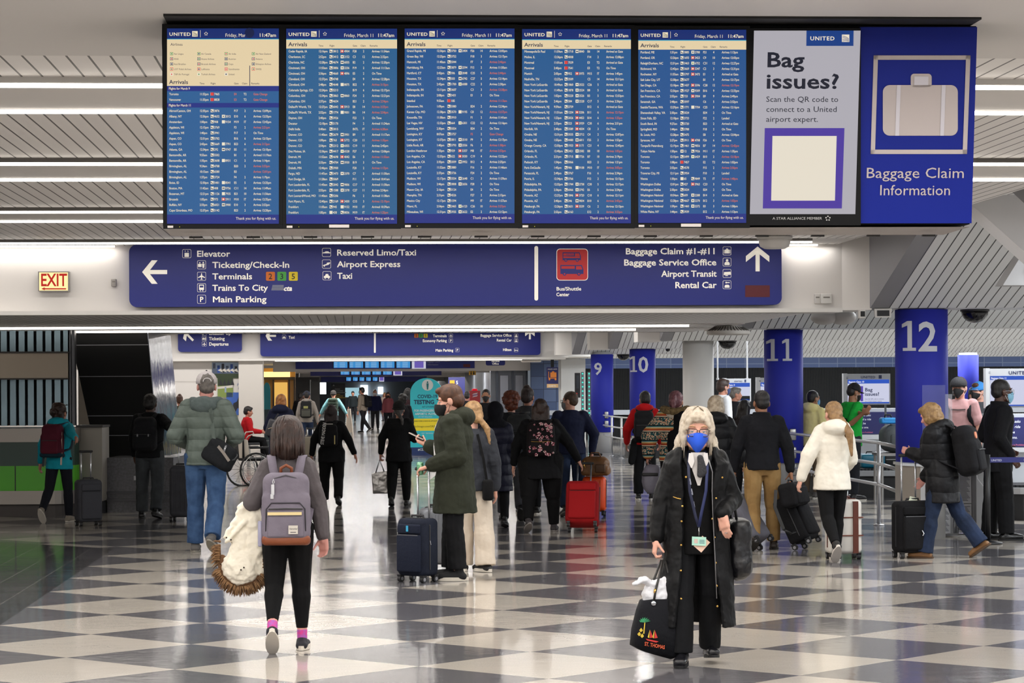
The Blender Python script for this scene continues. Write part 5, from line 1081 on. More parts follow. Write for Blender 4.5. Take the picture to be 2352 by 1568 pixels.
class Person:
    def __init__(s, label, px, top, feet=None, d=None, face=0, skin='pale', build=1.0, male=True, pose=None, vox=None):
        g = G(px, feet) if d is None else V((P(px, 1000, d).x, d, 0)); s.d = g.y; s.loc = V((g.x, g.y, 0)); s.face = R(face)
        s.pose = pose or {}; s.b = build; s.male = male; s.skin = SKINS[skin]; s.vs = vox or max(.0065, min(.02, s.d * .00034)); s.W = s.d * 1.0 / F
        s.M = M4.Translation(s.loc) @ M4.Rotation(s.face, 4, 'Z'); s.Mi = s.M.inverted()
        tz = P(px, top, s.d).z; s.S = tz
        for _ in range(3):
            s.solve(); s.S *= tz / (s.head.translation.z + .118 * s.hs)
        s.solve()
        s.root = thing('person', label, 'person', s.loc, s.face); s.parts = {}
    def solve(s):
        S, p = s.S, s.pose; s.hs = S / 1.72 * p.get('hscale', 1.1); b = s.b
        s.hip = V((0, 0, 0)); hw = .05 * S * b; J = s.J = {}
        s.U = M4.Translation(s.hip) @ M4.Rotation(R(p.get('twist', 0)), 4, 'Z') @ M4.Rotation(-R(p.get('lean', 3)), 4, 'X') @ M4.Rotation(R(p.get('side', 0)), 4, 'Y')
        low = 9
        for k, sg in (('L', -1), ('R', 1)):
            th, fl, out, fp, fy = p.get('leg' + k, (0, 3, 2, 0, 6))
            h = V((sg * hw, 0, -.01 * S)); a = R(th); o = R(out) * sg
            kn = h + V((sin(o), sin(a), -cos(a))).normalized() * .245 * S; a2 = R(th - fl); an = kn + V((sin(o) * .5, sin(a2), -cos(a2))).normalized() * .232 * S
            q = M4.Rotation(-R(fy) * sg, 4, 'Z') @ M4.Rotation(R(fp), 4, 'X'); fd = (q @ V((0, 1, 0, 0))).xyz if False else q.to_3x3() @ V((0, 1, 0)); up = q.to_3x3() @ V((0, 0, 1))
            J['h' + k], J['k' + k], J['a' + k], J['fd' + k], J['up' + k] = h, kn, an, fd, up
        sole = lambda k: min((J['a' + k] + J['fd' + k] * t * S - J['up' + k] * .05 * S).z for t in (-.05, .105))
        for k, o_ in (('L', 'R'), ('R', 'L')):             # bend a trailing knee until that toe rests level with the standing foot
            th, fl, out, fp, fy = p.get('leg' + k, (0, 3, 2, 0, 6))
            if fp < -5 and th < 40:
                for _ in range(60):
                    if sole(k) >= sole(o_) - .002: break
                    fl += 1; a2 = R(th - fl); J['a' + k] = J['k' + k] + V(((J['a' + k] - J['k' + k]).normalized().x, sin(a2), -cos(a2))).normalized() * .232 * S
        low = min(sole('L'), sole('R'))
        dz = V((0, 0, -low + p.get('raise', 0)))
        for k in 'LR':
            for n in 'hka': J[n + k] = J[n + k] + dz
        s.hip = s.hip + dz; s.U = M4.Translation(dz) @ s.U
        sw = (.104 if s.male else .089) * S * (1 + (b - 1) * .5)
        J['neck'] = s.U @ V((0, -.005 * S, .305 * S)); hd = s.U @ V((0, .012 * S + p.get('hfwd', 0), .395 * S))
        s.head = M4.Translation(hd) @ M4.Rotation(R(p.get('hy', 0)), 4, 'Z') @ M4.Rotation(-R(p.get('hp', 4)), 4, 'X') @ M4.Rotation(R(p.get('hr', 0)), 4, 'Y')
        for k, sg in (('L', -1), ('R', 1)):
            sh = s.U @ V((sg * sw, -.005 * S, .268 * S)); A = p.get('arm' + k, ((.18, -.06, -1), (.10, .16, -1))); la, lf = .165 * S, .15 * S
            if A[0] == 'ik':
                T = V(A[1]); T = s.Mi @ T; v = T - sh; dd = min(v.length, (la + lf) * .995); v.normalize(); T = sh + v * dd
                c = (la * la + dd * dd - lf * lf) / (2 * la * dd); c = max(-1, min(1, c)); pole = V(A[2] if len(A) > 2 else (sg * .4, -1, -.3)); pole = (pole - v * pole.dot(v)).normalized()
                el = sh + v * la * c + pole * la * math.sqrt(max(0, 1 - c * c)); wr = T
            else:
                u, f = V(A[0]), V(A[1]); u = V((u.x * sg, u.y, u.z)).normalized(); f = V((f.x * sg, f.y, f.z)).normalized(); el = sh + u * la; wr = el + f * lf
            J['s' + k], J['e' + k], J['w' + k] = sh, el, wr
            hdv = p.get('hand' + k); fd = V(hdv[0]).normalized() if hdv else (wr - el).normalized()
            n = V(hdv[1]) if hdv else V((-sg, 0, 0)); n = (n - fd * n.dot(fd)).normalized(); J['hf' + k], J['hn' + k] = fd, n
    def ob(s, nm, mb, m, it=4, amp=0, size=.08, parent=None, vox=None): 
        o = mb.obj(nm, m, parent or s.root, mod=(vox or s.vs, it, amp, size)); s.parts[nm] = o; return o
    def raw(s, nm, mb, m, parent=None, smooth=True): return mb.obj(nm, m, parent or s.root, smooth)
    def hand(s, m, k, sg):
        J = s.J; W_, f, n = J['w' + k], J['hf' + k], J['hn' + k]; t = f.cross(n) if k == 'R' else n.cross(f); q = s.S / 1.72 * 1.03; c = s.pose.get('curl' + k, s.pose.get('curl', .35)); mr = s.vs * .95
        m.cap(W_ - f * .02 * q, W_ + f * .03 * q, .026 * q, .027 * q, 8, up=n)
        m.rbox(W_ + f * .058 * q, (.040 * q, .016 * q, .048 * q), .014 * q, M4(((t.x, n.x, f.x), (t.y, n.y, f.y), (t.z, n.z, f.z))).to_3x3())
        for off, L_ in ((.030, .068), (.011, .077), (-.009, .072), (-.028, .056)):
            p = W_ + f * .095 * q + t * off * q; ang = c * .5; r = max(.0085 * q, mr)
            for j, fr_ in enumerate((.45, .32, .23)):
                dv = f * cos(ang) + n * sin(ang); p2 = p + dv * L_ * fr_ * q; m.cap(p, p2, r, r * .9, 7); p = p2; ang += c * (1.25 if j == 0 else .9)
        p = W_ + f * .03 * q + t * .032 * q + n * .008 * q; dv = (f * .75 + t * (.6 - .3 * c) + n * (.15 + .5 * c)).normalized(); p2 = p + dv * .045 * q; r = max(.0105 * q, mr); m.cap(p, p2, r * 1.15, r, 7)
        m.cap(p2, p2 + (dv * .8 + f * .4 + n * c * .5).normalized() * .032 * q, r, r * .85, 7)
    def body(s):
        S, J, b = s.S, s.J, s.b; m = MB(); U = s.U
        el = lambda z, a, c, y=0: [U @ V((a * S * b * cos(2 * pi * k / 14), y * S + c * S * b * sin(2 * pi * k / 14), z * S)) for k in range(14)]
        m.rings([el(-.06, .06, .045), el(-.02, .086, .06), el(.05, .082, .058), el(.12, .074, .052), el(.2, .09, .06), el(.265, .088, .05), el(.3, .045, .036)])
        for k, sg in (('L', -1), ('R', 1)):
            m.cap(J['h' + k], J['k' + k], .05 * S * b, .034 * S); m.cap(J['k' + k], J['a' + k], .034 * S, .021 * S); m.cap(J['a' + k] - J['up' + k] * .025 * S - J['fd' + k] * .02 * S, J['a' + k] - J['up' + k] * .032 * S + J['fd' + k] * .08 * S, .02 * S, .014 * S)
            m.cap(J['s' + k], J['e' + k], .032 * S, .026 * S); m.cap(J['e' + k], J['w' + k], .026 * S, .0165 * S); s.hand(m, k, sg)
        H_ = s.head; q = s.hs; R3 = H_.to_3x3(); E = lambda c, r: m.ell(H_ @ (V(c) * q), [x * q for x in r], R3); CP = lambda a, b_, r0, r1: m.cap(H_ @ (V(a) * q), H_ @ (V(b_) * q), r0 * q, r1 * q, 8)
        m.cap(J['neck'] - V((0, 0, .02 * S)), H_ @ (V((0, -.012, -.03)) * q), .036 * S * (1.05 if s.male else .9), .033 * S * (1.05 if s.male else .9))
        E((0, -.012, .03), (.074, .094, .083)); E((0, .022, -.03), (.061, .07, .078)); E((0, .05, -.088), (.03, .03, .024)); CP((-.048, .02, -.075), (-.012, .068, -.098), .018, .014); CP((.048, .02, -.075), (.012, .068, -.098), .018, .014)
        CP((0, .088, .005), (0, .106, -.03), .008, .0135); E((0, .094, -.035), (.019, .012, .009)); E((-.036, .066, -.03), (.022, .02, .02)); E((.036, .066, -.03), (.022, .02, .02)); CP((-.045, .07, .022), (.045, .07, .022), .012, .012); E((0, .082, -.064), (.024, .012, .007)); E((0, .08, -.074), (.02, .012, .007))
        for sx_ in (-1, 1): E((sx_ * .076, -.008, -.018), (.011, .022, .032))
        s.ob('body', m, s.skin, it=2)
        return s
    def eyes(s, col='#5a4a3c'):
        q = s.hs; H_ = s.head
        for sx_ in (-1, 1):
            m = MB().ell(H_ @ (V((sx_ * .033, .071, -.002)) * q), (.0118 * q,) * 3, mi=0); c = H_ @ (V((sx_ * .033, .0815, -.002)) * q); m.ell(c, (.0058 * q, .0035 * q, .0058 * q), H_.to_3x3(), 1); m.ell(H_ @ (V((sx_ * .033, .0838, -.002)) * q), (.003 * q, .002 * q, .003 * q), H_.to_3x3(), 2)
            m.ell(H_ @ (V((sx_ * .033, .072, .0045)) * q), (.0155 * q, .0128 * q, .0088 * q), H_.to_3x3(), 3); m.ell(H_ @ (V((sx_ * .033, .071, -.0125)) * q), (.015 * q, .012 * q, .0055 * q), H_.to_3x3(), 3); s.raw('eye', m, [mat('#c9c0ba', .3), mat(col, .3), BLACK, s.skin]); m = MB().tube([H_ @ (V((sx_ * a, y, z)) * q) for a, y, z in ((.016, .09, .024), (.033, .091, .03), (.05, .079, .025))], [.003 * q, .004 * q, .002 * q], 6); s.raw('eyebrow', m, HAIR['brown'] if s.male else HAIR['straw'])
        return s
    def top(s, nm, m_, hem=.03, t=.012, flare=0, sl=.0, collar=0, hood=0, amp=.01, size=.07, bulk=1.0, slim=0, short=False, wrist=1.0, front=0, it=5):
        S, J, b, U = s.S, s.J, s.b * bulk, s.U; m = MB(); hp = s.hip
        def el(z, a, c, y=0, lo=False):
            A_, C_ = a * S * b + t, c * S * b + t
            return [(hp + V((A_ * cos(2 * pi * k / 18), y * S + C_ * sin(2 * pi * k / 18), z * S)) if lo else U @ V((A_ * cos(2 * pi * k / 18), y * S + C_ * sin(2 * pi * k / 18), z * S))) for k in range(18)]
        rg = []
        if hem > .06:
            n_ = 3
            for i in range(n_): u = 1 - i / n_; rg.append(el(-hem * u, .092 + flare * u, .072 + flare * u * .8, front * u, True))
            rg.append(el(.0, .093, .071, 0, True))
        else: rg.append(el(-hem, .092 + flare, .071 + flare * .8)); rg.append(el(.02, .092, .07))
        f_ = 0 if s.male else .006
        rg += [el(.08, .084 - f_, .066), el(.15, .088 - f_, .068), el(.21, .1, .072), el(.25, .103 if s.male else .09, .064), el(.282, .07, .05), el(.308, .044, .04)]
        m.rings(rg)
        for k, sg in (('L', -1), ('R', 1)):
            sh, e_, w_ = J['s' + k], J['e' + k], J['w' + k]; w_ = e_.lerp(w_, wrist); sh = sh + V((-sg * .012 * S, 0, -.004 * S))
            m.cap(sh, e_, .041 * S * s.b ** .5 + t * .8 + sl, .034 * S + t * .8 + sl)
            if short: m.v = m.v[:-0] if False else m.v
            if not short: m.cap(e_, e_.lerp(w_, .93), .034 * S + t * .8 + sl, .0235 * S + t * .6 + sl * .6)
        if short:                          # T-shirt: cut the sleeve above the elbow
            m2 = MB(); m2.rings(rg)
            for k, sg in (('L', -1), ('R', 1)): sh, e_ = J['s' + k] + V((-sg * .012 * S, 0, -.004 * S)), J['e' + k]; m2.cap(sh, sh.lerp(e_, .72), .041 * S + t, .038 * S + t)
            m = m2
        nk = J['neck']
        if collar: 
            R3 = U.to_3x3(); m.rings([[nk + R3 @ V(((.045 * S + t) * cos(2 * pi * k / 16), .004 * S + (.044 * S + t) * sin(2 * pi * k / 16), z)) for k in range(16)] for z in (-.035 * S, collar)])
        if hood:
            c = U @ V((0, -.05 * S, .305 * S)); R3 = U.to_3x3(); m.ell(c + V((0, -.012, .0)), (.072 * S * hood, .05 * S * hood, .042 * S * hood), R3); m.cap(c + R3 @ V((-.06 * S, .04 * S, .012 * S)), c + R3 @ V((-.03 * S, -.03 * S, .012 * S)), .026 * S, .03 * S); m.cap(c + R3 @ V((.06 * S, .04 * S, .012 * S)), c + R3 @ V((.03 * S, -.03 * S, .012 * S)), .026 * S, .03 * S)
        return s.ob(nm, m, m_, it=it, amp=amp, size=size)
    def pants(s, m_, th=.060, kn=.043, an=.033, nm='trousers', amp=.008, cut=.98, size=.09):
        S, J, b, U = s.S, s.J, s.b, s.U; m = MB()
        m.rings([[s.U @ V((a * S * b * cos(2 * pi * k / 16), c * S * b * sin(2 * pi * k / 16) - y, z * S)) for k in range(16)] for z, a, c, y in ((-.07, .07, .05, 0), (-.03, .09, .07, .004), (.03, .088, .066, 0), (.085, .08, .058, 0))])
        for k in 'LR':
            h, k_, a_ = J['h' + k], J['k' + k], J['a' + k]; m.cap(h, k_, th * S * b, kn * S * b ** .5); a2 = k_.lerp(a_, cut)
            x, y, d_ = frame(a2 - k_); n_ = 12; rs = []
            for u, r in ((-.02, kn * .9), (.25, max(kn, an) * 1.0 if an >= kn else kn * 1.02), (.6, (kn + an) / 2), (1.0, an)): c = k_.lerp(a2, u); rs.append([c + (x * cos(2 * pi * j / n_) + y * sin(2 * pi * j / n_)) * r * S for j in range(n_)])
            m.rings(rs); m.cap(k_, k_.lerp(a2, .3), kn * S, kn * S)
        return s.ob(nm, m, m_, it=4, amp=amp, size=size)
    def shoes(s, m_, sole='#d8d4cc', high=.02, boot=0, soleh=.018, sides='LR'):
        S, J = s.S, s.J
        for k in sides:
            a, f, u = J['a' + k], J['fd' + k], J['up' + k]; x = f.cross(u); m = MB(); b0 = a - u * .05 * S; R3 = M4(((x.x, f.x, u.x), (x.y, f.y, u.y), (x.z, f.z, u.z))).to_3x3()
            m.rbox(b0 + f * .03 * S + u * .022 * S, (.026 * S, .078 * S, .0175 * S), .016 * S, R3); m.ell(b0 + f * .075 * S + u * .024 * S, (.029 * S, .036 * S, .0185 * S), R3); m.cap(b0 + u * .03 * S - f * .012 * S, b0 + f * .06 * S + u * .03 * S, .028 * S, .018 * S)
            m.cap(b0 + u * .03 * S - f * .01 * S, b0 + u * (.05 + high) * S + (J['k' + k] - a).normalized() * boot * S - f * .005 * S, .027 * S, .026 * S)
            o = s.ob('shoe', m, m_, it=3, vox=min(s.vs, .009)); m = MB(); n_ = 16; pts = []
            for j in range(n_): t = 2 * pi * j / n_; pts.append(b0 + f * (.029 * S + .086 * S * cos(t)) + x * (.0295 * S * sin(t) * (1 + .12 * cos(t))) + u * .001 * S)
            m.prism(pts, u * soleh); s.raw('sole', m, mat(sole, .7), o, False)
        return s
    def hair(s, st, m_, amp=.006, it=4):
        q = s.hs; H_ = s.head; R3 = H_.to_3x3(); m = MB(); E = lambda c, r: m.ell(H_ @ (V(c) * q), [x * q for x in r], R3); CP = lambda a, b, r0, r1: m.cap(H_ @ (V(a) * q), H_ @ (V(b) * q), r0 * q, r1 * q)
        if st == 'buzz': E((0, -.018, .034), (.08, .098, .086)); E((0, -.045, -.01), (.07, .066, .07))
        else:
            E((0, -.02, .036), (.084, .1, .09))
            if st != 'top': E((0, -.05, -.012), (.078, .07, .075))
        if st == 'short': E((0, .055, .082), (.055, .035, .03)); E((0, -.055, -.045), (.066, .052, .045))
        if st == 'quiff': E((0, .052, .088), (.056, .04, .028)); E((0, .0, .1), (.056, .06, .024)); E((0, -.05, -.04), (.066, .052, .045))
        if st == 'bob':
            E((0, -.03, .02), (.092, .105, .1)); E((0, -.05, -.045), (.094, .082, .085)); E((-.062, -.01, -.03), (.034, .065, .08)); E((.062, -.01, -.03), (.034, .065, .08)); E((0, .05, .075), (.07, .05, .035))
            E((0, -.06, -.1), (.07, .06, .045))
        if st == 'bigbob':
            E((0, -.03, .022), (.094, .105, .1)); E((0, -.055, -.05), (.1, .08, .09)); E((0, -.06, -.11), (.085, .06, .05)); E((0, .052, .078), (.072, .05, .034))
            for x_ in (-1, 1): E((x_ * .07, -.0, -.02), (.034, .06, .085)); E((x_ * .09, -.02, -.085), (.034, .05, .06)); CP((x_ * .08, -.01, -.06), (x_ * .125, -.02, -.125), .03, .012); CP((x_ * .045, .07, .07), (x_ * .074, .06, .0), .02, .016)
        if st in ('long', 'longer'):
            dz = -.2 if st == 'long' else -.33; E((0, .05, .075), (.06, .04, .03))
            for sx_ in (-.06, -.02, .02, .06): CP((sx_, -.05, .0), (sx_ * 1.35, -.085, dz + abs(sx_) * .6), .05, .032)
            CP((-.075, -.01, .0), (-.092, -.05, dz * .8), .028, .026); CP((.075, -.01, .0), (.092, -.05, dz * .8), .028, .026)
        if st == 'pony': CP((0, -.1, .05), (.0, -.135, .0), .034, .036); CP((0, -.135, .0), (.015, -.13, -.2), .036, .012)
        if st == 'lowpony': E((0, -.07, -.05), (.06, .05, .05)); CP((.01, -.105, -.07), (.055, -.13, -.16), .028, .032); CP((.055, -.13, -.16), (.075, -.115, -.34), .032, .012)
        if st == 'bun': E((0, -.05, .115), (.042, .04, .036)); E((0, -.06, -.04), (.065, .055, .05))
        if st == 'curly':
            rnd = random.Random(3)
            for _ in range(38): t, f_ = rnd.uniform(0, 2 * pi), rnd.uniform(-.6, 1.2); E((.088 * cos(t) * cos(f_), -.035 + .09 * sin(t) * cos(f_) - .02, .02 + .09 * sin(f_)), (.034, .034, .034))
            E((0, -.06, -.06), (.085, .07, .06))
        return s.ob('hair', m, m_, it=it, amp=amp * q, size=.03)
    def strands(s, parent, m_, n=140, length=.2, seed=1, spread=.03, face=True):
        rnd = random.Random(seed); q = s.hs; H_ = s.head; m = MB()
        for i in range(n):
            t = rnd.uniform(-200, 20) if not face else rnd.uniform(-235, 55); t = R(t); x, y = .088 * cos(t), -.02 + .1 * sin(t)
            if y > .035 and abs(x) < .062: z0, L_ = .09, rnd.uniform(.05, .085)
            else: z0, L_ = .075 + rnd.uniform(-.02, .03), length * rnd.uniform(.8, 1.12)
            k0 = rnd.uniform(.1, .5); p = [V((x * k0, y * k0 - .02 * (1 - k0), .131 - .03 * k0 * k0)), V((x * .62, y * .62 - .008, .117)), V((x * .93, y * .93 - .002, .078)), V((x * 1.06, y * 1.06, z0 - L_ * .35)), V((x * 1.1, y * 1.08 - .004, z0 - L_ * .65)), V((x * (1.1 + rnd.uniform(-.1, spread * 8)), y * (1.08 + rnd.uniform(-.1, spread * 5)) - .005, z0 - L_))]
            m.tube([H_ @ (c * q) for c in p], [.002 * q, .0045 * q, .0055 * q, .006 * q, .005 * q, .0012 * q], 5)
        return s.raw('hair_strands', m, m_, parent)
    def mask(s, col, kind='fold', straps=True):
        q = s.hs; H_ = s.head; m = MB(); nu, nv = 13, 8; out = []; inn = []
        for j in range(nv):
            v = j / (nv - 1); z = -.004 - .118 * v; row = []; r2 = []
            for i in range(nu):
                u = -1 + 2 * i / (nu - 1); au = abs(u); w_ = 1.2 * (1 - .14 * (v > .55) * (v - .55) * 2); t = u * w_
                bul = {'fold': .035, 'beak': .05, 'cup': .034}[kind] * max(0, 1 - au ** 1.6) * (1 - (2 * v - 1) ** 2 * (.42 if v < .5 else .8))
                ztop = z - .026 * au ** 1.5 * (1 - v) * 1.0 + .036 * au ** 1.5 * v
                x = .070 * sin(t) * (1 - (.42 if kind != 'cup' else .25) * v * v); y = .012 + .082 * cos(t) * (1 - .12 * v) + bul
                p = V((x, y, ztop)); row.append(H_ @ (p * q)); r2.append(H_ @ ((p - V((x * .06, .006, 0))) * q))
            out.append(row); inn.append(r2)
        m.add([p for r in out for p in r] + [p for r in inn for p in r], [(j * nu + i, j * nu + i + 1, (j + 1) * nu + i + 1, (j + 1) * nu + i) for j in range(nv - 1) for i in range(nu - 1)] + [(nu * nv + j * nu + i, nu * nv + (j + 1) * nu + i, nu * nv + (j + 1) * nu + i + 1, nu * nv + j * nu + i + 1) for j in range(nv - 1) for i in range(nu - 1)])
        o = s.raw('face_mask', m, mat(col, .7, bump=(60, .08)))
        if straps:
            for sx_ in (-1, 1):
                e = V((sx_ * .083, -.02, -.005))
                for z_ in (-.035, -.09): MB().tube([H_ @ (V((sx_ * .066, .035, z_)) * q), H_ @ (V((sx_ * .078, .005, (z_ + -.0) * .6)) * q), H_ @ (e * q)], max(.0022, s.W * .4), 5).obj('strap', mat(col if kind == 'beak' else '#d8d8d8', .7), o)
        return s
    def cap_(s, c1, c2=None, back=False, brim=True):
        q = s.hs; H_ = s.head if not back else s.head @ M4.Rotation(pi, 4, 'Z') @ M4.Translation((0, -.03 * q, 0)); m = MB(); pr = []
        for t in range(0, 91, 15): pr.append((.093 * cos(R(t)) + .0005, .035 + .092 * sin(R(t))))
        Rm = H_.to_3x3(); m.lathe([(a * q, b * q) for a, b in [(.091, .015)] + pr], H_ @ (V((0, -.012, 0)) * q), 20, Rm=Rm); m.v = [p for p in m.v]; o = s.raw('cap', m, mat(c1, .8, bump=(50, .3)))
        if brim:
            m = MB(); pts = [(cos(R(a)) * .078, .06 + sin(R(a)) * .085) for a in range(0, 181, 18)]; m.prism([H_ @ (V((x, y, .03 - (x / .08) ** 2 * .012)) * q) for x, y in pts], H_.to_3x3() @ V((0, 0, .007 * q))); s.raw('brim', m, mat(c2 or c1, .8), o, False)
        m = MB().ell(H_ @ (V((0, -.012, .128)) * q), (.008 * q,) * 3); s.raw('button', m, mat(c2 or c1, .8), o); return o
    def beanie(s, col, pom=None):
        q = s.hs; H_ = s.head; R3 = H_.to_3x3(); m = MB().ell(H_ @ (V((0, -.022, .05)) * q), (.094 * q, .106 * q, .09 * q), R3); m.ell(H_ @ (V((0, -.03, .02)) * q), (.096 * q, .108 * q, .055 * q), R3); o = s.ob('knit_hat', m, mat(col, .9, bump=(70, .6)), it=3); m = MB().tube([H_ @ (V((.094 * cos(R(a)), -.026 + .106 * sin(R(a)), .01 + .012 * sin(R(a)))) * q) for a in range(0, 360, 24)], .012 * q, 8, closed=True); s.raw('cuff', m, mat(col, .9, bump=(70, .6)), o); return o
    def glasses(s, col='#2a1d18', w_=.027, h_=.0205):
        q = s.hs; H_ = s.head; m = MB(); 
        for sx_ in (-1, 1): m.tube([H_ @ (V((sx_ * .033 + x * w_, .110 - .004 * abs(x + sx_), -.006 + z * h_)) * q) for x, z in ((-1, .7), (-.75, 1), (.75, 1), (1, .7), (.85, -.7), (.6, -1), (-.6, -1), (-.85, -.7))], .0023 * q, 6, closed=True); m.tube([H_ @ (V((sx_ * .059, .103, .006)) * q), H_ @ (V((sx_ * .077, .05, .004)) * q), H_ @ (V((sx_ * .082, -.01, 0)) * q)], .0022 * q, 6)
        m.tube([H_ @ (V((-.007, .108, .004)) * q), H_ @ (V((0, .113, .007)) * q), H_ @ (V((.007, .108, .004)) * q)], .0022 * q, 6); o = s.raw('glasses', m, mat(col, .3)); 
        m = MB()
        for sx_ in (-1, 1): m.add([H_ @ (V((sx_ * .033 + x * w_ * .95, .1095 - .004 * abs(x + sx_), -.006 + z * h_)) * q) for x, z in ((-1, .7), (-.75, .95), (.75, .95), (1, .7), (.85, -.7), (.6, -.95), (-.6, -.95), (-.85, -.7))], [tuple(range(8))])
        s.raw('lens', m, mat('#e8eef2', .05, alpha=.12), o, False); return s
    def back(s, x=0, y=0, z=.17): return s.M @ s.U @ M4.Translation((x * s.S, y, z * s.S))
    def wp(s, v): return s.M @ V(v)
def backpack(p, label, w, d, h, m_, m2=None, z=.165, y0=None, t=.03, pocket=True, base=None, handle=None, straps=True, tilt=0, x=0, extra=None, strapm=None):
    y0 = -(.068 * p.S * p.b + t) if y0 is None else y0; X = p.back(x, y0 - d / 2, z) @ M4.Rotation(R(tilt), 4, 'Y')
    o = thing('backpack', label, 'backpack', mw=X); S = p.S
    m = MB(); m.rbox((0, 0, 0), (w / 2, d / 2, h / 2), min(d, w) * .42); m.rbox((0, -.01, -h * .12), (w * .52, d * .52, h * .36), min(d, w) * .35); b = m.obj('bag_body', m_, o, mod=(max(.007, p.vs), 5, .006, .08))
    if pocket:
        m = MB().rbox((0, -d * .5, -h * .2), (w * .4, d * .12, h * .22), .03); pk = m.obj('front_pocket', m2 or m_, o, True)
        MB().tube([(-w * .36, -d * .62 - .004, -h * .02), (0, -d * .63 - .006, -h * .015), (w * .36, -d * .62 - .004, -h * .02)], .005, 6).obj('zipper', mat('#3a3a3c', .5), pk)
    if base: MB().rbox((0, -.004, -h * .45), (w * .515, d * .515, h * .075), .03).obj('base_panel', base, o, True)
    if handle: MB().tube([(-.035, d * .2, h * .47), (-.035, d * .15, h * .56), (0, d * .13, h * .6), (.035, d * .15, h * .56), (.035, d * .2, h * .47)], .011, 8).obj('grab_handle', handle, o, True)
    if straps:
        for sg in (-1, 1):
            yb = d / 2; zs = (.258 - z) * S; path = [V((sg * w * .2, d * .2, h * .4)), V((sg * (w * .22 + .01), yb - .03, max(h * .48, zs * .6))), V((sg * .058 * S, yb - .022, max(zs, h * .5))), V((sg * .066 * S, yb + .012 * S, (.277 - z) * S + t + .012)), V((sg * .07 * S, yb + .06 * S, (.285 - z) * S + t + .012)), V((sg * .074 * S, yb + .115 * S, (.262 - z) * S + t)), V((sg * .08 * S, yb + .145 * S + t * 1.6, (.19 - z) * S)), V((sg * .1 * S, yb + .08 * S, (.09 - z) * S)), V((sg * w * .4, d * .3, -h * .34))]
            MB().ribbon(path, (1, 0, 0), .055, .012).obj('strap', strapm or m_, o, True)
    if extra: extra(o, w, d, h)
    return o
def suitcase(label, pos, yaw, w, d, h, m_, tilt=0, hh=.0, pocket=None, wheels=.03, trim=None, rodm=None, hard=False, extra=None, tag_=False):
    """pos = ground point under the case; tilt leans it back about its rear wheels; hh = how far the pull handle is out"""
    X = M4.Translation(V((pos.x, pos.y, 0))) @ M4.Rotation(R(yaw), 4, 'Z') @ M4.Translation((0, d * .4, 0)) @ M4.Rotation(-R(tilt), 4, 'X') @ M4.Translation((0, -d * .4, 0)); o = thing('suitcase', label, 'suitcase', mw=X); wz = .055
    MB().rbox((0, 0, wz + h / 2), (w / 2, d / 2, h / 2), min(d, w) * (.22 if not hard else .3)).obj('shell', m_, o, True)
    m = MB().tube([(sx_ * (w / 2 + .002), -d * .12, wz + z_) for sx_, z_ in ((-1, h * .12), (-1, h * .88))] + [(-w * .35, -d * .12, wz + h + .002), (w * .35, -d * .12, wz + h + .002)] + [(w / 2 + .002, -d * .12, wz + h * .88), (w / 2 + .002, -d * .12, wz + h * .12)], .006, 6); m.obj('zipper', trim or mat('#2a2a2d', .5), o)
    if pocket:
        pk = MB().rbox((0, -d / 2 - .008, wz + h * .40), (w * .41, .028, h * .33), .026).obj('front_pocket', pocket, o, True); pk2 = MB().rbox((0, -d / 2 - .004, wz + h * .82), (w * .40, .022, h * .085), .02).obj('upper_pocket', pocket, o, True); MB().tube([(-w * .36, -d / 2 - .03, wz + h * .715), (w * .36, -d / 2 - .03, wz + h * .715)], .005, 6).obj('zipper', trim or mat('#47474c', .5), pk)
    if hard:
        m = MB()
        for k in range(4): m.rbox((-w * .3 + k * w * .2, -d / 2 - .002, wz + h / 2), (w * .045, .006, h * .38), .005)
        m.obj('ribs', m_, o, True)
    MB().tube([(-.07, 0, wz + h - .005), (-.065, 0, wz + h + .022), (.065, 0, wz + h + .022), (.07, 0, wz + h - .005)], .011, 8).obj('carry_handle', trim or mat('#1c1c1f', .6), o, True)
    for sx_ in (-1, 1):
        for sy_ in (-1, 1):
            x, y = sx_ * w * .4, sy_ * d * .36; MB().hexa([(x - .012, y - .02, wz - .028), (x + .012, y - .02, wz - .028), (x + .012, y + .02, wz - .028), (x - .012, y + .02, wz - .028), (x - .022, y - .03, wz + .012), (x + .022, y - .03, wz + .012), (x + .022, y + .03, wz + .012), (x - .022, y + .03, wz + .012)]).obj('wheel_fork', mat('#1a1a1d', .5), o)
            wl = MB().cyl((x - .017, y, wheels), (x + .017, y, wheels), wheels, 16).obj('wheel', mat('#161618', .5), o); MB().cyl((x - .019, y, wheels), (x + .019, y, wheels), wheels * .55, 12).obj('hub', mat('#9a9aa0', .35, .6), wl)
    if hh:
        for sx_ in (-1, 1): MB().cyl((sx_ * w * .2, d * .36, wz + h * .9), (sx_ * w * .2, d * .36, wz + h + hh), .0095, 10).obj('handle_rod', rodm or mat('#d4d7dc', .25, .8), o, True)
        MB().cap((-w * .24, d * .36, wz + h + hh), (w * .24, d * .36, wz + h + hh), .017, .017, 8).obj('grip', mat('#141416', .5), o, True)
    if tag_: MB().hexa([(-.1, -.06, wz + h - .09), (-.02, -.08, wz + h - .06), (-.02, -.085, wz + h - .06), (-.1, -.065, wz + h - .09), (-.02, .0, wz + h + .05), (.06, .0, wz + h + .03), (.06, .01, wz + h + .03), (-.02, .01, wz + h + .05)]).obj('paper_tag', mat('#dfe6d0', .6), o)
    if extra: extra(o, w, d, h, wz)
    o['grip'] = 0; del o['grip']; return X @ V((0, d * .36, wz + h + hh))
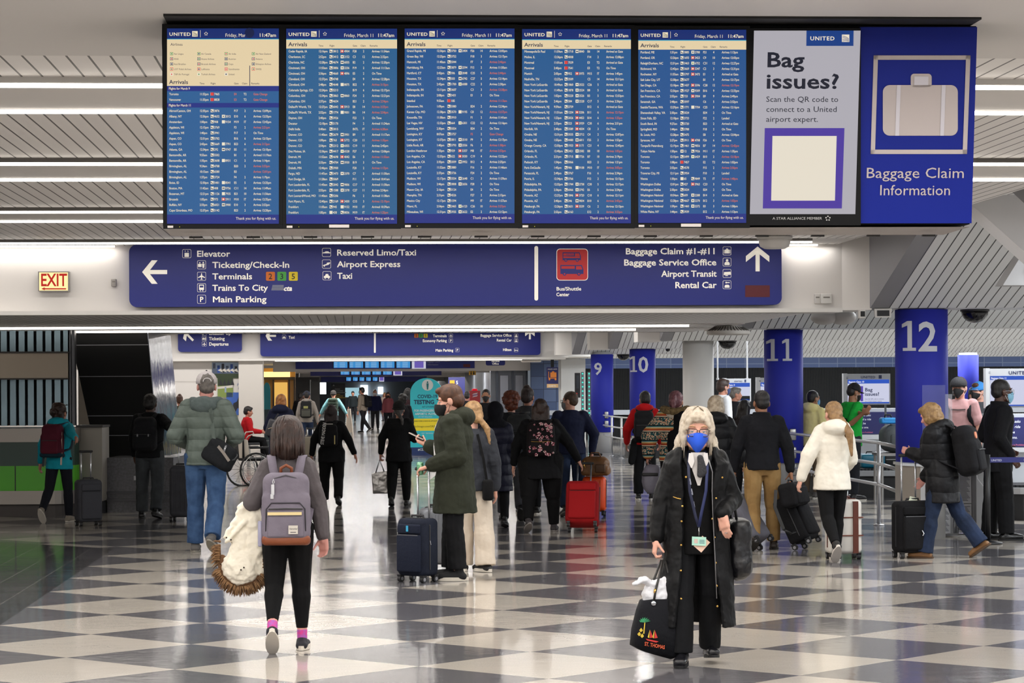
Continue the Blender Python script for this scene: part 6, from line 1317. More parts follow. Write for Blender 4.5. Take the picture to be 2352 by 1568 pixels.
BLK = cloth('#090a0d', '#0d0e12', .3); BLKL = cloth('#070709', None, .15, 30); JEAN = cloth('#2b4468', '#45628a', .3, 20); DKJ = cloth('#1a2438', '#263450', .3); NVY = cloth('#11152a', '#171d36', .3); GRY = cloth('#3d3f45', '#4a4c52', .3); KHA = cloth('#84663d', '#9a7c50', .3); CHAR = cloth('#22242a', '#2c2f36', .3)
SHB = mat('#0f0f12', .45); SHG = mat('#5d5a58', .7)
WALK_R = dict(legL=(-14, 14, 2, -38, 4), legR=(12, 6, 2, 0, 6)); WALK_L = dict(legR=(-14, 14, 2, -38, 4), legL=(12, 6, 2, 0, 6)); STAND = {}
# fix the meaning of a raised heel: negative pitch tips the toe down
# --- blond masked woman walking to the camera
p = Person('person with pale blond hair, glasses, blue mask and long black open coat', 1602, 938, 1526, face=180, male=False, skin='pale', build=1.03, vox=.0062,
    pose=dict(legR=(8, 6, 2, -4, 10), legL=(-7, 10, 1, 6, 4), lean=4, hy=0, hp=6, hr=-2, hscale=1.2, armR=((.30, -.02, -1), (.16, .12, -1)), armL=((.36, -.16, -1), (-.38, .9, -.35)), handL=((-.2, .25, -1), (-.6, -.7, .1)), curlL=.3, curlR=.95, hfwd=.01))
p.body().eyes('#6b7f88'); W25 = p
hr = p.hair('bigbob', HAIR['ash'], .012); p.strands(hr, HAIR['ash'], 260, .225, 4, .035); p.mask('#1f57d8', 'fold', False); p.glasses()
S_ = p.S; U_ = p.U
# inner clothes: black vest, white blouse, scarf
vest = p.top('vest', BLKL, hem=.10, t=.002, amp=.004, wrist=.9)
m = MB(); 
def fpt(x, z, off=.0): return U_ @ V((x, (.074 * S_ + .012) * math.sqrt(max(0, 1 - (x / (.11 * S_)) ** 2)) + off, z * S_))
def patch(name, rows, mt, off, parent=None, th=.006):
    m = MB(); n_ = len(rows[0][1]); 
    for lay in (0, th): pass
    vs = [fpt(x, z, off) for z, xs_ in rows for x in xs_] + [fpt(x, z, off - th) for z, xs_ in rows for x in xs_]; k_ = len(rows) * n_; fs = []
    for j in range(len(rows) - 1):
        for i in range(n_ - 1): a = j * n_ + i; fs += [(a, a + 1, a + n_ + 1, a + n_), (k_ + a, k_ + a + n_, k_ + a + n_ + 1, k_ + a + 1)]
    return p.raw(name, m.add(vs, fs), mt, parent)
patch('blouse', [(.31, [-.045, -.02, 0, .02, .045]), (.28, [-.05, -.025, 0, .025, .05]), (.24, [-.036, -.018, 0, .018, .036]), (.18, [-.012, -.009, -.006, -.002, .004])], mat('#cfcac8', .7, bump=(30, .2)), .003)
patch('blouse_collar', [(.308, [-.058, -.05, -.034]), (.275, [-.064, -.046, -.024]), (.25, [-.046, -.043, -.04])], mat('#dcd8d6', .7), .016); patch('blouse_collar', [(.308, [.034, .05, .058]), (.275, [.024, .046, .064]), (.25, [.04, .043, .046])], mat('#dcd8d6', .7), .016)
m = MB(); R3 = U_.to_3x3(); nk = p.J['neck']
for k_ in range(3): m.tube([nk + R3 @ V((.052 * cos(R(a)), .006 + .05 * sin(R(a)), .0 - k_ * .014 + .004 * sin(R(3 * a + 50 * k_)))) for a in range(0, 360, 24)], .014, 8, closed=True)
m.cap(fpt(-.01, .29, .02), fpt(-.03, .235, .02), .022, .03, fl=(1, .5)); m.cap(fpt(-.01, .28, .022), fpt(-.012, .225, .022), .018, .024, fl=(1, .5))
p.ob('neck_scarf', m, mat('#0c0c10', .6, noise=(160, '#3a3a40', .9)), it=2)
# long puffer coat, open at the front: shell from one side of the opening round the back to the other
coat = cloth('#08080a', '#0c0d10', .35, 12, .6); m = MB(); T_ = .03; n_ = 26; rings_o, rings_i = [], []
for z, a, c, op, dy in ((-.385, .135, .105, 42, .0), (-.30, .132, .102, 38, 0), (-.2, .125, .098, 33, 0), (-.1, .118, .09, 30, 0), (0, .112, .084, 30, 0), (.08, .104, .08, 31, 0), (.15, .104, .08, 30, 0), (.21, .112, .082, 30, 0), (.262, .112, .074, 34, 0), (.295, .082, .062, 44, 0), (.325, .062, .056, 56, 0)):
    ro, ri = [], []
    for k in range(n_):
        t = R(90 + op + (360 - 2 * op) * k / (n_ - 1)); bulge = .006 * math.cos(z * S_ * 2 * pi / .1)
        for lst, tt in ((ro, T_ + bulge), (ri, T_ - .026)):
            v = V(((a * S_ + tt) * cos(t), (c * S_ + tt) * sin(t) + dy, z * S_)); lst.append(p.hip + V((v.x, v.y, v.z)) if z < 0 else U_ @ v)
    rings_o.append(ro); rings_i.append(ri)
m.rings([o_ + i_[::-1] for o_, i_ in zip(rings_o, rings_i)])
for k, sg in (('L', -1), ('R', 1)):
    J = p.J; sh = J['s' + k] + V((-sg * .015, 0, 0)); m.cap(sh, J['e' + k], .078, .066); m.cap(J['e' + k], J['e' + k].lerp(J['w' + k], .94), .066, .05)
ct = p.ob('coat', m, coat, it=3, amp=.022, size=.09)
m = MB()                                   # thick folded collar and hood rim round the neck
for sg in (-1, 1): m.cap(U_ @ V((sg * .055, .085, .255 * S_)), U_ @ V((sg * .092, .02, .318 * S_)), .026, .036, fl=(1, .7)); m.cap(U_ @ V((sg * .092, .02, .318 * S_)), U_ @ V((sg * .05, -.1, .33 * S_)), .038, .05)
m.ell(U_ @ V((0, -.12, .31 * S_)), (.12, .06, .07), U_.to_3x3()); p.ob('coat_collar', m, coat, it=3, amp=.012, size=.07, parent=ct)
GOLD = mat('#c9a054', .25, .9)
def onc(x, z, off=0):                       # point on the coat front
    a, c = (.112 + max(0, -z) * .06) * S_ + T_, (.085 + max(0, -z) * .05) * S_ + T_; y = c * math.sqrt(max(0, 1 - (x / a) ** 2)) + off; return (p.hip + V((x, y, z * S_))) if z < 0 else U_ @ V((x, y, z * S_))
for x, z in ((.078, .215), (.10, .10), (.105, .04), (.108, -.06), (.112, -.16), (.112, -.27)): m = MB().ell(onc(x, z, .008), (.007, .005, .007)); p.raw('snap_button', m, GOLD, ct)
for x, z in ((-.11, .13), (-.085, .05), (-.1, -.03), (-.105, -.13), (-.11, -.22), (-.112, -.3), (-.15, .21)): m = MB().ell(onc(x, z, .008), (.007, .005, .007)); p.raw('snap_button', m, GOLD, ct)
m = MB().tube([onc(.155, .135, .01), onc(.13, .13, .012), onc(.11, .128, .012)], .0045, 6); p.raw('pocket_zip', m, GOLD, ct)
m = MB().tube([onc(-.06, .285, .03), onc(-.085, .235, .02), onc(-.083, .16, .014), onc(-.09, .05, .012), onc(-.1, -.1, .012), onc(-.108, -.27, .012)], .004, 6); p.raw('coat_zip', m, mat('#8d8d90', .3, .9), ct)
p.pants(BLK, .058, .046, .044, cut=1.02); p.shoes(mat('#16161a', .22), '#101012', .03, .05)
# lanyard and badges are worn by her
m = MB().ribbon([nk + R3 @ V((.05, .045, .01)), fpt(.062, .25, .03), fpt(.055, .16, .035), fpt(.02, .06, .045), fpt(.0, .02, .05)], (1, 0, 0), .018, .003); ln = p.raw('lanyard', m, mat('#141a38', .6)); m = MB().ribbon([nk + R3 @ V((-.05, .045, .01)), fpt(-.055, .25, .03), fpt(-.046, .16, .035), fpt(-.015, .07, .045), fpt(.0, .02, .05)], (1, 0, 0), .018, .003); p.raw('lanyard_band', m, mat('#1c2654', .6), ln)
m = MB()
for z in (.21, .17, .12, .07): b0 = fpt(.058 - (.21 - z) * .25, z, .036); text(m, 'UNITED', b0, (-.15, 0, -1), (-1, 0, -.1), .008, bold=.5)
p.raw('lanyard_lettering', m, mat('#c9cde0', .6), ln, False)
bc = fpt(.0, .02, .055); xr, zr = U_.to_3x3() @ V((-1, 0, 0)), V((0, 0, 1)); zr = (zr + xr * -.03).normalized()
def card(nm, c, w_, h_, ang, mt, yo): 
    x_ = (xr * cos(ang) + zr * sin(ang)); z_ = (zr * cos(ang) - xr * sin(ang)); n_ = U_.to_3x3() @ V((0, 1, 0)); return c, x_, z_, n_, p.raw(nm, MB().prism([c + x_ * (a * w_) + z_ * (b * h_) + n_ * yo for a, b in ((-.5, 0), (.5, 0), (.5, -1), (-.5, -1))], n_ * .003), mt, ln, False)
card('badge', bc + V((-.045, 0, -.075)) , .062, .085, R(-42), mat('#d9b7a2', .5), .0)
c, x_, z_, n_, bd = card('badge', bc + V((0, 0, -.06)), .088, .054, R(-3), mat('#a9d6c4', .45), .008)
m = MB(); c2 = c + n_ * .0125; m.quad(c2 + x_ * -.03 + z_ * -.04, c2 + x_ * -.008 + z_ * -.04, c2 + x_ * -.008 + z_ * -.014, c2 + x_ * -.03 + z_ * -.014, 0)
for k in range(3): m.quad(c2 + x_ * .002 + z_ * (-.022 - .009 * k), c2 + x_ * .034 + z_ * (-.022 - .009 * k), c2 + x_ * .034 + z_ * (-.018 - .009 * k), c2 + x_ * .002 + z_ * (-.018 - .009 * k), 1)
p.raw('badge_print', m, [mat('#c9b0a6', .5), mat('#5f7f88', .5)], bd, False)
m = MB().tube([fpt(0, .02, .052), bc + V((0, 0, -.03)), bc + V((0, 0, -.06))], .003, 6); p.raw('badge_clip', m, CHROME, ln)
m = MB().lathe([(.0095, -.0025), (.0115, 0), (.0095, .0025)], p.J['wL'] + p.J['hfL'] * .112 * p.hs, 12); p.raw('ring', m, CHROME)
# tote with a plastic bag, hung from her right hand
hw_ = p.wp(p.J['wR'] + p.J['hfR'] * .10 + V((0, 0, -.03)))
t = thing('tote_bag', 'black canvas tote with tropical print hanging from the blond woman\'s hand', 'tote bag', mw=M4.Translation((hw_.x, hw_.y - .02, 0)) @ M4.Rotation(R(14), 4, 'Z') @ M4.Rotation(R(5), 4, 'Y')); zt_ = hw_.z - .245
CAN = cloth('#0c0d12', '#121319', .2, 40); m = MB(); rg = []
for z, a, c, ox in ((zt_ - .345, .115, .035, -.02), (zt_ - .33, .15, .07, -.02), (zt_ - .2, .152, .075, -.015), (zt_ - .08, .142, .065, -.005), (zt_, .13, .055, 0)): rg.append([V((ox + a * (abs(cos(2 * pi * k / 28)) ** .45) * (1 if cos(2 * pi * k / 28) > 0 else -1), c * (abs(sin(2 * pi * k / 28)) ** .6) * (1 if sin(2 * pi * k / 28) > 0 else -1), z + (.02 * cos(2 * pi * k / 28) if z > zt_ - .01 else -.03 * cos(2 * pi * k / 28) * (z < zt_ - .3)))) for k in range(28)])
m.rings(rg); m.obj('bag_body', CAN, t, True)
for sy_ in (-1, 1): MB().tube([(-.06, sy_ * .056, zt_ - .03), (-.055, sy_ * .06, zt_ + .04), (-.008, sy_ * .015, hw_.z - .005), (.008, sy_ * .015, hw_.z - .005), (.07, sy_ * .06, zt_ + .04), (.075, sy_ * .056, zt_ - .03)], .0075, 8).obj('handle', mat('#14110f', .5), t, True)
for sx_ in (-.06, .075): MB().lathe([(.013, -.003), (.018, 0), (.013, .003)], (sx_, -.062, zt_ - .03), 16, Rm=M4.Rotation(pi / 2, 3, 'X')).obj('grommet', CHROME, t, True); MB().cyl((sx_ * .95, -.058, zt_ + .035), (sx_ * .9, -.054, zt_ + .06), .0095, 10).obj('handle_ring', GOLD, t, True)
m = MB(); yb = -.0805
def tri(pts, mi): m.add([V((x, yb, zt_ + z)) for x, z in pts], [tuple(range(len(pts)))], mi)
for k in range(7): a = R(20 + 23 * k); tri([(-.115, -.15), (-.115 + .04 * cos(a), -.15 + .035 * sin(a)), (-.115 + .03 * cos(a + .35), -.15 + .022 * sin(a + .35))], 0)
tri([(-.12, -.22), (-.112, -.22), (-.111, -.15), (-.117, -.15)], 1); 
for x, z in ((-.135, -.2), (-.125, -.235), (-.145, -.225)): tri([(x - .012, z), (x, z + .016), (x + .012, z), (x, z - .012)], 1)
for x in (-.075, -.045): tri([(x, -.245), (x, -.195), (x + .022, -.24)], 2); tri([(x - .003, -.245), (x - .003, -.19), (x - .014, -.24)], 1)
tri([(-.1, -.25), (-.015, -.262), (-.03, -.27), (-.09, -.26)], 2)
text(m, 'ST. THOMAS', (-.105, yb, zt_ - .292), (1, 0, -.12), (0, 0, 1), .024, bold=1, mi=3, sx=.72); 
m.obj('print', [mat('#2f8a5a', .6), mat('#d0b33a', .6), mat('#c22f2a', .6), mat('#cf5a34', .6)], t)
m = MB().ell((-.01, 0, zt_ + .02), (.115, .05, .10)); m.ell((.04, 0, zt_ + .08), (.06, .035, .07)); m.cap((-.05, -.01, zt_ + .085), (-.13, -.03, zt_ + .11), .035, .03, fl=(1, .6)); m.cap((-.13, -.03, zt_ + .11), (-.185, -.04, zt_ + .085), .03, .018, fl=(1, .6))
o = m.obj('plastic_bag', mat('#d9d9de', .3, bump=(9, .8)), None, mw=t.matrix_world.copy() if False else None); tag(o, 'crumpled white plastic bag stuffed into the top of the black tote', 'plastic bag'); o.matrix_world = M4.Translation((hw_.x, hw_.y - .02, 0)) @ M4.Rotation(R(14), 4, 'Z') @ M4.Rotation(R(5), 4, 'Y'); blob(o, .007, 2, .03, .045)
# handbag on her other side, behind the coat
hb = p.wp(p.hip + V((-.27, -.07, -.10))); t = thing('handbag', 'slouchy black leather shoulder bag at the blond woman\'s hip', 'handbag', mw=M4.Translation(hb) @ M4.Rotation(R(15), 4, 'Z')); m = MB().rbox((0, 0, -.02), (.075, .10, .18), .06); m.ell((.0, 0, -.13), (.085, .11, .11)); m.obj('bag_body', mat('#121216', .35, bump=(12, .4)), t, mod=(.008, 3, .02, .08)); MB().tube([(-.03, -.05, .14), (-.05, -.04, .3), (-.08, 0, .44), (-.05, .05, .3), (-.03, .06, .14)], .009, 8).obj('strap', mat('#101013', .4), t, True)
# --- girl in grey sweatshirt with backpack
p = Person('person with brown bob, grey sweatshirt and black leggings carrying a white coat', 662, 960, 1493, face=3, male=False, skin='rose', build=1.02, vox=.0062,
    pose=dict(legR=(4, 4, 1.6, 0, 4), legL=(-9, 8, 1.6, -42, 2), lean=4, hy=4, hp=12, hscale=1.3, armR=((.26, .0, -1), (.16, .02, -1)), handR=((.06, .05, -1), (-.5, -.85, 0)), armL=((.42, -.12, -1), (.1, .95, -.45)), curlR=.55))
W4 = p; p.body(); hr = p.hair('bob', HAIR['brown'], .006); p.strands(hr, HAIR['brown'], 150, .2, 9, .004, False)
SW = cloth('#595355', '#655f62', .3, 22); o = p.top('sweatshirt', SW, hem=.06, t=.016, sl=.003, collar=.012, amp=.016, size=.07, wrist=1.0)
m = MB(); J = p.J
for k in 'LR': w_ = J['e' + k].lerp(J['w' + k], .95); dv = (J['w' + k] - J['e' + k]).normalized(); m.cyl(w_ - dv * .03, w_ + dv * .02, .036, 16)
p.raw('ribbed_cuffs', m, cloth('#4f4a4c', None, .3, 50), o)
p.pants(BLKL, .069, .0425, .0255, 'leggings', amp=.003, cut=.8)
m = MB()
for k in 'LR': m.cap(J['a' + k] - J['up' + k] * .015, J['a' + k].lerp(J['k' + k], .14), .036, .037)
p.ob('socks', m, mat('#d23c8c', .8, noise=(40, '#8a6ac0', .8)), it=2, vox=.006); p.shoes(mat('#15151f', .7), '#cfc8bc', -.012, 0, .03)
def herschel(o, w, d, h):
    MB().tube([(-w * .42, -d * .53, -h * .33), (-w * .41, -d * .6, -h * .02), (-w * .3, -d * .6, .03), (w * .3, -d * .6, .03), (w * .41, -d * .6, -h * .02), (w * .42, -d * .53, -h * .33)], .004, 6).obj('pocket_piping', mat('#2c2a30', .6), o, True)
    MB().ribbon([(-w * .38, -d * .66, -h * .085), (0, -d * .69, -h * .085), (w * .34, -d * .66, -h * .085)], (0, 0, 1), .02, .006).obj('cream_zip', mat('#dcc792', .6), o); 
    m = MB().box((w * .06, -d * .69, -h * .37), (w * .26, -d * .665, -h * .25)); lb = m.obj('fabric_label', mat('#c9c2b8', .6), o); m = MB(); text(m, 'Herschel', (w * .075, -d * .695, -h * .31), (1, 0, 0), (0, 0, 1), .014, it=.4, sx=.75, mi=0); m.quad(*[V((x, -d * .692, z)) for x, z in ((w * .1, -h * .35), (w * .22, -h * .35), (w * .22, -h * .34), (w * .1, -h * .34))]); m.obj('label_writing', mat('#33333c', .6), lb)
    MB().tube([(-w * .42, -d * .2, h * .22), (-w * .3, -d * .42, h * .4), (0, -d * .48, h * .455), (w * .3, -d * .42, h * .4), (w * .42, -d * .2, h * .22)], .0045, 6).obj('top_zip', mat('#4a474e', .6), o)
    m = MB().tube([(-w * .26, -d * .56, h * .32), (-w * .275, -d * .58, h * .36), (-w * .255, -d * .57, h * .4), (-w * .235, -d * .57, h * .36), (-w * .26, -d * .56, h * .32)], .003, 6); m.rbox((-w * .27, -d * .585, h * .25), (.011, .004, .035), .004); m.rbox((-w * .285, -d * .59, h * .155), (.011, .01, .017), .005); m.obj('key_tag', mat('#d9dade', .2, alpha=.8), o, True)
    MB().rbox((-w * .55, -d * .2, -h * .36), (.014, .02, .085), .01).obj('bottle_sleeve', mat('#a8a6c0', .2, alpha=.8), o, True)
GBP = cloth('#736c78', '#7d7682', .25, 30); TAN = mat('#7d3f1e', .5, bump=(30, .2))
backpack(p, 'grey backpack with tan leather base worn by the person with the brown bob', .31, .16, .47, GBP, GBP, z=.085, t=.035, base=TAN, handle=TAN, pocket=True, extra=herschel)
# white coat with fur hood over her left arm
ea = p.wp(J['eL'].lerp(J['wL'], .35)); t = thing('coat', 'cream white puffy coat with brown fur hood hung over the bob haired person\'s arm', 'coat', mw=M4.Translation((ea.x - .02, ea.y, ea.z))); CW = mat('#f4ecd9', .6, bump=(11, .5), sheen=.2)
m = MB(); m.cap((.055, -.03, .0), (.04, -.04, -.16), .08, .08, fl=(1, .7)); m.cap((-.01, -.03, -.03), (-.06, -.05, -.36), .075, .085, fl=(1, .6)); m.cap((.06, -.05, -.12), (.045, -.07, -.3), .07, .06, fl=(1, .6)); m.ell((-.045, -.05, -.40), (.135, .075, .125)); m.cap((.07, -.06, -.3), (.075, -.06, -.42), .035, .045, fl=(1, .6)); m.cap((-.02, -.05, -.1), (-.13, -.07, -.22), .05, .03, fl=(1, .5)); m.cap((-.08, -.03, -.08), (-.15, -.05, -.19), .04, .03, fl=(1, .45)); m.cap((.05, .04, .0), (.05, .06, -.3), .06, .07)
m.obj('shell', CW, t, mod=(.007, 3, .035, .055))
rnd = random.Random(5); m = MB()
for i in range(620):
    a = R(rnd.uniform(165, 372)); c = V((-.045 + .145 * cos(a), -.05 + rnd.uniform(-.03, .05), -.38 + .15 * sin(a) + (.12 if cos(a) < -.6 and sin(a) > -.2 else 0) * rnd.random())); dv = V((cos(a) + rnd.uniform(-.35, .35), rnd.uniform(-.5, .3), sin(a) + rnd.uniform(-.3, .1))).normalized(); L_ = rnd.uniform(.035, .07); m.tube([c, c + dv * L_ * .6, c + dv * L_ + V((0, 0, -.012))], [.006, .0045, .0008], 5)
o = m.obj('fur_trim', mat('#94704c', .9, noise=(30, '#5c4028', 1)), t, True); m = MB()
for i in range(13): a = R(165 + 207 * i / 12); m.cap((-.045 + .135 * cos(a), -.04, -.38 + .14 * sin(a)), (-.045 + .135 * cos(a + .25), -.04, -.38 + .14 * sin(a + .25)), .026, .026)
m.obj('fur_core', mat('#6a4a30', .9), o, True)
for x, z in ((-.135, -.2), (-.105, -.215), (-.02, -.4), (-.04, -.415)): MB().ell((x, -.135, z), (.006, .004, .006)).obj('snap_button', mat('#4a4036', .3, .8), t, True)
# --- man with parka, phone, suitcase
sg_ = suitcase('navy soft suitcase with raised silver handle in front of the parka man', P(960, 1338, 22.2) * V((1, 1, 0)), -38, .33, .23, .52, cloth('#131826', '#1a2030', .3, 40), hh=.44, pocket=cloth('#151b2c', None, .3, 40), extra=lambda o, w, d, h, wz: (MB().box((-.012, -d / 2 - .034, wz + h * .78), (.012, -d / 2 - .03, wz + h * .88)).obj('logo_patch', mat('#3aa0c9', .5), o), MB().tube([(w / 2 + .004, -d * .12, wz + h * .62), (w / 2 + .012, -d * .12, wz + h * .55)], .005, 6).obj('zip_pull', CHROME, o)))
phone_c = P(953, 1005, 22.6)
p = Person('person with short brown hair, black mask and long olive parka looking at a phone', 1046, 883, 1331, face=84, skin='pale', build=1.03, vox=.0075,
    pose=dict(legL=(-1, 3, 3, 0, 4), legR=(6, 4, 2, 0, 8), lean=2, hp=16, hy=2, hscale=1.13, armL=('ik', sg_ + V((.07, -.02, .03)), (-.2, -1, -.5)), armR=('ik', phone_c + V((.12, .02, -.075)), (.2, -.5, -1)), handL=((0, .9, -.3), (0, -.3, -1)), handR=((.05, .8, .38), (.0, -.2, 1)), curlL=.7, curlR=.9))
W10 = p; p.body().eyes(); p.hair('quiff', HAIR['chest'], .004); p.mask('#0e0f12', 'beak')
OLV = cloth('#272a1f', '#30342a', .4, 10); pk_ = p.top('parka', OLV, hem=.19, t=.038, bulk=1.1, flare=.014, sl=.01, hood=1.25, collar=.015, amp=.022, size=.1); J = p.J; R3 = p.U.to_3x3()
m = MB().ell(p.U @ V((0, -.06 * p.S, .335 * p.S)), (.07, .045, .04), R3); p.ob('hood_lining', m, mat('#c98a2e', .9, bump=(30, .5)), it=2, parent=pk_); m = MB(); m.rings([[J['neck'] + R3 @ V(((.066) * cos(R(a)), .012 + .066 * sin(R(a)), z)) for a in range(0, 360, 20)] for z in (-.03, .045)]); p.ob('fleece_collar', m, mat('#c9b3a2', .9, bump=(60, .3)), it=2, amp=.01, size=.03)
m = MB().ribbon([p.U @ V((x, y, z)) for x, y, z in ((-.03, .1, .31 * p.S), (-.045, .15, .25 * p.S), (-.05, .165, .16 * p.S), (-.05, .165, .06 * p.S), (-.05, .16, -.02))], (1, .5, 0), .045, .012); p.raw('white_shirt_edge', m, mat('#d9d8d6', .8)); 
for z in (.2, .13, .05, -.05, -.12): m = MB().ell((p.U if z > 0 else M4.Translation(p.hip)) @ V((-.08, .155 + (.01 if z < 0 else 0), z * p.S)), (.008, .006, .008)); p.raw('snap_button', m, mat('#2b2d24', .3, .6), pk_)
p.pants(BLK, .058, .05, .05, cut=.96, amp=.014); p.shoes(mat('#131417', .8), '#d9d2c4', .01, 0, .032)
o = thing('phone', 'white phone held up by the parka man', 'phone', mw=p.M @ M4.Translation(J['wR'] + J['hfR'] * .135 + J['hnR'] * .034) @ M4(((J['hfR'].x, J['hnR'].cross(J['hfR']).x, J['hnR'].x), (J['hfR'].y, J['hnR'].cross(J['hfR']).y, J['hnR'].y), (J['hfR'].z, J['hnR'].cross(J['hfR']).z, J['hnR'].z))).to_4x4()); MB().rbox((0, 0, 0), (.075, .036, .005), .004).obj('case', mat('#cdbfb6', .4), o, True); MB().box((-.07, -.032, .0052), (.07, .032, .006)).obj('screen', mat('#15171c', .1), o)
o = thing('drink_can', 'green drink can held on the suitcase handle by the parka man', 'can', sg_ + V((-.03, .04, .0))); MB().lathe([(.022, -.055), (.031, -.045), (.031, .05), (.025, .062), (.023, .062)], seg=20).obj('can_body', mat('#1f8a52', .3, .4, noise=(40, '#bfe0c8', .6)), o, True); MB().lathe([(.024, .06), (.02, .058), (.001, .058)], seg=16).obj('lid', CHROME, o, True)
o = thing('tissue', 'folded white paper under the parka man\'s hand', 'paper', sg_ + V((.075, -.03, -.06))); MB().hexa([(-.03, 0, -.05), (.035, 0, .0), (.035, .006, 0), (-.03, .006, -.05), (-.02, 0, .04), (.045, 0, .045), (.045, .006, .045), (-.02, .006, .04)]).obj('sheet', mat('#dcdcdc', .7), o)
suitcase('scuffed silver suitcase hidden behind the parka man\'s legs', P(1004, 1312, 23.6) * V((1, 1, 0)), 20, .34, .22, .55, mat('#6d7076', .4, .3, bump=(6, .3)), hh=0, hard=True)
# --- puffer jacket man
p = Person('person in green grey puffer jacket, blue jeans and white trucker cap seen from behind', 474, 854, 1268, face=-4, skin='rose', build=1.12, vox=.0085,
    pose=dict(legL=(9, 6, 2.5, 0, 8), legR=(-9, 12, 2, -30, 8), lean=2, hy=14, hp=2, armL=((.40, -.12, -1), (-.3, .95, -.35)), armR=((.42, -.12, -1), (-.35, .95, -.3)), twist=-3))
p.body(); p.hair('buzz', HAIR['grey']); c_ = p.cap_('#c9c2c2', '#17181c'); PF = puff('#616c65', 2.6, .5, .55, .8); j_ = p.top('puffer_jacket', PF, hem=.05, t=.026, sl=.012, amp=.016, size=.09)
S3 = p.S; m = MB().ell(p.U @ V((0, -.062 * S3, .285 * S3)), (.075 * S3, .045 * S3, .05 * S3), p.U.to_3x3()); m.cap(p.U @ V((-.075 * S3, -.01, .31 * S3)), p.U @ V((-.03 * S3, -.075 * S3, .3 * S3)), .05, .05); m.cap(p.U @ V((.075 * S3, -.01, .31 * S3)), p.U @ V((.03 * S3, -.075 * S3, .3 * S3)), .05, .05); p.ob('hood', m, cloth('#55605f', '#606b6a', .3), it=3, amp=.02, size=.07, parent=j_)
m = MB().tube([p.head @ (V((.034 * cos(R(a)), -.106 + .004 * abs(cos(R(a))), .03 + .03 * sin(R(a)))) * p.hs) for a in range(0, 181, 20)], .0055 * p.hs, 6); p.raw('cap_strap', m, mat('#dad6d6', .7), c_); m = MB().ell(p.head @ (V((0, -.088, .04)) * p.hs), (.032 * p.hs, .02 * p.hs, .024 * p.hs)); p.raw('cap_opening', m, mat('#8a5648', .6), c_)
p.pants(JEAN, .063, .048, .047, amp=.014, cut=1.0); p.shoes(SHG, '#8a867c', .01); W3 = p
X = p.M @ p.U @ M4.Translation((.215, -.20, .02)) @ M4.Rotation(R(30), 4, 'Y') @ M4.Rotation(R(-25), 4, 'Z'); t = thing('messenger_bag', 'black messenger bag with grey strap at the puffer jacket man\'s hip', 'bag', mw=X)
m = MB().rbox((0, 0, 0), (.18, .10, .13), .07); m.rbox((-.01, 0, -.06), (.185, .10, .08), .06); m.obj('bag_body', cloth('#14161a', '#1d2024', .3), t, mod=(.009, 4, .012, .1)); MB().ribbon([(-.0, -.112, .07), (.1, -.11, .045), (.19, -.07, .0)], (.1, 0, 1), .03, .008).obj('grey_flap_edge', mat('#8d857d', .7), t); MB().tube([(.07, -.09, .12), (.09, -.11, .09), (.1, -.1, .05)], .012, 8).obj('water_bottle_cap', mat('#9a9ca0', .2, .5), t, True); MB().tube([(.13, .0, .11), (.17, .03, .08), (.185, .0, .03), (.16, -.03, .0)], .012, 8).obj('side_handle', mat('#2d2f33', .5), t, True)
Xi = X.inverted(); gp = lambda v: Xi @ (p.M @ p.U @ V(v)); MB().ribbon([gp((.10, -.13 * 1.12, .35)), gp((.105, -.185, .45)), gp((.09, -.175, .5)), gp((.05, -.14, .535))][::-1] + [gp((.125, -.195, .28)), gp((.14, -.205, .18))], (1, 0, 0), .045, .01).obj('strap', mat('#5a655f', .8), t); MB().tube([gp((.14, -.205, .19)), gp((.145, -.205, .15)), gp((.15, -.2, .12))], .009, 8).obj('buckle', CHROME, t, True)
# --- man in black with backpack, left
sgB = suitcase('tall charcoal suitcase pulled beside the puffer jacket man', P(417, 1190, 32.6) * V((1, 1, 0)), -8, .29, .24, .68, cloth('#3a3b40', '#43444a', .2), hh=.32, hard=True)
p = Person('person in black jacket and grey jeans with a big black backpack before the escalator', 345, 905, 1190, face=-6, skin='dark', build=1.12, pose=dict(legL=(5, 4, 3, 0, 10), legR=(-4, 5, 3, -12, 8), hy=-6, armR=('ik', sgB + V((-.03, 0, .02)), (.7, -.7, -.6)), armL=((.2, .05, -1), (.05, .5, -.9))))
p.body(); p.hair('short', HAIR['black'], .02); p.top('jacket', BLK, hem=.05, t=.022, amp=.012, collar=.03); p.pants(cloth('#35383b', '#42464a', .3), .062, .052, .05, amp=.014); p.shoes(SHB, '#1c1c1e')
backpack(p, 'black backpack worn by the person before the black escalator', .31, .2, .47, cloth('#121316', '#191a1e', .3), cloth('#151619', None, .3), z=.14, t=.03, extra=lambda o, w, d, h: [MB().rbox((sx_ * .075, -d * .63, -.02), (.012, .008, .02), .006).obj('buckle', mat('#6d6e72', .4, .5), o, True) for sx_ in (-1, 1)])
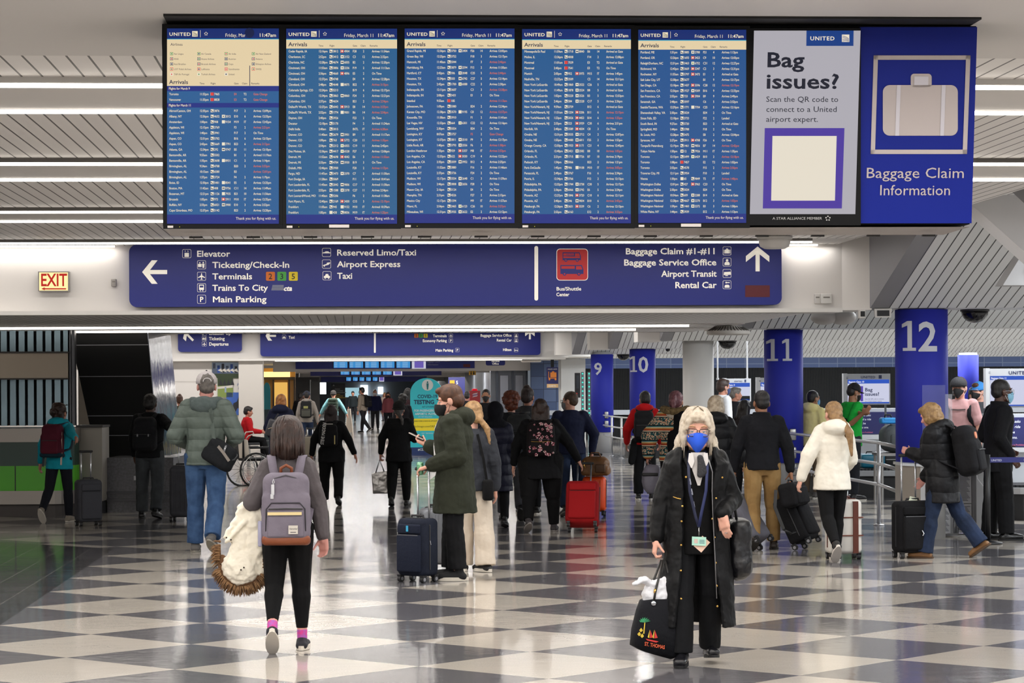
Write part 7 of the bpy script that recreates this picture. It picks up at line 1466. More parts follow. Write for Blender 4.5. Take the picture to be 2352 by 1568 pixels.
# --- teal jacket woman
sgA = suitcase('dark grey spinner suitcase pulled by the teal jacket person', P(203, 1197, 31.6) * V((1, 1, 0)), 28, .32, .24, .54, cloth('#3d3e44', '#46474d', .25), hh=.36, pocket=cloth('#414248', None, .2))
p = Person('person in turquoise rain jacket with a maroon backpack pulling a grey suitcase', 137, 927, 1199, face=-12, male=False, skin='mid', build=1.08, pose=dict(legR=(8, 5, 2, 0, 8), legL=(-16, 22, 2, -48, 4), lean=3, hy=-8, armR=('ik', sgA + V((-.06, -.02, .05)), (.4, -1, -.4)), armL=((.42, .0, -1), (.22, .25, -1))))
p.body(); p.hair('curly', HAIR['brown'], .02); TEALJ = cloth('#1290a2', '#17a0b2', .25, 10); o = p.top('rain_jacket', TEALJ, hem=.085, t=.018, flare=.01, hood=1.2, amp=.014); m = MB().tube([p.J['neck'] + V((.075 * cos(R(a)), .005 + .07 * sin(R(a)), .02 + .006 * sin(R(3 * a)))) for a in range(0, 360, 24)], .026, 8, closed=True); p.ob('scarf', m, mat('#9b8f96', .9, noise=(60, '#5c525a', 1)), it=2, amp=.01)
m = MB().tube([p.head @ (V((.086 * cos(R(a)), .0 + .09 * sin(R(a)), .105)) * p.hs) for a in range(0, 181, 20)], .006, 6); p.raw('sunglasses', m, BLACK); p.pants(cloth('#15171f', None, .2), .058, .042, .033, amp=.006); p.shoes(mat('#8d8478', .7), '#cfc8bc')
backpack(p, 'maroon and navy hiking backpack worn by the turquoise jacket person', .29, .18, .43, cloth('#4a1424', '#561a2c', .25), cloth('#541828', None, .2), z=.155, base=cloth('#14303c', None, .2), strapm=mat('#1a2c3a', .7), extra=lambda o, w, d, h: (MB().ribbon([(w * .44, -.02, h * .3), (w * .5, -.06, 0), (w * .46, -.02, -h * .45), (w * .42, 0, -h * .75)], (1, 0, 0), .022, .006).obj('side_strap', mat('#c9b7a8', .6), o), MB().ribbon([(-w * .42, 0, -h * .3), (-w * .45, 0, -h * .8)], (1, 0, 0), .022, .006).obj('hanging_strap', mat('#14202a', .6), o)))
# --- corridor walkers
p = Person('person with long dark hair, black coat and small black backpack with white lettering walking away', 762, 930, 1160, face=0, male=False, build=1.22, skin='mid', pose=dict(legR=(-8, 10, 2.5, -20, 6), legL=(7, 4, 2.5, 0, 6), armL=((.5, -.05, -1), (.18, .1, -1)), armR=((.5, -.12, -1), (.42, -.05, -1)), hy=-5)); W7 = p
p.body(); p.hair('longer', hairm('#170d10', '#2a1519'), .012); p.top('coat', BLK, hem=.1, t=.02, flare=.01, amp=.012); p.pants(BLKL, .066, .05, .046); p.shoes(SHB, '#111113')
def steve(o, w, d, h):
    m = MB(); text(m, 'STEVE MADDEN', (-w * .24, -d * .5 - .02, -h * .42), (.12, 0, 1), (-1, 0, .12), .05, bold=.8, sx=.66); m.obj('lettering', mat('#d9d8d6', .6), o); MB().box((-w * .15, -d * .2, h * .5), (w * .25, -d * .05, h * .53)).obj('white_handle', mat('#d4d0c8', .6), o); MB().box((w * .34, -d * .62, -h * .4), (w * .39, -d * .5, h * .0)).obj('zip_tape', mat('#c9b878', .6), o)
backpack(p, 'small black backpack with white lettering on the long haired person', .27, .12, .33, cloth('#0c0c10', None, .2), z=.16, pocket=False, straps=True, extra=steve, x=-.02)
p = Person('person in black knit hat with grey ponytail, black coat, holding a silver tote', 917, 922, 1162, face=-4, male=False, build=1.15, skin='mid', pose=dict(legR=(5, 4, 2, 0, 6), legL=(-4, 6, 1, -12, 4), armL=((.45, .02, -1), (.12, .25, -1)), armR=((.35, .05, -1), (.35, .9, -.1)), curlL=.9)); W9 = p
p.body(); p.hair('lowpony', hairm('#2f2d2e', '#57524f'), .02); p.beanie('#0b0b0e'); p.top('coat', BLK, hem=.11, t=.02, flare=.012, amp=.012); p.pants(BLKL, .062, .05, .034); p.shoes(SHB, '#111113')
hw_ = p.wp(p.J['wL']) + V((0, 0, -.1)); t = thing('tote_bag', 'shiny silver tote hanging from the knit hat person\'s left hand', 'tote bag', V((hw_.x - .01, hw_.y, hw_.z))); m = MB(); m.hexa([(-.11, -.04, -.50), (.12, -.04, -.5), (.12, .04, -.5), (-.11, .04, -.5), (-.13, -.05, -.2), (.11, -.05, -.16), (.11, .05, -.16), (-.13, .05, -.2)]); m.obj('bag_body', mat('#b9b6b4', .28, .7, bump=(8, .6)), t, mod=(.012, 3, .02, .07))
for sy_ in (-.04, .04): MB().tube([(-.07, sy_, -.2), (-.01, sy_ * .3, .0), (.06, sy_, -.18)], .008, 6).obj('handle', BLACK, t)
p = Person('person with reddish blond hair in dark navy hooded coat left of the corridor', 645, 905, d=43, face=-3, male=False, build=1.15, pose=dict(armR=((.3, .1, -1), (-.2, .7, -.5)), armL=((.3, -.1, -1), (-.1, .7, -.5)), hy=5)); p.body(); p.hair('bob', hairm('#7a4a22', '#a56c34'), .012); p.top('hooded_coat', NVY, hem=.17, t=.028, hood=1.3, flare=.01, amp=.014); p.pants(BLK); p.shoes(SHB)
X = p.back(-.08, -.17, .11) @ M4.Rotation(R(18), 4, 'Y'); t = thing('shoulder_bag', 'grey leather shoulder bag on the reddish blond person\'s back', 'bag', mw=X); MB().rbox((0, 0, 0), (.09, .05, .15), .04).obj('bag_body', mat('#3a3a3f', .4), t, True); MB().tube([(-.05, -.055, -.04), (.05, -.055, .03)], .005, 6).obj('zip', mat('#b9a88c', .3, .8), t); MB().ribbon([(.0, .02, .14), (.03, .02, .28), (.05, .06, .36)], (1, 0, 0), .03, .008).obj('strap', mat('#2a2a2e', .5), t)
p = Person('person in light grey hoodie and navy cap with a black backpack, pulling a beige case', 705, 898, 1040, face=0, build=1.05, skin='mid', pose=dict(WALK_R, armR=((.3, -.05, -1), (.15, .1, -1)))); p.body(); p.hair('buzz', HAIR['black']); p.cap_('#1c2438'); p.top('hoodie', cloth('#8d857e', '#9a928a', .3), hem=.04, t=.02, hood=1.1, amp=.012); p.pants(DKJ); p.shoes(SHB)
backpack(p, 'black backpack with a pale patch on the grey hoodie person', .3, .16, .46, cloth('#1c1d1f', None, .3), cloth('#4a4a44', None, .2), extra=lambda o, w, d, h: MB().box((-.06, -d * .6, h * .06), (.06, -d * .5, h * .2)).obj('patch', mat('#8a8a52', .6), o))
suitcase('beige suitcase pulled behind the grey hoodie person', P(712, 1040, 61) * V((1, 1, 0)), 0, .3, .2, .5, mat('#6b6456', .6), hh=.2)
# --- group right of the corridor
p = Person('person with long blond hair, dark grey jacket and white wide trousers behind the parka man', 1088, 922, 1312, face=8, male=False, build=1.0, pose=dict(legR=(-6, 3, 2, 0, -30), legL=(8, 5, 1, 0, 5), hy=30, hp=10)); p.body(); p.hair('lowpony', HAIR['straw'], .012); p.top('jacket', cloth('#2c2e34', '#363940', .3), hem=.06, t=.028, amp=.018, sl=.01); p.pants(cloth('#cdbfae', '#dacdbd', .25), .062, .058, .062, cut=1.05, amp=.014); p.shoes(SHB, '#d9d3c9', .01, 0, .03)
X = p.back(.05, -.15, .1); t = thing('shoulder_bag', 'black strap bag hanging on the blond white trousered person', 'bag', mw=X); MB().rbox((.04, 0, -.25), (.05, .06, .1), .03).obj('bag_body', BLKL, t, True); MB().ribbon([(.03, .0, -.16), (.0, .0, .05), (-.05, .02, .28)], (1, 0, 0), .025, .006).obj('strap', BLKL, t)
p = Person('person in long navy padded coat with black hood up and black leggings seen from behind', 1139, 927, 1211, face=0, male=False, build=1.2, pose=dict(legL=(6, 4, 2, 0, 12), legR=(-3, 6, 2, -14, 6), hp=14)); p.body(); p.hair('short', HAIR['black']); NP = puff('#14162c', 2.4, .6, .6); o = p.top('long_coat', NP, hem=.24, t=.03, flare=.012, amp=.012); m = MB().ell(p.head @ V((0, -.03, .01)), (.11, .125, .135), p.head.to_3x3()); m.ell(p.J['neck'] + V((0, -.03, -.01)), (.16, .1, .09)); p.ob('hood', m, cloth('#0c0d16', None, .3), it=3, amp=.02, parent=o); p.pants(BLKL, .056, .042, .034); p.shoes(SHB, '#111')  if False else p.shoes(SHB, '#121214')
p = Person('person with curly auburn hair, dark coat and dark grey backpack among the group', 1176, 900, 1194, face=0, male=False, build=1.12, pose=dict(WALK_L, hp=6)); p.body(); p.hair('curly', HAIR['auburn'], .03); p.top('coat', CHAR, hem=.12, t=.025, amp=.014); p.pants(GRY, .062, .05, .045); p.shoes(SHB, '#1a1a1c'); backpack(p, 'dark grey backpack on the curly auburn haired person', .32, .2, .44, cloth('#2a2c2e', '#36383a', .3), cloth('#202224', None, .3), x=.06, z=.16)
p = Person('person with dark hair in a high bun and charcoal jacket among the group', 1214, 889, 1180, face=0, male=False, build=1.08, skin='mid', pose=dict(hy=-20)); p.body(); p.hair('bun', hairm('#1d1416', '#33201f'), .008); p.top('jacket', cloth('#38393c', '#2c2d30', .3), hem=.06, t=.022, collar=.03, amp=.012); p.pants(BLK); p.shoes(SHB)
sgE = suitcase('red soft suitcase tilted on its wheels behind the floral backpack', P(1337, 1228, 29.4) * V((1, 1, 0)), -6, .40, .26, .54, cloth('#8c0f14', '#a3161a', .25), tilt=24, hh=.30, pocket=cloth('#a0151a', None, .2), rodm=mat('#5a6068', .3, .6), trim=mat('#4a0a0c', .5))
p = Person('person with long brown hair all in black wearing a floral backpack', 1243, 916, 1221, face=0, male=False, build=1.58, pose=dict(legL=(-12, 12, 3, -28, 10), legR=(9, 5, 3, 0, 8), armR=('ik', sgE + V((-.05, 0, 0)), (.9, -.5, -.5)), armL=((.45, .05, -1), (.15, .35, -1)))); W16 = p
p.body(); p.hair('longer', HAIR['brown'], .012); p.top('sweater', BLK, hem=.13, t=.02, amp=.014, flare=.004); p.pants(BLKL, .066, .052, .04); p.shoes(mat('#3a3638', .7), '#8d8783')
def floral(o, w, d, h):
    rnd = random.Random(8); m = MB()
    for _ in range(46):
        x, z = rnd.uniform(-.44, .44) * w, rnd.uniform(-.46, .44) * h; r = rnd.uniform(.008, .02); y = -d * (.58 if abs(x) < w * .33 else .50) - .012
        for k in range(5): a = R(72 * k + rnd.uniform(0, 40)); m.ell((x + r * .8 * cos(a), y, z + r * .8 * sin(a)), (r * .45, .004, r * .45), mi=rnd.choice((0, 0, 1, 2)))
    m.obj('flower_print', [mat('#c98a96', .7), mat('#d9c2bc', .7), mat('#8d3a4a', .7)], o); MB().tube([(-w * .36, -d * .63, -.03), (0, -d * .66, -.035), (w * .36, -d * .63, -.03)], .005, 6).obj('gold_zip', GOLD, o)
backpack(p, 'black backpack with pink flower print on the long brown haired person', .33, .17, .42, cloth('#120d10', None, .2), cloth('#120d10', None, .2), z=.16, extra=floral)
sgF = suitcase('bright orange hard suitcase with a brown duffel on top', P(1365, 1186, 33.2) * V((1, 1, 0)), -10, .32, .22, .48, mat('#e64c12', .4), hh=.30, hard=True, tilt=6, rodm=mat('#8a8d92', .3, .7))
p = Person('person with short hair, glasses and navy jacket looking left, beside the orange suitcase', 1312, 898, 1185, face=8, build=1.18, pose=dict(hy=52, hp=4, armR=('ik', sgF + V((-.05, -.02, .03)), (1, -.5, -.3)), legL=(-8, 8, 2, -18, 8), legR=(6, 4, 2, 0, 8), armL=((.25, .05, -1), (.0, .4, -1)))); p.body(); p.hair('buzz', hairm('#3a2a22', '#54402f')); p.glasses(); p.mask('#8d8f94', 'cup', False); o = p.top('jacket', cloth('#171c34', '#1e2440', .3), hem=.04, t=.022, collar=.02, amp=.012); p.pants(DKJ, .06, .048, .044); p.shoes(SHB, '#8d8a84')
t = thing('duffel_bag', 'brown leather duffel resting on the orange suitcase', 'bag', mw=M4.Translation(V((P(1362, 1, 33.1).x, 33.1, .555))) @ M4.Rotation(R(-10), 4, 'Z')); BRL = mat('#5a3818', .5, noise=(6, '#7d5226', .9), bump=(14, .3)); m = MB().rbox((0, 0, .13), (.19, .11, .13), .1); m.rbox((0, 0, .07), (.195, .12, .07), .05); m.obj('bag_body', BRL, t, mod=(.011, 3, .012, .08)); MB().rbox((.08, -.12, .1), (.07, .03, .06), .02).obj('side_pocket', mat('#4d2f14', .5), t, True); MB().tube([(-.08, -.05, .25), (-.05, -.05, .31), (.05, -.05, .31), (.08, -.05, .25)], .009, 6).obj('handle', BRL, t, True); MB().tube([(-.13, -.115, .2), (-.14, -.13, .14), (-.12, -.13, .11)], .008, 6).obj('clasp', GOLD, t, True)
# --- red hoodie, pink hair, khaki man
p = Person('person in red hoodie with a black backpack and black jacket tied round the waist', 1482, 898, 1147, face=-6, build=.98, skin='mid', pose=dict(hy=14, armL=((.4, -.1, -1), (.05, .5, -.8)), armR=((.3, -.1, -1), (-.1, .6, -.8)))); p.body(); p.hair('short', HAIR['black'], .012); p.mask('#e4e4e6', 'cup'); p.top('hoodie', cloth('#b30f14', '#c4161b', .25), hem=.03, t=.022, hood=1.2, amp=.012); p.pants(BLK, .06, .05, .046, amp=.012); p.shoes(SHB, '#e0dcd6', .01, 0, .022); m = MB(); S_ = p.S
m.ell(p.hip + V((0, -.03, .03)), (.19, .15, .07)); m.cap(p.hip + V((-.15, -.06, .0)), p.hip + V((-.2, -.08, -.3)), .07, .06, fl=(1, .6)); p.ob('tied_jacket', m, BLK, it=3, amp=.02); backpack(p, 'black backpack on the red hoodie person', .3, .18, .45, cloth('#17171a', None, .3), cloth('#1b1b1e', None, .3), z=.15)
p = Person('person with dusty pink ponytail in a black coat and fur hooded patterned sweater', 1553, 898, d=30.5, face=-8, male=False, build=1.15, pose=dict(hy=-12, hp=4, armL=((.75, -.12, -1), (.1, .3, -.8)))); W19 = p; p.body(); p.hair('pony', HAIR['pink'], .012); p.pants(BLK); p.shoes(SHB)
def fair_isle():
    m = mat('#11131c', .9, key='isle'); nt = m.node_tree; N = nt.nodes; L = nt.links; tc = N.new('ShaderNodeTexCoord'); sx = N.new('ShaderNodeSeparateXYZ'); L.new(tc.outputs['Object'], sx.inputs[0])
    wv = N.new('ShaderNodeTexVoronoi'); wv.inputs['Scale'].default_value = 44; L.new(tc.outputs['Object'], wv.inputs['Vector']); cr = N.new('ShaderNodeValToRGB'); cr.color_ramp.interpolation = 'CONSTANT'; e = cr.color_ramp.elements; e[0].color = lin('#c05a2c'); e[1].position = .3; e[1].color = lin('#d8cbb0')
    for pos, c in ((.5, '#11131c'), (.7, '#2f7f80'), (.8, '#11131c')): q = e.new(pos); q.color = lin(c)
    L.new(wv.outputs['Distance'], cr.inputs[0]); fz = N.new('ShaderNodeMath'); fz.operation = 'MULTIPLY'; fz.inputs[1].default_value = 5.5; L.new(sx.outputs[2], fz.inputs[0]); fr2 = N.new('ShaderNodeMath'); fr2.operation = 'FRACT'; L.new(fz.outputs[0], fr2.inputs[0])
    c2 = N.new('ShaderNodeValToRGB'); c2.color_ramp.interpolation = 'CONSTANT'; e = c2.color_ramp.elements; e[0].color = lin('#11131c'); e[1].position = .55; e[1].color = lin('#d8cbb0')
    for pos, c in ((.62, '#b34a26'), (.74, '#d0a04a'), (.8, '#d8cbb0'), (.86, '#2f7f80'), (.92, '#11131c')): q = e.new(pos); q.color = lin(c)
    L.new(fr2.outputs[0], c2.inputs[0]); mx = N.new('ShaderNodeMix'); mx.data_type = 'RGBA'; st = N.new('ShaderNodeMath'); st.operation = 'GREATER_THAN'; st.inputs[1].default_value = .5; L.new(fr2.outputs[0], st.inputs[0]); L.new(st.outputs[0], mx.inputs[0]); L.new(cr.outputs[0], mx.inputs[6]); L.new(c2.outputs[0], mx.inputs[7]); L.new(mx.outputs[2], N['Principled BSDF'].inputs['Base Color']); return m
o = p.top('patterned_sweater', fair_isle(), hem=.05, t=.035, sl=.03, amp=.014); m = MB(); c = p.J['neck']
for k in range(12): a = R(150 + 240 * k / 11); m.ell(c + V((.15 * cos(a), -.03 + .12 * sin(a), .02 + .03 * abs(cos(a)))), (.055, .05, .05))
p.ob('fur_hood', m, mat('#6a5738', .95, bump=(60, 1), noise=(30, '#8f7a54', 1)), it=2, amp=.02, size=.02, parent=o); m = MB().ell(c + V((-.02, -.1, .0)), (.1, .06, .07)); p.ob('fleece_lining', m, mat('#d8cfbf', .95, bump=(40, .8)), it=2, parent=o); m = MB().cap(c + V((.08, -.11, -.05)), p.hip + V((.1, -.12, .05)), .11, .16); m.cap(c + V((.02, -.12, -.3)), p.hip + V((.05, -.06, -.45)), .13, .2); p.ob('black_coat', m, BLK, it=3, amp=.02, parent=o)
t = thing('sling_bag', 'pale lilac grey soft bag with black band hanging behind the red hoodie person', 'bag', W19.wp(W19.J['wL']) + V((.03, .02, -.30))); m = MB().ell((0, 0, 0), (.115, .09, .19)); m.rbox((.02, 0, .06), (.1, .08, .12), .06); m.obj('bag_body', cloth('#85828f', '#92909c', .3), t, mod=(.012, 3, .012, .08)); MB().rbox((-.01, -.07, .06), (.1, .03, .02), .01).obj('black_band', BLACK, t, True); MB().ribbon([(.06, 0, .12), (-.02, -.02, .24), (-.08, 0, .12)], (0, 1, 0), .03, .01).obj('strap', BLACK, t)
p = Person('older person with ash blond hair in a black padded coat right behind the masked woman', 1645, 908, d=28.6, face=-10, male=False, build=1.12, pose=dict(hy=-14, armR=((.45, -.1, -1), (.2, .2, -1)))); p.body(); hr = p.hair('bob', hairm('#a4917a', '#cfc0aa'), .012); p.top('padded_coat', puff('#0f1014', 2.2, .5), hem=.25, t=.03, hood=1.2, amp=.014); p.pants(BLK); p.shoes(SHB)
sgG = suitcase('grey soft suitcase tipped over on its wheels between the masked woman and khaki man', P(1748, 1268, 26.0) * V((1, 1, 0)), 52, .36, .24, .56, cloth('#55545c', '#605f68', .25), tilt=36, hh=.0, trim=mat('#2a2a2e', .5))
p = Person('person in black jacket and khaki trousers walking away beside the blue eleven column', 1752, 896, 1262, face=0, build=1.1, skin='tan', pose=dict(legR=(8, 5, 3, 0, 8), legL=(-12, 10, 3, -30, 6), hy=10, armR=((.32, -.08, -1), (.12, -.02, -1)), armL=((.3, .0, -1), (.1, .3, -1)), curlR=.9)); W24 = p; p.body(); p.hair('buzz', HAIR['black']); p.top('jacket', cloth('#101116', '#15161c', .3), hem=.035, t=.022, collar=.045, amp=.012); p.pants(KHA, .062, .048, .044, amp=.014); p.shoes(mat('#2c2320', .5), '#1c1816')
sgH = suitcase('black soft suitcase tilted behind the khaki trousered man', P(1858, 1262, 26.2) * V((1, 1, 0)), 62, .36, .24, .52, cloth('#0f0f12', '#151518', .3), tilt=26, hh=.2, pocket=cloth('#121215', None, .3))
t = thing('laptop_bag', 'black briefcase with a dangling strap on top of the tilted black suitcase', 'bag', mw=M4.Translation(P(1822, 1136, 26.1)) @ M4.Rotation(R(62), 4, 'Z') @ M4.Rotation(R(-14), 4, 'X')); MB().rbox((0, 0, 0), (.19, .10, .13), .05).obj('bag_body', cloth('#111114', '#17171b', .3), t, mod=(.01, 3, .01, .1)); MB().rbox((0, -.1, -.02), (.15, .02, .09), .02).obj('front_pocket', cloth('#141417', None, .3), t, True); MB().tube([(-.06, 0, .12), (-.04, 0, .16), (.04, 0, .16), (.06, 0, .12)], .01, 6).obj('handle', BLACK, t, True)
X = M4.Translation(P(1822, 1136, 26.1)); MB().ribbon([P(1782, 1125, 25.95), P(1780, 1165, 25.9), P(1800, 1215, 25.85), P(1818, 1226, 25.85), P(1826, 1220, 25.9)], (1, 0, 0), .035, .008).obj('hanging_strap', BLACK, None).parent = t
o_ = [c for c in t.children if c.name.startswith('hanging_strap')][0]; o_.matrix_parent_inverse = t.matrix_world.inverted() if False else (M4.Translation(P(1822, 1136, 26.1)) @ M4.Rotation(R(62), 4, 'Z') @ M4.Rotation(R(-14), 4, 'X')).inverted()
# --- white jacket woman
sgI = suitcase('white hard suitcase with brown straps beside the white jacket person', P(1937, 1289, 24.8) * V((1, 1, 0)), 8, .34, .24, .55, mat('#d9d4cc', .4), hh=.12, trim=mat('#5a2a1c', .5), extra=lambda o, w, d, h, wz: (MB().box((w * .2, -d / 2 - .012, wz + .01), (w * .36, -d / 2 + .02, wz + h - .02)).obj('leather_strap', mat('#5a2614', .5), o), [MB().box((-w / 2 - .004, -d / 2 - .006, wz + h * z_), (w / 2 + .004, -d / 2 + .01, wz + h * z_ + .012)).obj('leather_band', mat('#6a3220', .5), o) for z_ in (.33, .66)]))
p = Person('person with long light brown ponytail, cream white jacket and black leggings walking away', 1912, 922, 1288, face=12, male=False, build=1.06, pose=dict(legR=(10, 6, -1, 0, 4), legL=(-8, 26, -2, -42, -8), lean=3, side=3, hy=8, armL=((.55, -.08, -1), (.3, .1, -1)), armR=((.2, .2, -1), (-.1, .8, -.6)), curlL=.7)); W27 = p; p.body(); p.hair('lowpony', hairm('#7d5f40', '#a5835a'), .012); WJ = cloth('#e8e1d2', '#efe9dc', .3, 9); p.top('jacket', WJ, hem=.085, t=.026, flare=.008, hood=1.3, sl=.006, amp=.018, size=.1); p.pants(BLKL, .062, .043, .029, 'leggings', amp=.004, cut=.9); p.shoes(mat('#23211f', .7), '#cfc8be', .01, 0, .025); m = MB(); hd = p.head @ V((.03, -.11, -.07)); e1_ = p.U @ V((.10, -.20, .27 * p.S)); e2_ = p.U @ V((.135, -.185, .13 * p.S)); m.cap(hd, e1_, .04, .042); m.cap(e1_, e2_, .042, .014); p.ob('ponytail', m, hairm('#7d5f40', '#a5835a'), it=3, amp=.008, size=.03)
m = MB().tube([p.J['neck'] + V((.07 * cos(R(a)), .005 + .068 * sin(R(a)), .02)) for a in range(0, 360, 24)], .028, 8, closed=True); p.ob('scarf', m, mat('#c3a99a', .9, noise=(20, '#8d8a8c', 1)), it=2)
# --- black puffer woman pulling spinner
sgJ = suitcase('black soft spinner with a paper tag pushed by the black puffer person', P(2096, 1287, 24.9) * V((1, 1, 0)), 14, .38, .26, .52, cloth('#0d0d10', '#131317', .3), hh=.46, pocket=cloth('#0f0f12', None, .3), tag_=True, extra=lambda o, w, d, h, wz: MB().tube([(.03, -d / 2 - .04, wz + h * .45), (.05, -d / 2 - .045, wz + h * .38), (.035, -d / 2 - .045, wz + h * .34)], .006, 6).obj('zip_pull', CHROME, o))
p = Person('person with light brown hair in black puffer coat and flared jeans pushing a spinner suitcase', 2166, 926, 1281, face=66, male=False, build=1.2, skin='rose', pose=dict(legL=(14, 4, 2, 0, 4), legR=(-20, 14, 2, -34, 4), lean=10, hy=-12, hp=24, armL=('ik', sgJ + V((.02, -.01, .03)), (-.3, -.8, -.6)), armR=((.2, .1, -1), (.0, .6, -.8)), curlL=.9)); W29 = p; p.body(); p.hair('bob', hairm('#7d5f3c', '#a58456'), .015); p.top('puffer_coat', puff('#0d0d11', 1.9, .5), hem=.17, t=.034, hood=1.4, amp=.02, sl=.014, size=.1); p.pants(DKJ, .06, .046, .056, cut=1.04); p.shoes(mat('#7a5530', .6), '#4a3420')
backpack(p, 'big black backpack with an orange round patch on the black puffer person', .33, .24, .52, cloth('#0e0e11', '#141418', .3), cloth('#101014', None, .3), z=.13, t=.045, extra=lambda o, w, d, h: MB().cyl((-w * .12, -d * .5 - .008, h * .27), (-w * .12, -d * .42, h * .27), .035, 20).obj('round_patch', mat('#d88a6a', .6), o))
# --- suit man and queue by the monitors
p = Person('person in black suit and light blue mask standing in profile at the right edge', 2292, 870, 1240, face=-78, skin='dark', build=1.08, pose=dict(legL=(-2, 3, 3, 0, 8), legR=(5, 3, 2, 0, 6), hy=2, hp=2, armR=((.05, -.3, -1), (-.1, .6, -.8)), armL=((.05, -.35, -1), (-.2, .85, -.5)))); p.body().eyes('#2a1a14'); p.hair('buzz', HAIR['black']); p.mask('#8cc3de', 'fold'); p.glasses('#b9bcc2'); p.top('suit_jacket', cloth('#0b0b0f', '#101015', .25), hem=.11, t=.022, collar=.045, amp=.01); p.pants(cloth('#0a0a0d', None, .2), .062, .054, .05, cut=1.02, amp=.01); p.shoes(mat('#0c0c0e', .25), '#0c0c0e')
p = Person('person in pale pink t-shirt, backwards dark cap and black mask behind the queue belt', 2206, 866, d=33.5, face=160, skin='pale', build=1.0, pose=dict(armL=((.2, -.02, -1), (.08, .15, -1)), armR=((.2, 0, -1), (.1, .2, -1)), hy=-8)); p.body().eyes(); p.hair('short', HAIR['brown']); p.cap_('#1b1a1e', '#1b1a1e', True); p.mask('#0c0c0f'); p.top('t_shirt', cloth('#b98c8c', '#c69a99', .25), hem=.06, t=.018, short=True, amp=.01); p.pants(CHAR); p.shoes(SHG)
backpack(p, 'black backpack with chest strap worn by the pink t-shirt person', .3, .16, .44, cloth('#17181b', None, .3), extra=lambda o, w, d, h: MB().ribbon([(-.1, d / 2 + .3, .13), (0, d / 2 + .315, .125), (.1, d / 2 + .3, .13)], (0, 0, 1), .02, .006).obj('chest_strap', mat('#5a4a4a', .6), o))
p = Person('person in dark grey t-shirt, sky blue cap and black mask behind the suit man', 2254, 877, d=36, face=128, skin='pale', build=1.0); p.body(); p.hair('short', HAIR['chest']); p.cap_('#3f8fd8', '#3f8fd8'); p.mask('#0c0c0f'); p.top('t_shirt', cloth('#4a4c50', None, .25), hem=.06, t=.018, short=True, amp=.01); p.pants(BLK); p.shoes(mat('#c9c6c0', .6), '#dedbd6')
p = Person('person with dark hair and white mask between the pink shirt and blue cap people', 2236, 888, d=37.3, face=200, skin='mid'); p.body(); p.hair('short', HAIR['black']); p.mask('#c9ccd0', 'cup'); p.top('jacket', CHAR, hem=.05, t=.02); p.pants(BLK); p.shoes(SHB)
p = Person('person in pale yellow hoodie, khaki trousers and blue mask beside the eleven column', 1864, 896, d=38.2, face=-42, skin='tan', build=1.02, pose=dict(hy=-14)); p.body().eyes(); p.hair('buzz', HAIR['black']); p.mask('#5a9ad0', 'fold'); p.top('hoodie', cloth('#f2e39c', '#f6eab0', .25), hem=.05, t=.024, hood=1.2, amp=.014); p.pants(cloth('#6b5a48', None, .3)); p.shoes(SHG)
ph = P(1986, 945, 37); p = Person('person in bright green t-shirt and black cap looking at a phone by the monitor', 1955, 880, d=37.4, face=-66, skin='tan', build=1.08, pose=dict(hp=20, armR=('ik', ph + V((-.03, -.03, -.03)), (0, -.6, -1)), armL=('ik', ph + V((-.03, .06, -.03)), (0, -.6, -1)))); p.body(); p.hair('buzz', HAIR['black']); p.cap_('#101014', '#101014'); p.mask('#0c0c0f'); p.top('t_shirt', cloth('#159a34', '#1aa83c', .2), hem=.07, t=.02, short=True, amp=.01); p.pants(CHAR); p.shoes(SHB, '#d8d4cc')
o = thing('phone', 'dark phone held by the green t-shirt person', 'phone', mw=M4.Translation(ph) @ M4.Rotation(R(25), 4, 'Y')); MB().rbox((0, 0, 0), (.07, .035, .005), .004).obj('case', mat('#2a2b30', .4), o, True); MB().box((-.065, -.031, .0052), (.065, .031, .006)).obj('screen', mat('#9aa4b0', .1), o)
p.pose  # sling strap across the green shirt
o = thing('sling_bag', 'narrow black sling strap across the green t-shirt person\'s back', 'bag', mw=p.back(0, -.15, .15)); MB().ribbon([(-.15, .02, .24), (-.06, -.01, .1), (.05, -.015, -.05), (.14, .02, -.16)], (0, 0, 1), .04, .01).obj('strap', BLACK, o); MB().rbox((.02, -.01, -.02), (.07, .03, .05), .025).obj('pouch', BLACK, o, True)
p = Person('tall person in white shirt and blue mask before the half hidden monitor', 1656, 870, d=44, face=-62, skin='mid', build=1.05, pose=dict(hy=0)); p.body(); p.hair('short', HAIR['brown']); p.mask('#3a4a72', 'fold'); p.top('shirt', cloth('#d0d2d6', None, .2), hem=.05, t=.016, collar=.02); p.pants(CHAR); p.shoes(SHB)
p = Person('grey haired person in dark suit looking right beside the white shirt man', 1684, 889, d=46, face=-84, skin='mid', build=1.0); p.body(); p.hair('short', HAIR['grey']); p.top('suit_jacket', cloth('#17181d', None, .2), hem=.1, t=.02, collar=.02); p.pants(BLK); p.shoes(SHB)
p = Person('person with long black hair left of the khaki man\'s head', 1708, 918, d=38, face=-40, male=False, skin='mid'); p.body(); p.hair('long', HAIR['black']); p.top('jacket', cloth('#1b1215', None, .2), hem=.06, t=.02); p.pants(BLK); p.shoes(SHB)
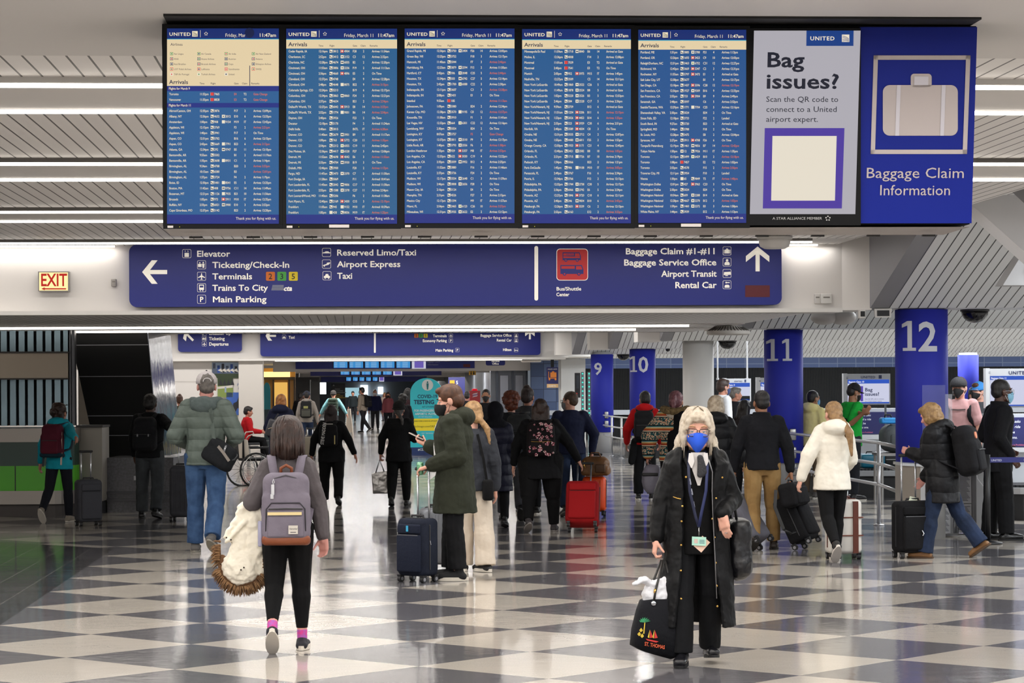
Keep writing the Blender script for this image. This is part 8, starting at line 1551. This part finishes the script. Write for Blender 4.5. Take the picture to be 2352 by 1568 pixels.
# --- far people
def far(label, px, top, d, face, hairst, hairc, topc, pantc, mask=None, male=True, skin='mid', hem=.05, pose=None, build=1.05, cap=None):
    p = Person(label, px, top, d=d, face=face, male=male, skin=skin, build=build, pose=pose or {}, vox=.017 if d > 60 else .013); p.body(); p.hair(hairst, HAIR[hairc]); p.top('jacket', cloth(topc, None, .2), hem=hem, t=.022); p.pants(cloth(pantc, None, .2)); p.shoes(SHB, '#8d8a86')
    if mask: p.mask(mask, 'fold', False)
    if cap: p.cap_(cap)
    return p
p = far('person in black t-shirt and black mask facing the camera by the metal elevators', 1117, 893, 50, 176, 'buzz', 'black', '#0f0f13', '#121216', '#0c0c0f', skin='tan', build=1.12)
p = far('person in taupe jacket walking with a backpack, far down the corridor', 835, 889, 96, 60, 'short', 'black', '#7d7368', '#15161a', '#9ab', pose=dict(WALK_R)) if False else far('person in taupe jacket turned left, far down the corridor', 834, 889, 96, 60, 'short', 'black', '#7d7368', '#15161a', '#8fa6b4', pose=dict(WALK_R))
backpack(p, 'black backpack on the taupe jacket person far down the corridor', .3, .18, .45, BLK, z=.15)
far('person in navy jacket and white mask facing the camera far down the corridor', 862, 894, 101, 180, 'buzz', 'grey', '#1a2044', '#2b2d33', '#d5d8dc')
far('person in dusty pink jacket and black mask far down the corridor', 892, 900, 98, 180, 'long', 'brown', '#7a4048', '#16171c', '#0c0c0f', male=False)
far('person in dark clothes at the far end of the corridor left of the taupe jacket', 811, 898, 128, 185, 'short', 'black', '#1a2226', '#16171c')
far('person with blond hair and pale jacket at the far end of the corridor', 884, 901, 130, 170, 'long', 'straw', '#b9a59a', '#5a5560', male=False)
p = far('person in light blue top with a dark green backpack far down the corridor', 766, 897, 84, 0, 'top', 'black', '#6fa0a8', '#23262c', pose=dict(armR=((.6, 0, -1), (.5, 0, -.9)), armL=((.6, 0, -1), (.5, 0, -.9)))); p.beanie('#1a1512'); backpack(p, 'dark green backpack on the light blue topped person', .34, .2, .5, cloth('#2c3a30', None, .3), z=.16)
far('person in black jacket in front of the black hoarding', 689, 901, 78, -30, 'short', 'black', '#141216', '#16171c', skin='dark')
far('person with dark curly hair beyond the knit hat person', 926, 905, 58, 10, 'curly', 'black', '#17151a', '#16171c', male=False)
far('person in dark red scarf just left of the teal kiosk', 937, 891, 66, 0, 'long', 'black', '#2a1418', '#121216', male=False)
far('person in black with a grey mask beyond the parka man', 1052, 897, 78, 180, 'short', 'brown', '#17171b', '#16171c', '#6d7074', pose=dict(armL=((.3, .2, -1), (-.2, .9, .2))))
far('person with dark hair beside the red cash machine', 1073, 899, 70, 0, 'short', 'black', '#15151a', '#16171c')
p = far('person with hair in a bun and olive camouflage jacket left of the puffer jacket man', 413, 907, 58, 10, 'bun', 'chest', '#4a4530', '#1c1d22', male=False)
# --- wheelchair and seated red person
tw = V((P(566, 1, 44).x, 44, 0)); t = thing('wheelchair', 'black wheelchair with silver rimmed wheels behind the puffer jacket man', 'wheelchair', tw, R(-60)); 
for sx_ in (-1, 1):
    wl = MB().tube([(sx_ * .3, .3 * cos(R(a)), .3 + .3 * sin(R(a))) for a in range(0, 360, 15)], .018, 8, closed=True).obj('large_wheel', mat('#1a1a1c', .6), t, True); MB().tube([(sx_ * .34, .27 * cos(R(a)), .3 + .27 * sin(R(a))) for a in range(0, 360, 15)], .009, 6, closed=True).obj('hand_rim', CHROME, wl, True); m = MB()
    for a in range(0, 360, 30): m.cyl((sx_ * .3, 0, .3), (sx_ * .3, .29 * cos(R(a)), .3 + .29 * sin(R(a))), .004, 5)
    m.obj('spokes', CHROME, wl); MB().cyl((sx_ * .2 - .015, .42, .09), (sx_ * .2 + .015, .42, .09), .09, 16).obj('caster', mat('#202022', .6), t); MB().tube([(sx_ * .24, .42, .16), (sx_ * .24, .38, .5), (sx_ * .24, -.2, .5), (sx_ * .24, -.22, .95), (sx_ * .24, -.34, .97)], .013, 8).obj('side_frame', mat('#2b2b2f', .4, .6), t, True); MB().rbox((sx_ * .26, .1, .7), (.03, .2, .02), .015).obj('armrest', BLACK, t, True); MB().box((sx_ * .15 - .08, .42, .1), (sx_ * .15 + .08, .6, .12)).obj('footrest', DARKM, t)
MB().rbox((0, .1, .49), (.23, .22, .03), .025).obj('seat', mat('#131316', .6), t, True); MB().rbox((0, -.2, .73), (.23, .025, .22), .02).obj('backrest', mat('#131316', .6), t, True)
p = Person('seated person in red jacket and black trousers facing right beyond the puffer jacket man', 566, 933, d=60, face=-78, male=False, skin='mid', vox=.014, pose=dict(legL=(82, 80, 3, 0, 4), legR=(86, 70, 3, 0, 4), hp=10, armL=((.1, .3, -1), (-.1, 1, -.1)), armR=((.1, .3, -1), (-.1, 1, -.1)))); p.body(); p.hair('short', HAIR['black']); p.top('jacket', cloth('#b0141c', None, .2), hem=.03, t=.03); p.pants(BLK); p.shoes(SHB)
t = thing('waiting_seat', 'dark waiting seat under the seated red jacketed person', 'seat', p.loc, p.face); MB().rbox((0, .05, p.hip.z - .13), (.26, .25, .03), .02).obj('seat', DARKM, t, True); MB().rbox((0, -.2, p.hip.z + .12), (.26, .03, .22), .02).obj('backrest', DARKM, t, True)
for sx_ in (-.2, .2): MB().cyl((sx_, .05, 0), (sx_, .05, p.hip.z - .14), .025).obj('leg', STEEL, t)
t = thing('carry_bag', 'white paper carry bag with a looped handle beside the puffer jacket man\'s bag', 'bag', V((P(560, 1, 43.75).x, 43.75, .62))); MB().hexa([(-.12, -.04, -.1), (.06, -.04, -.1), (.06, .04, -.1), (-.12, .04, -.1), (-.15, -.05, .26), (.02, -.05, .22), (.02, .05, .22), (-.15, .05, .26)]).obj('bag_body', mat('#c9bfb2', .7), t); MB().tube([(-.06, -.04, .24), (0, -.04, .36), (.12, -.04, .37), (.14, -.04, .33), (.04, -.04, .29), (-.0, -.04, .24)], .012, 6).obj('handle', mat('#d8d4cc', .5), t, True)
bake()
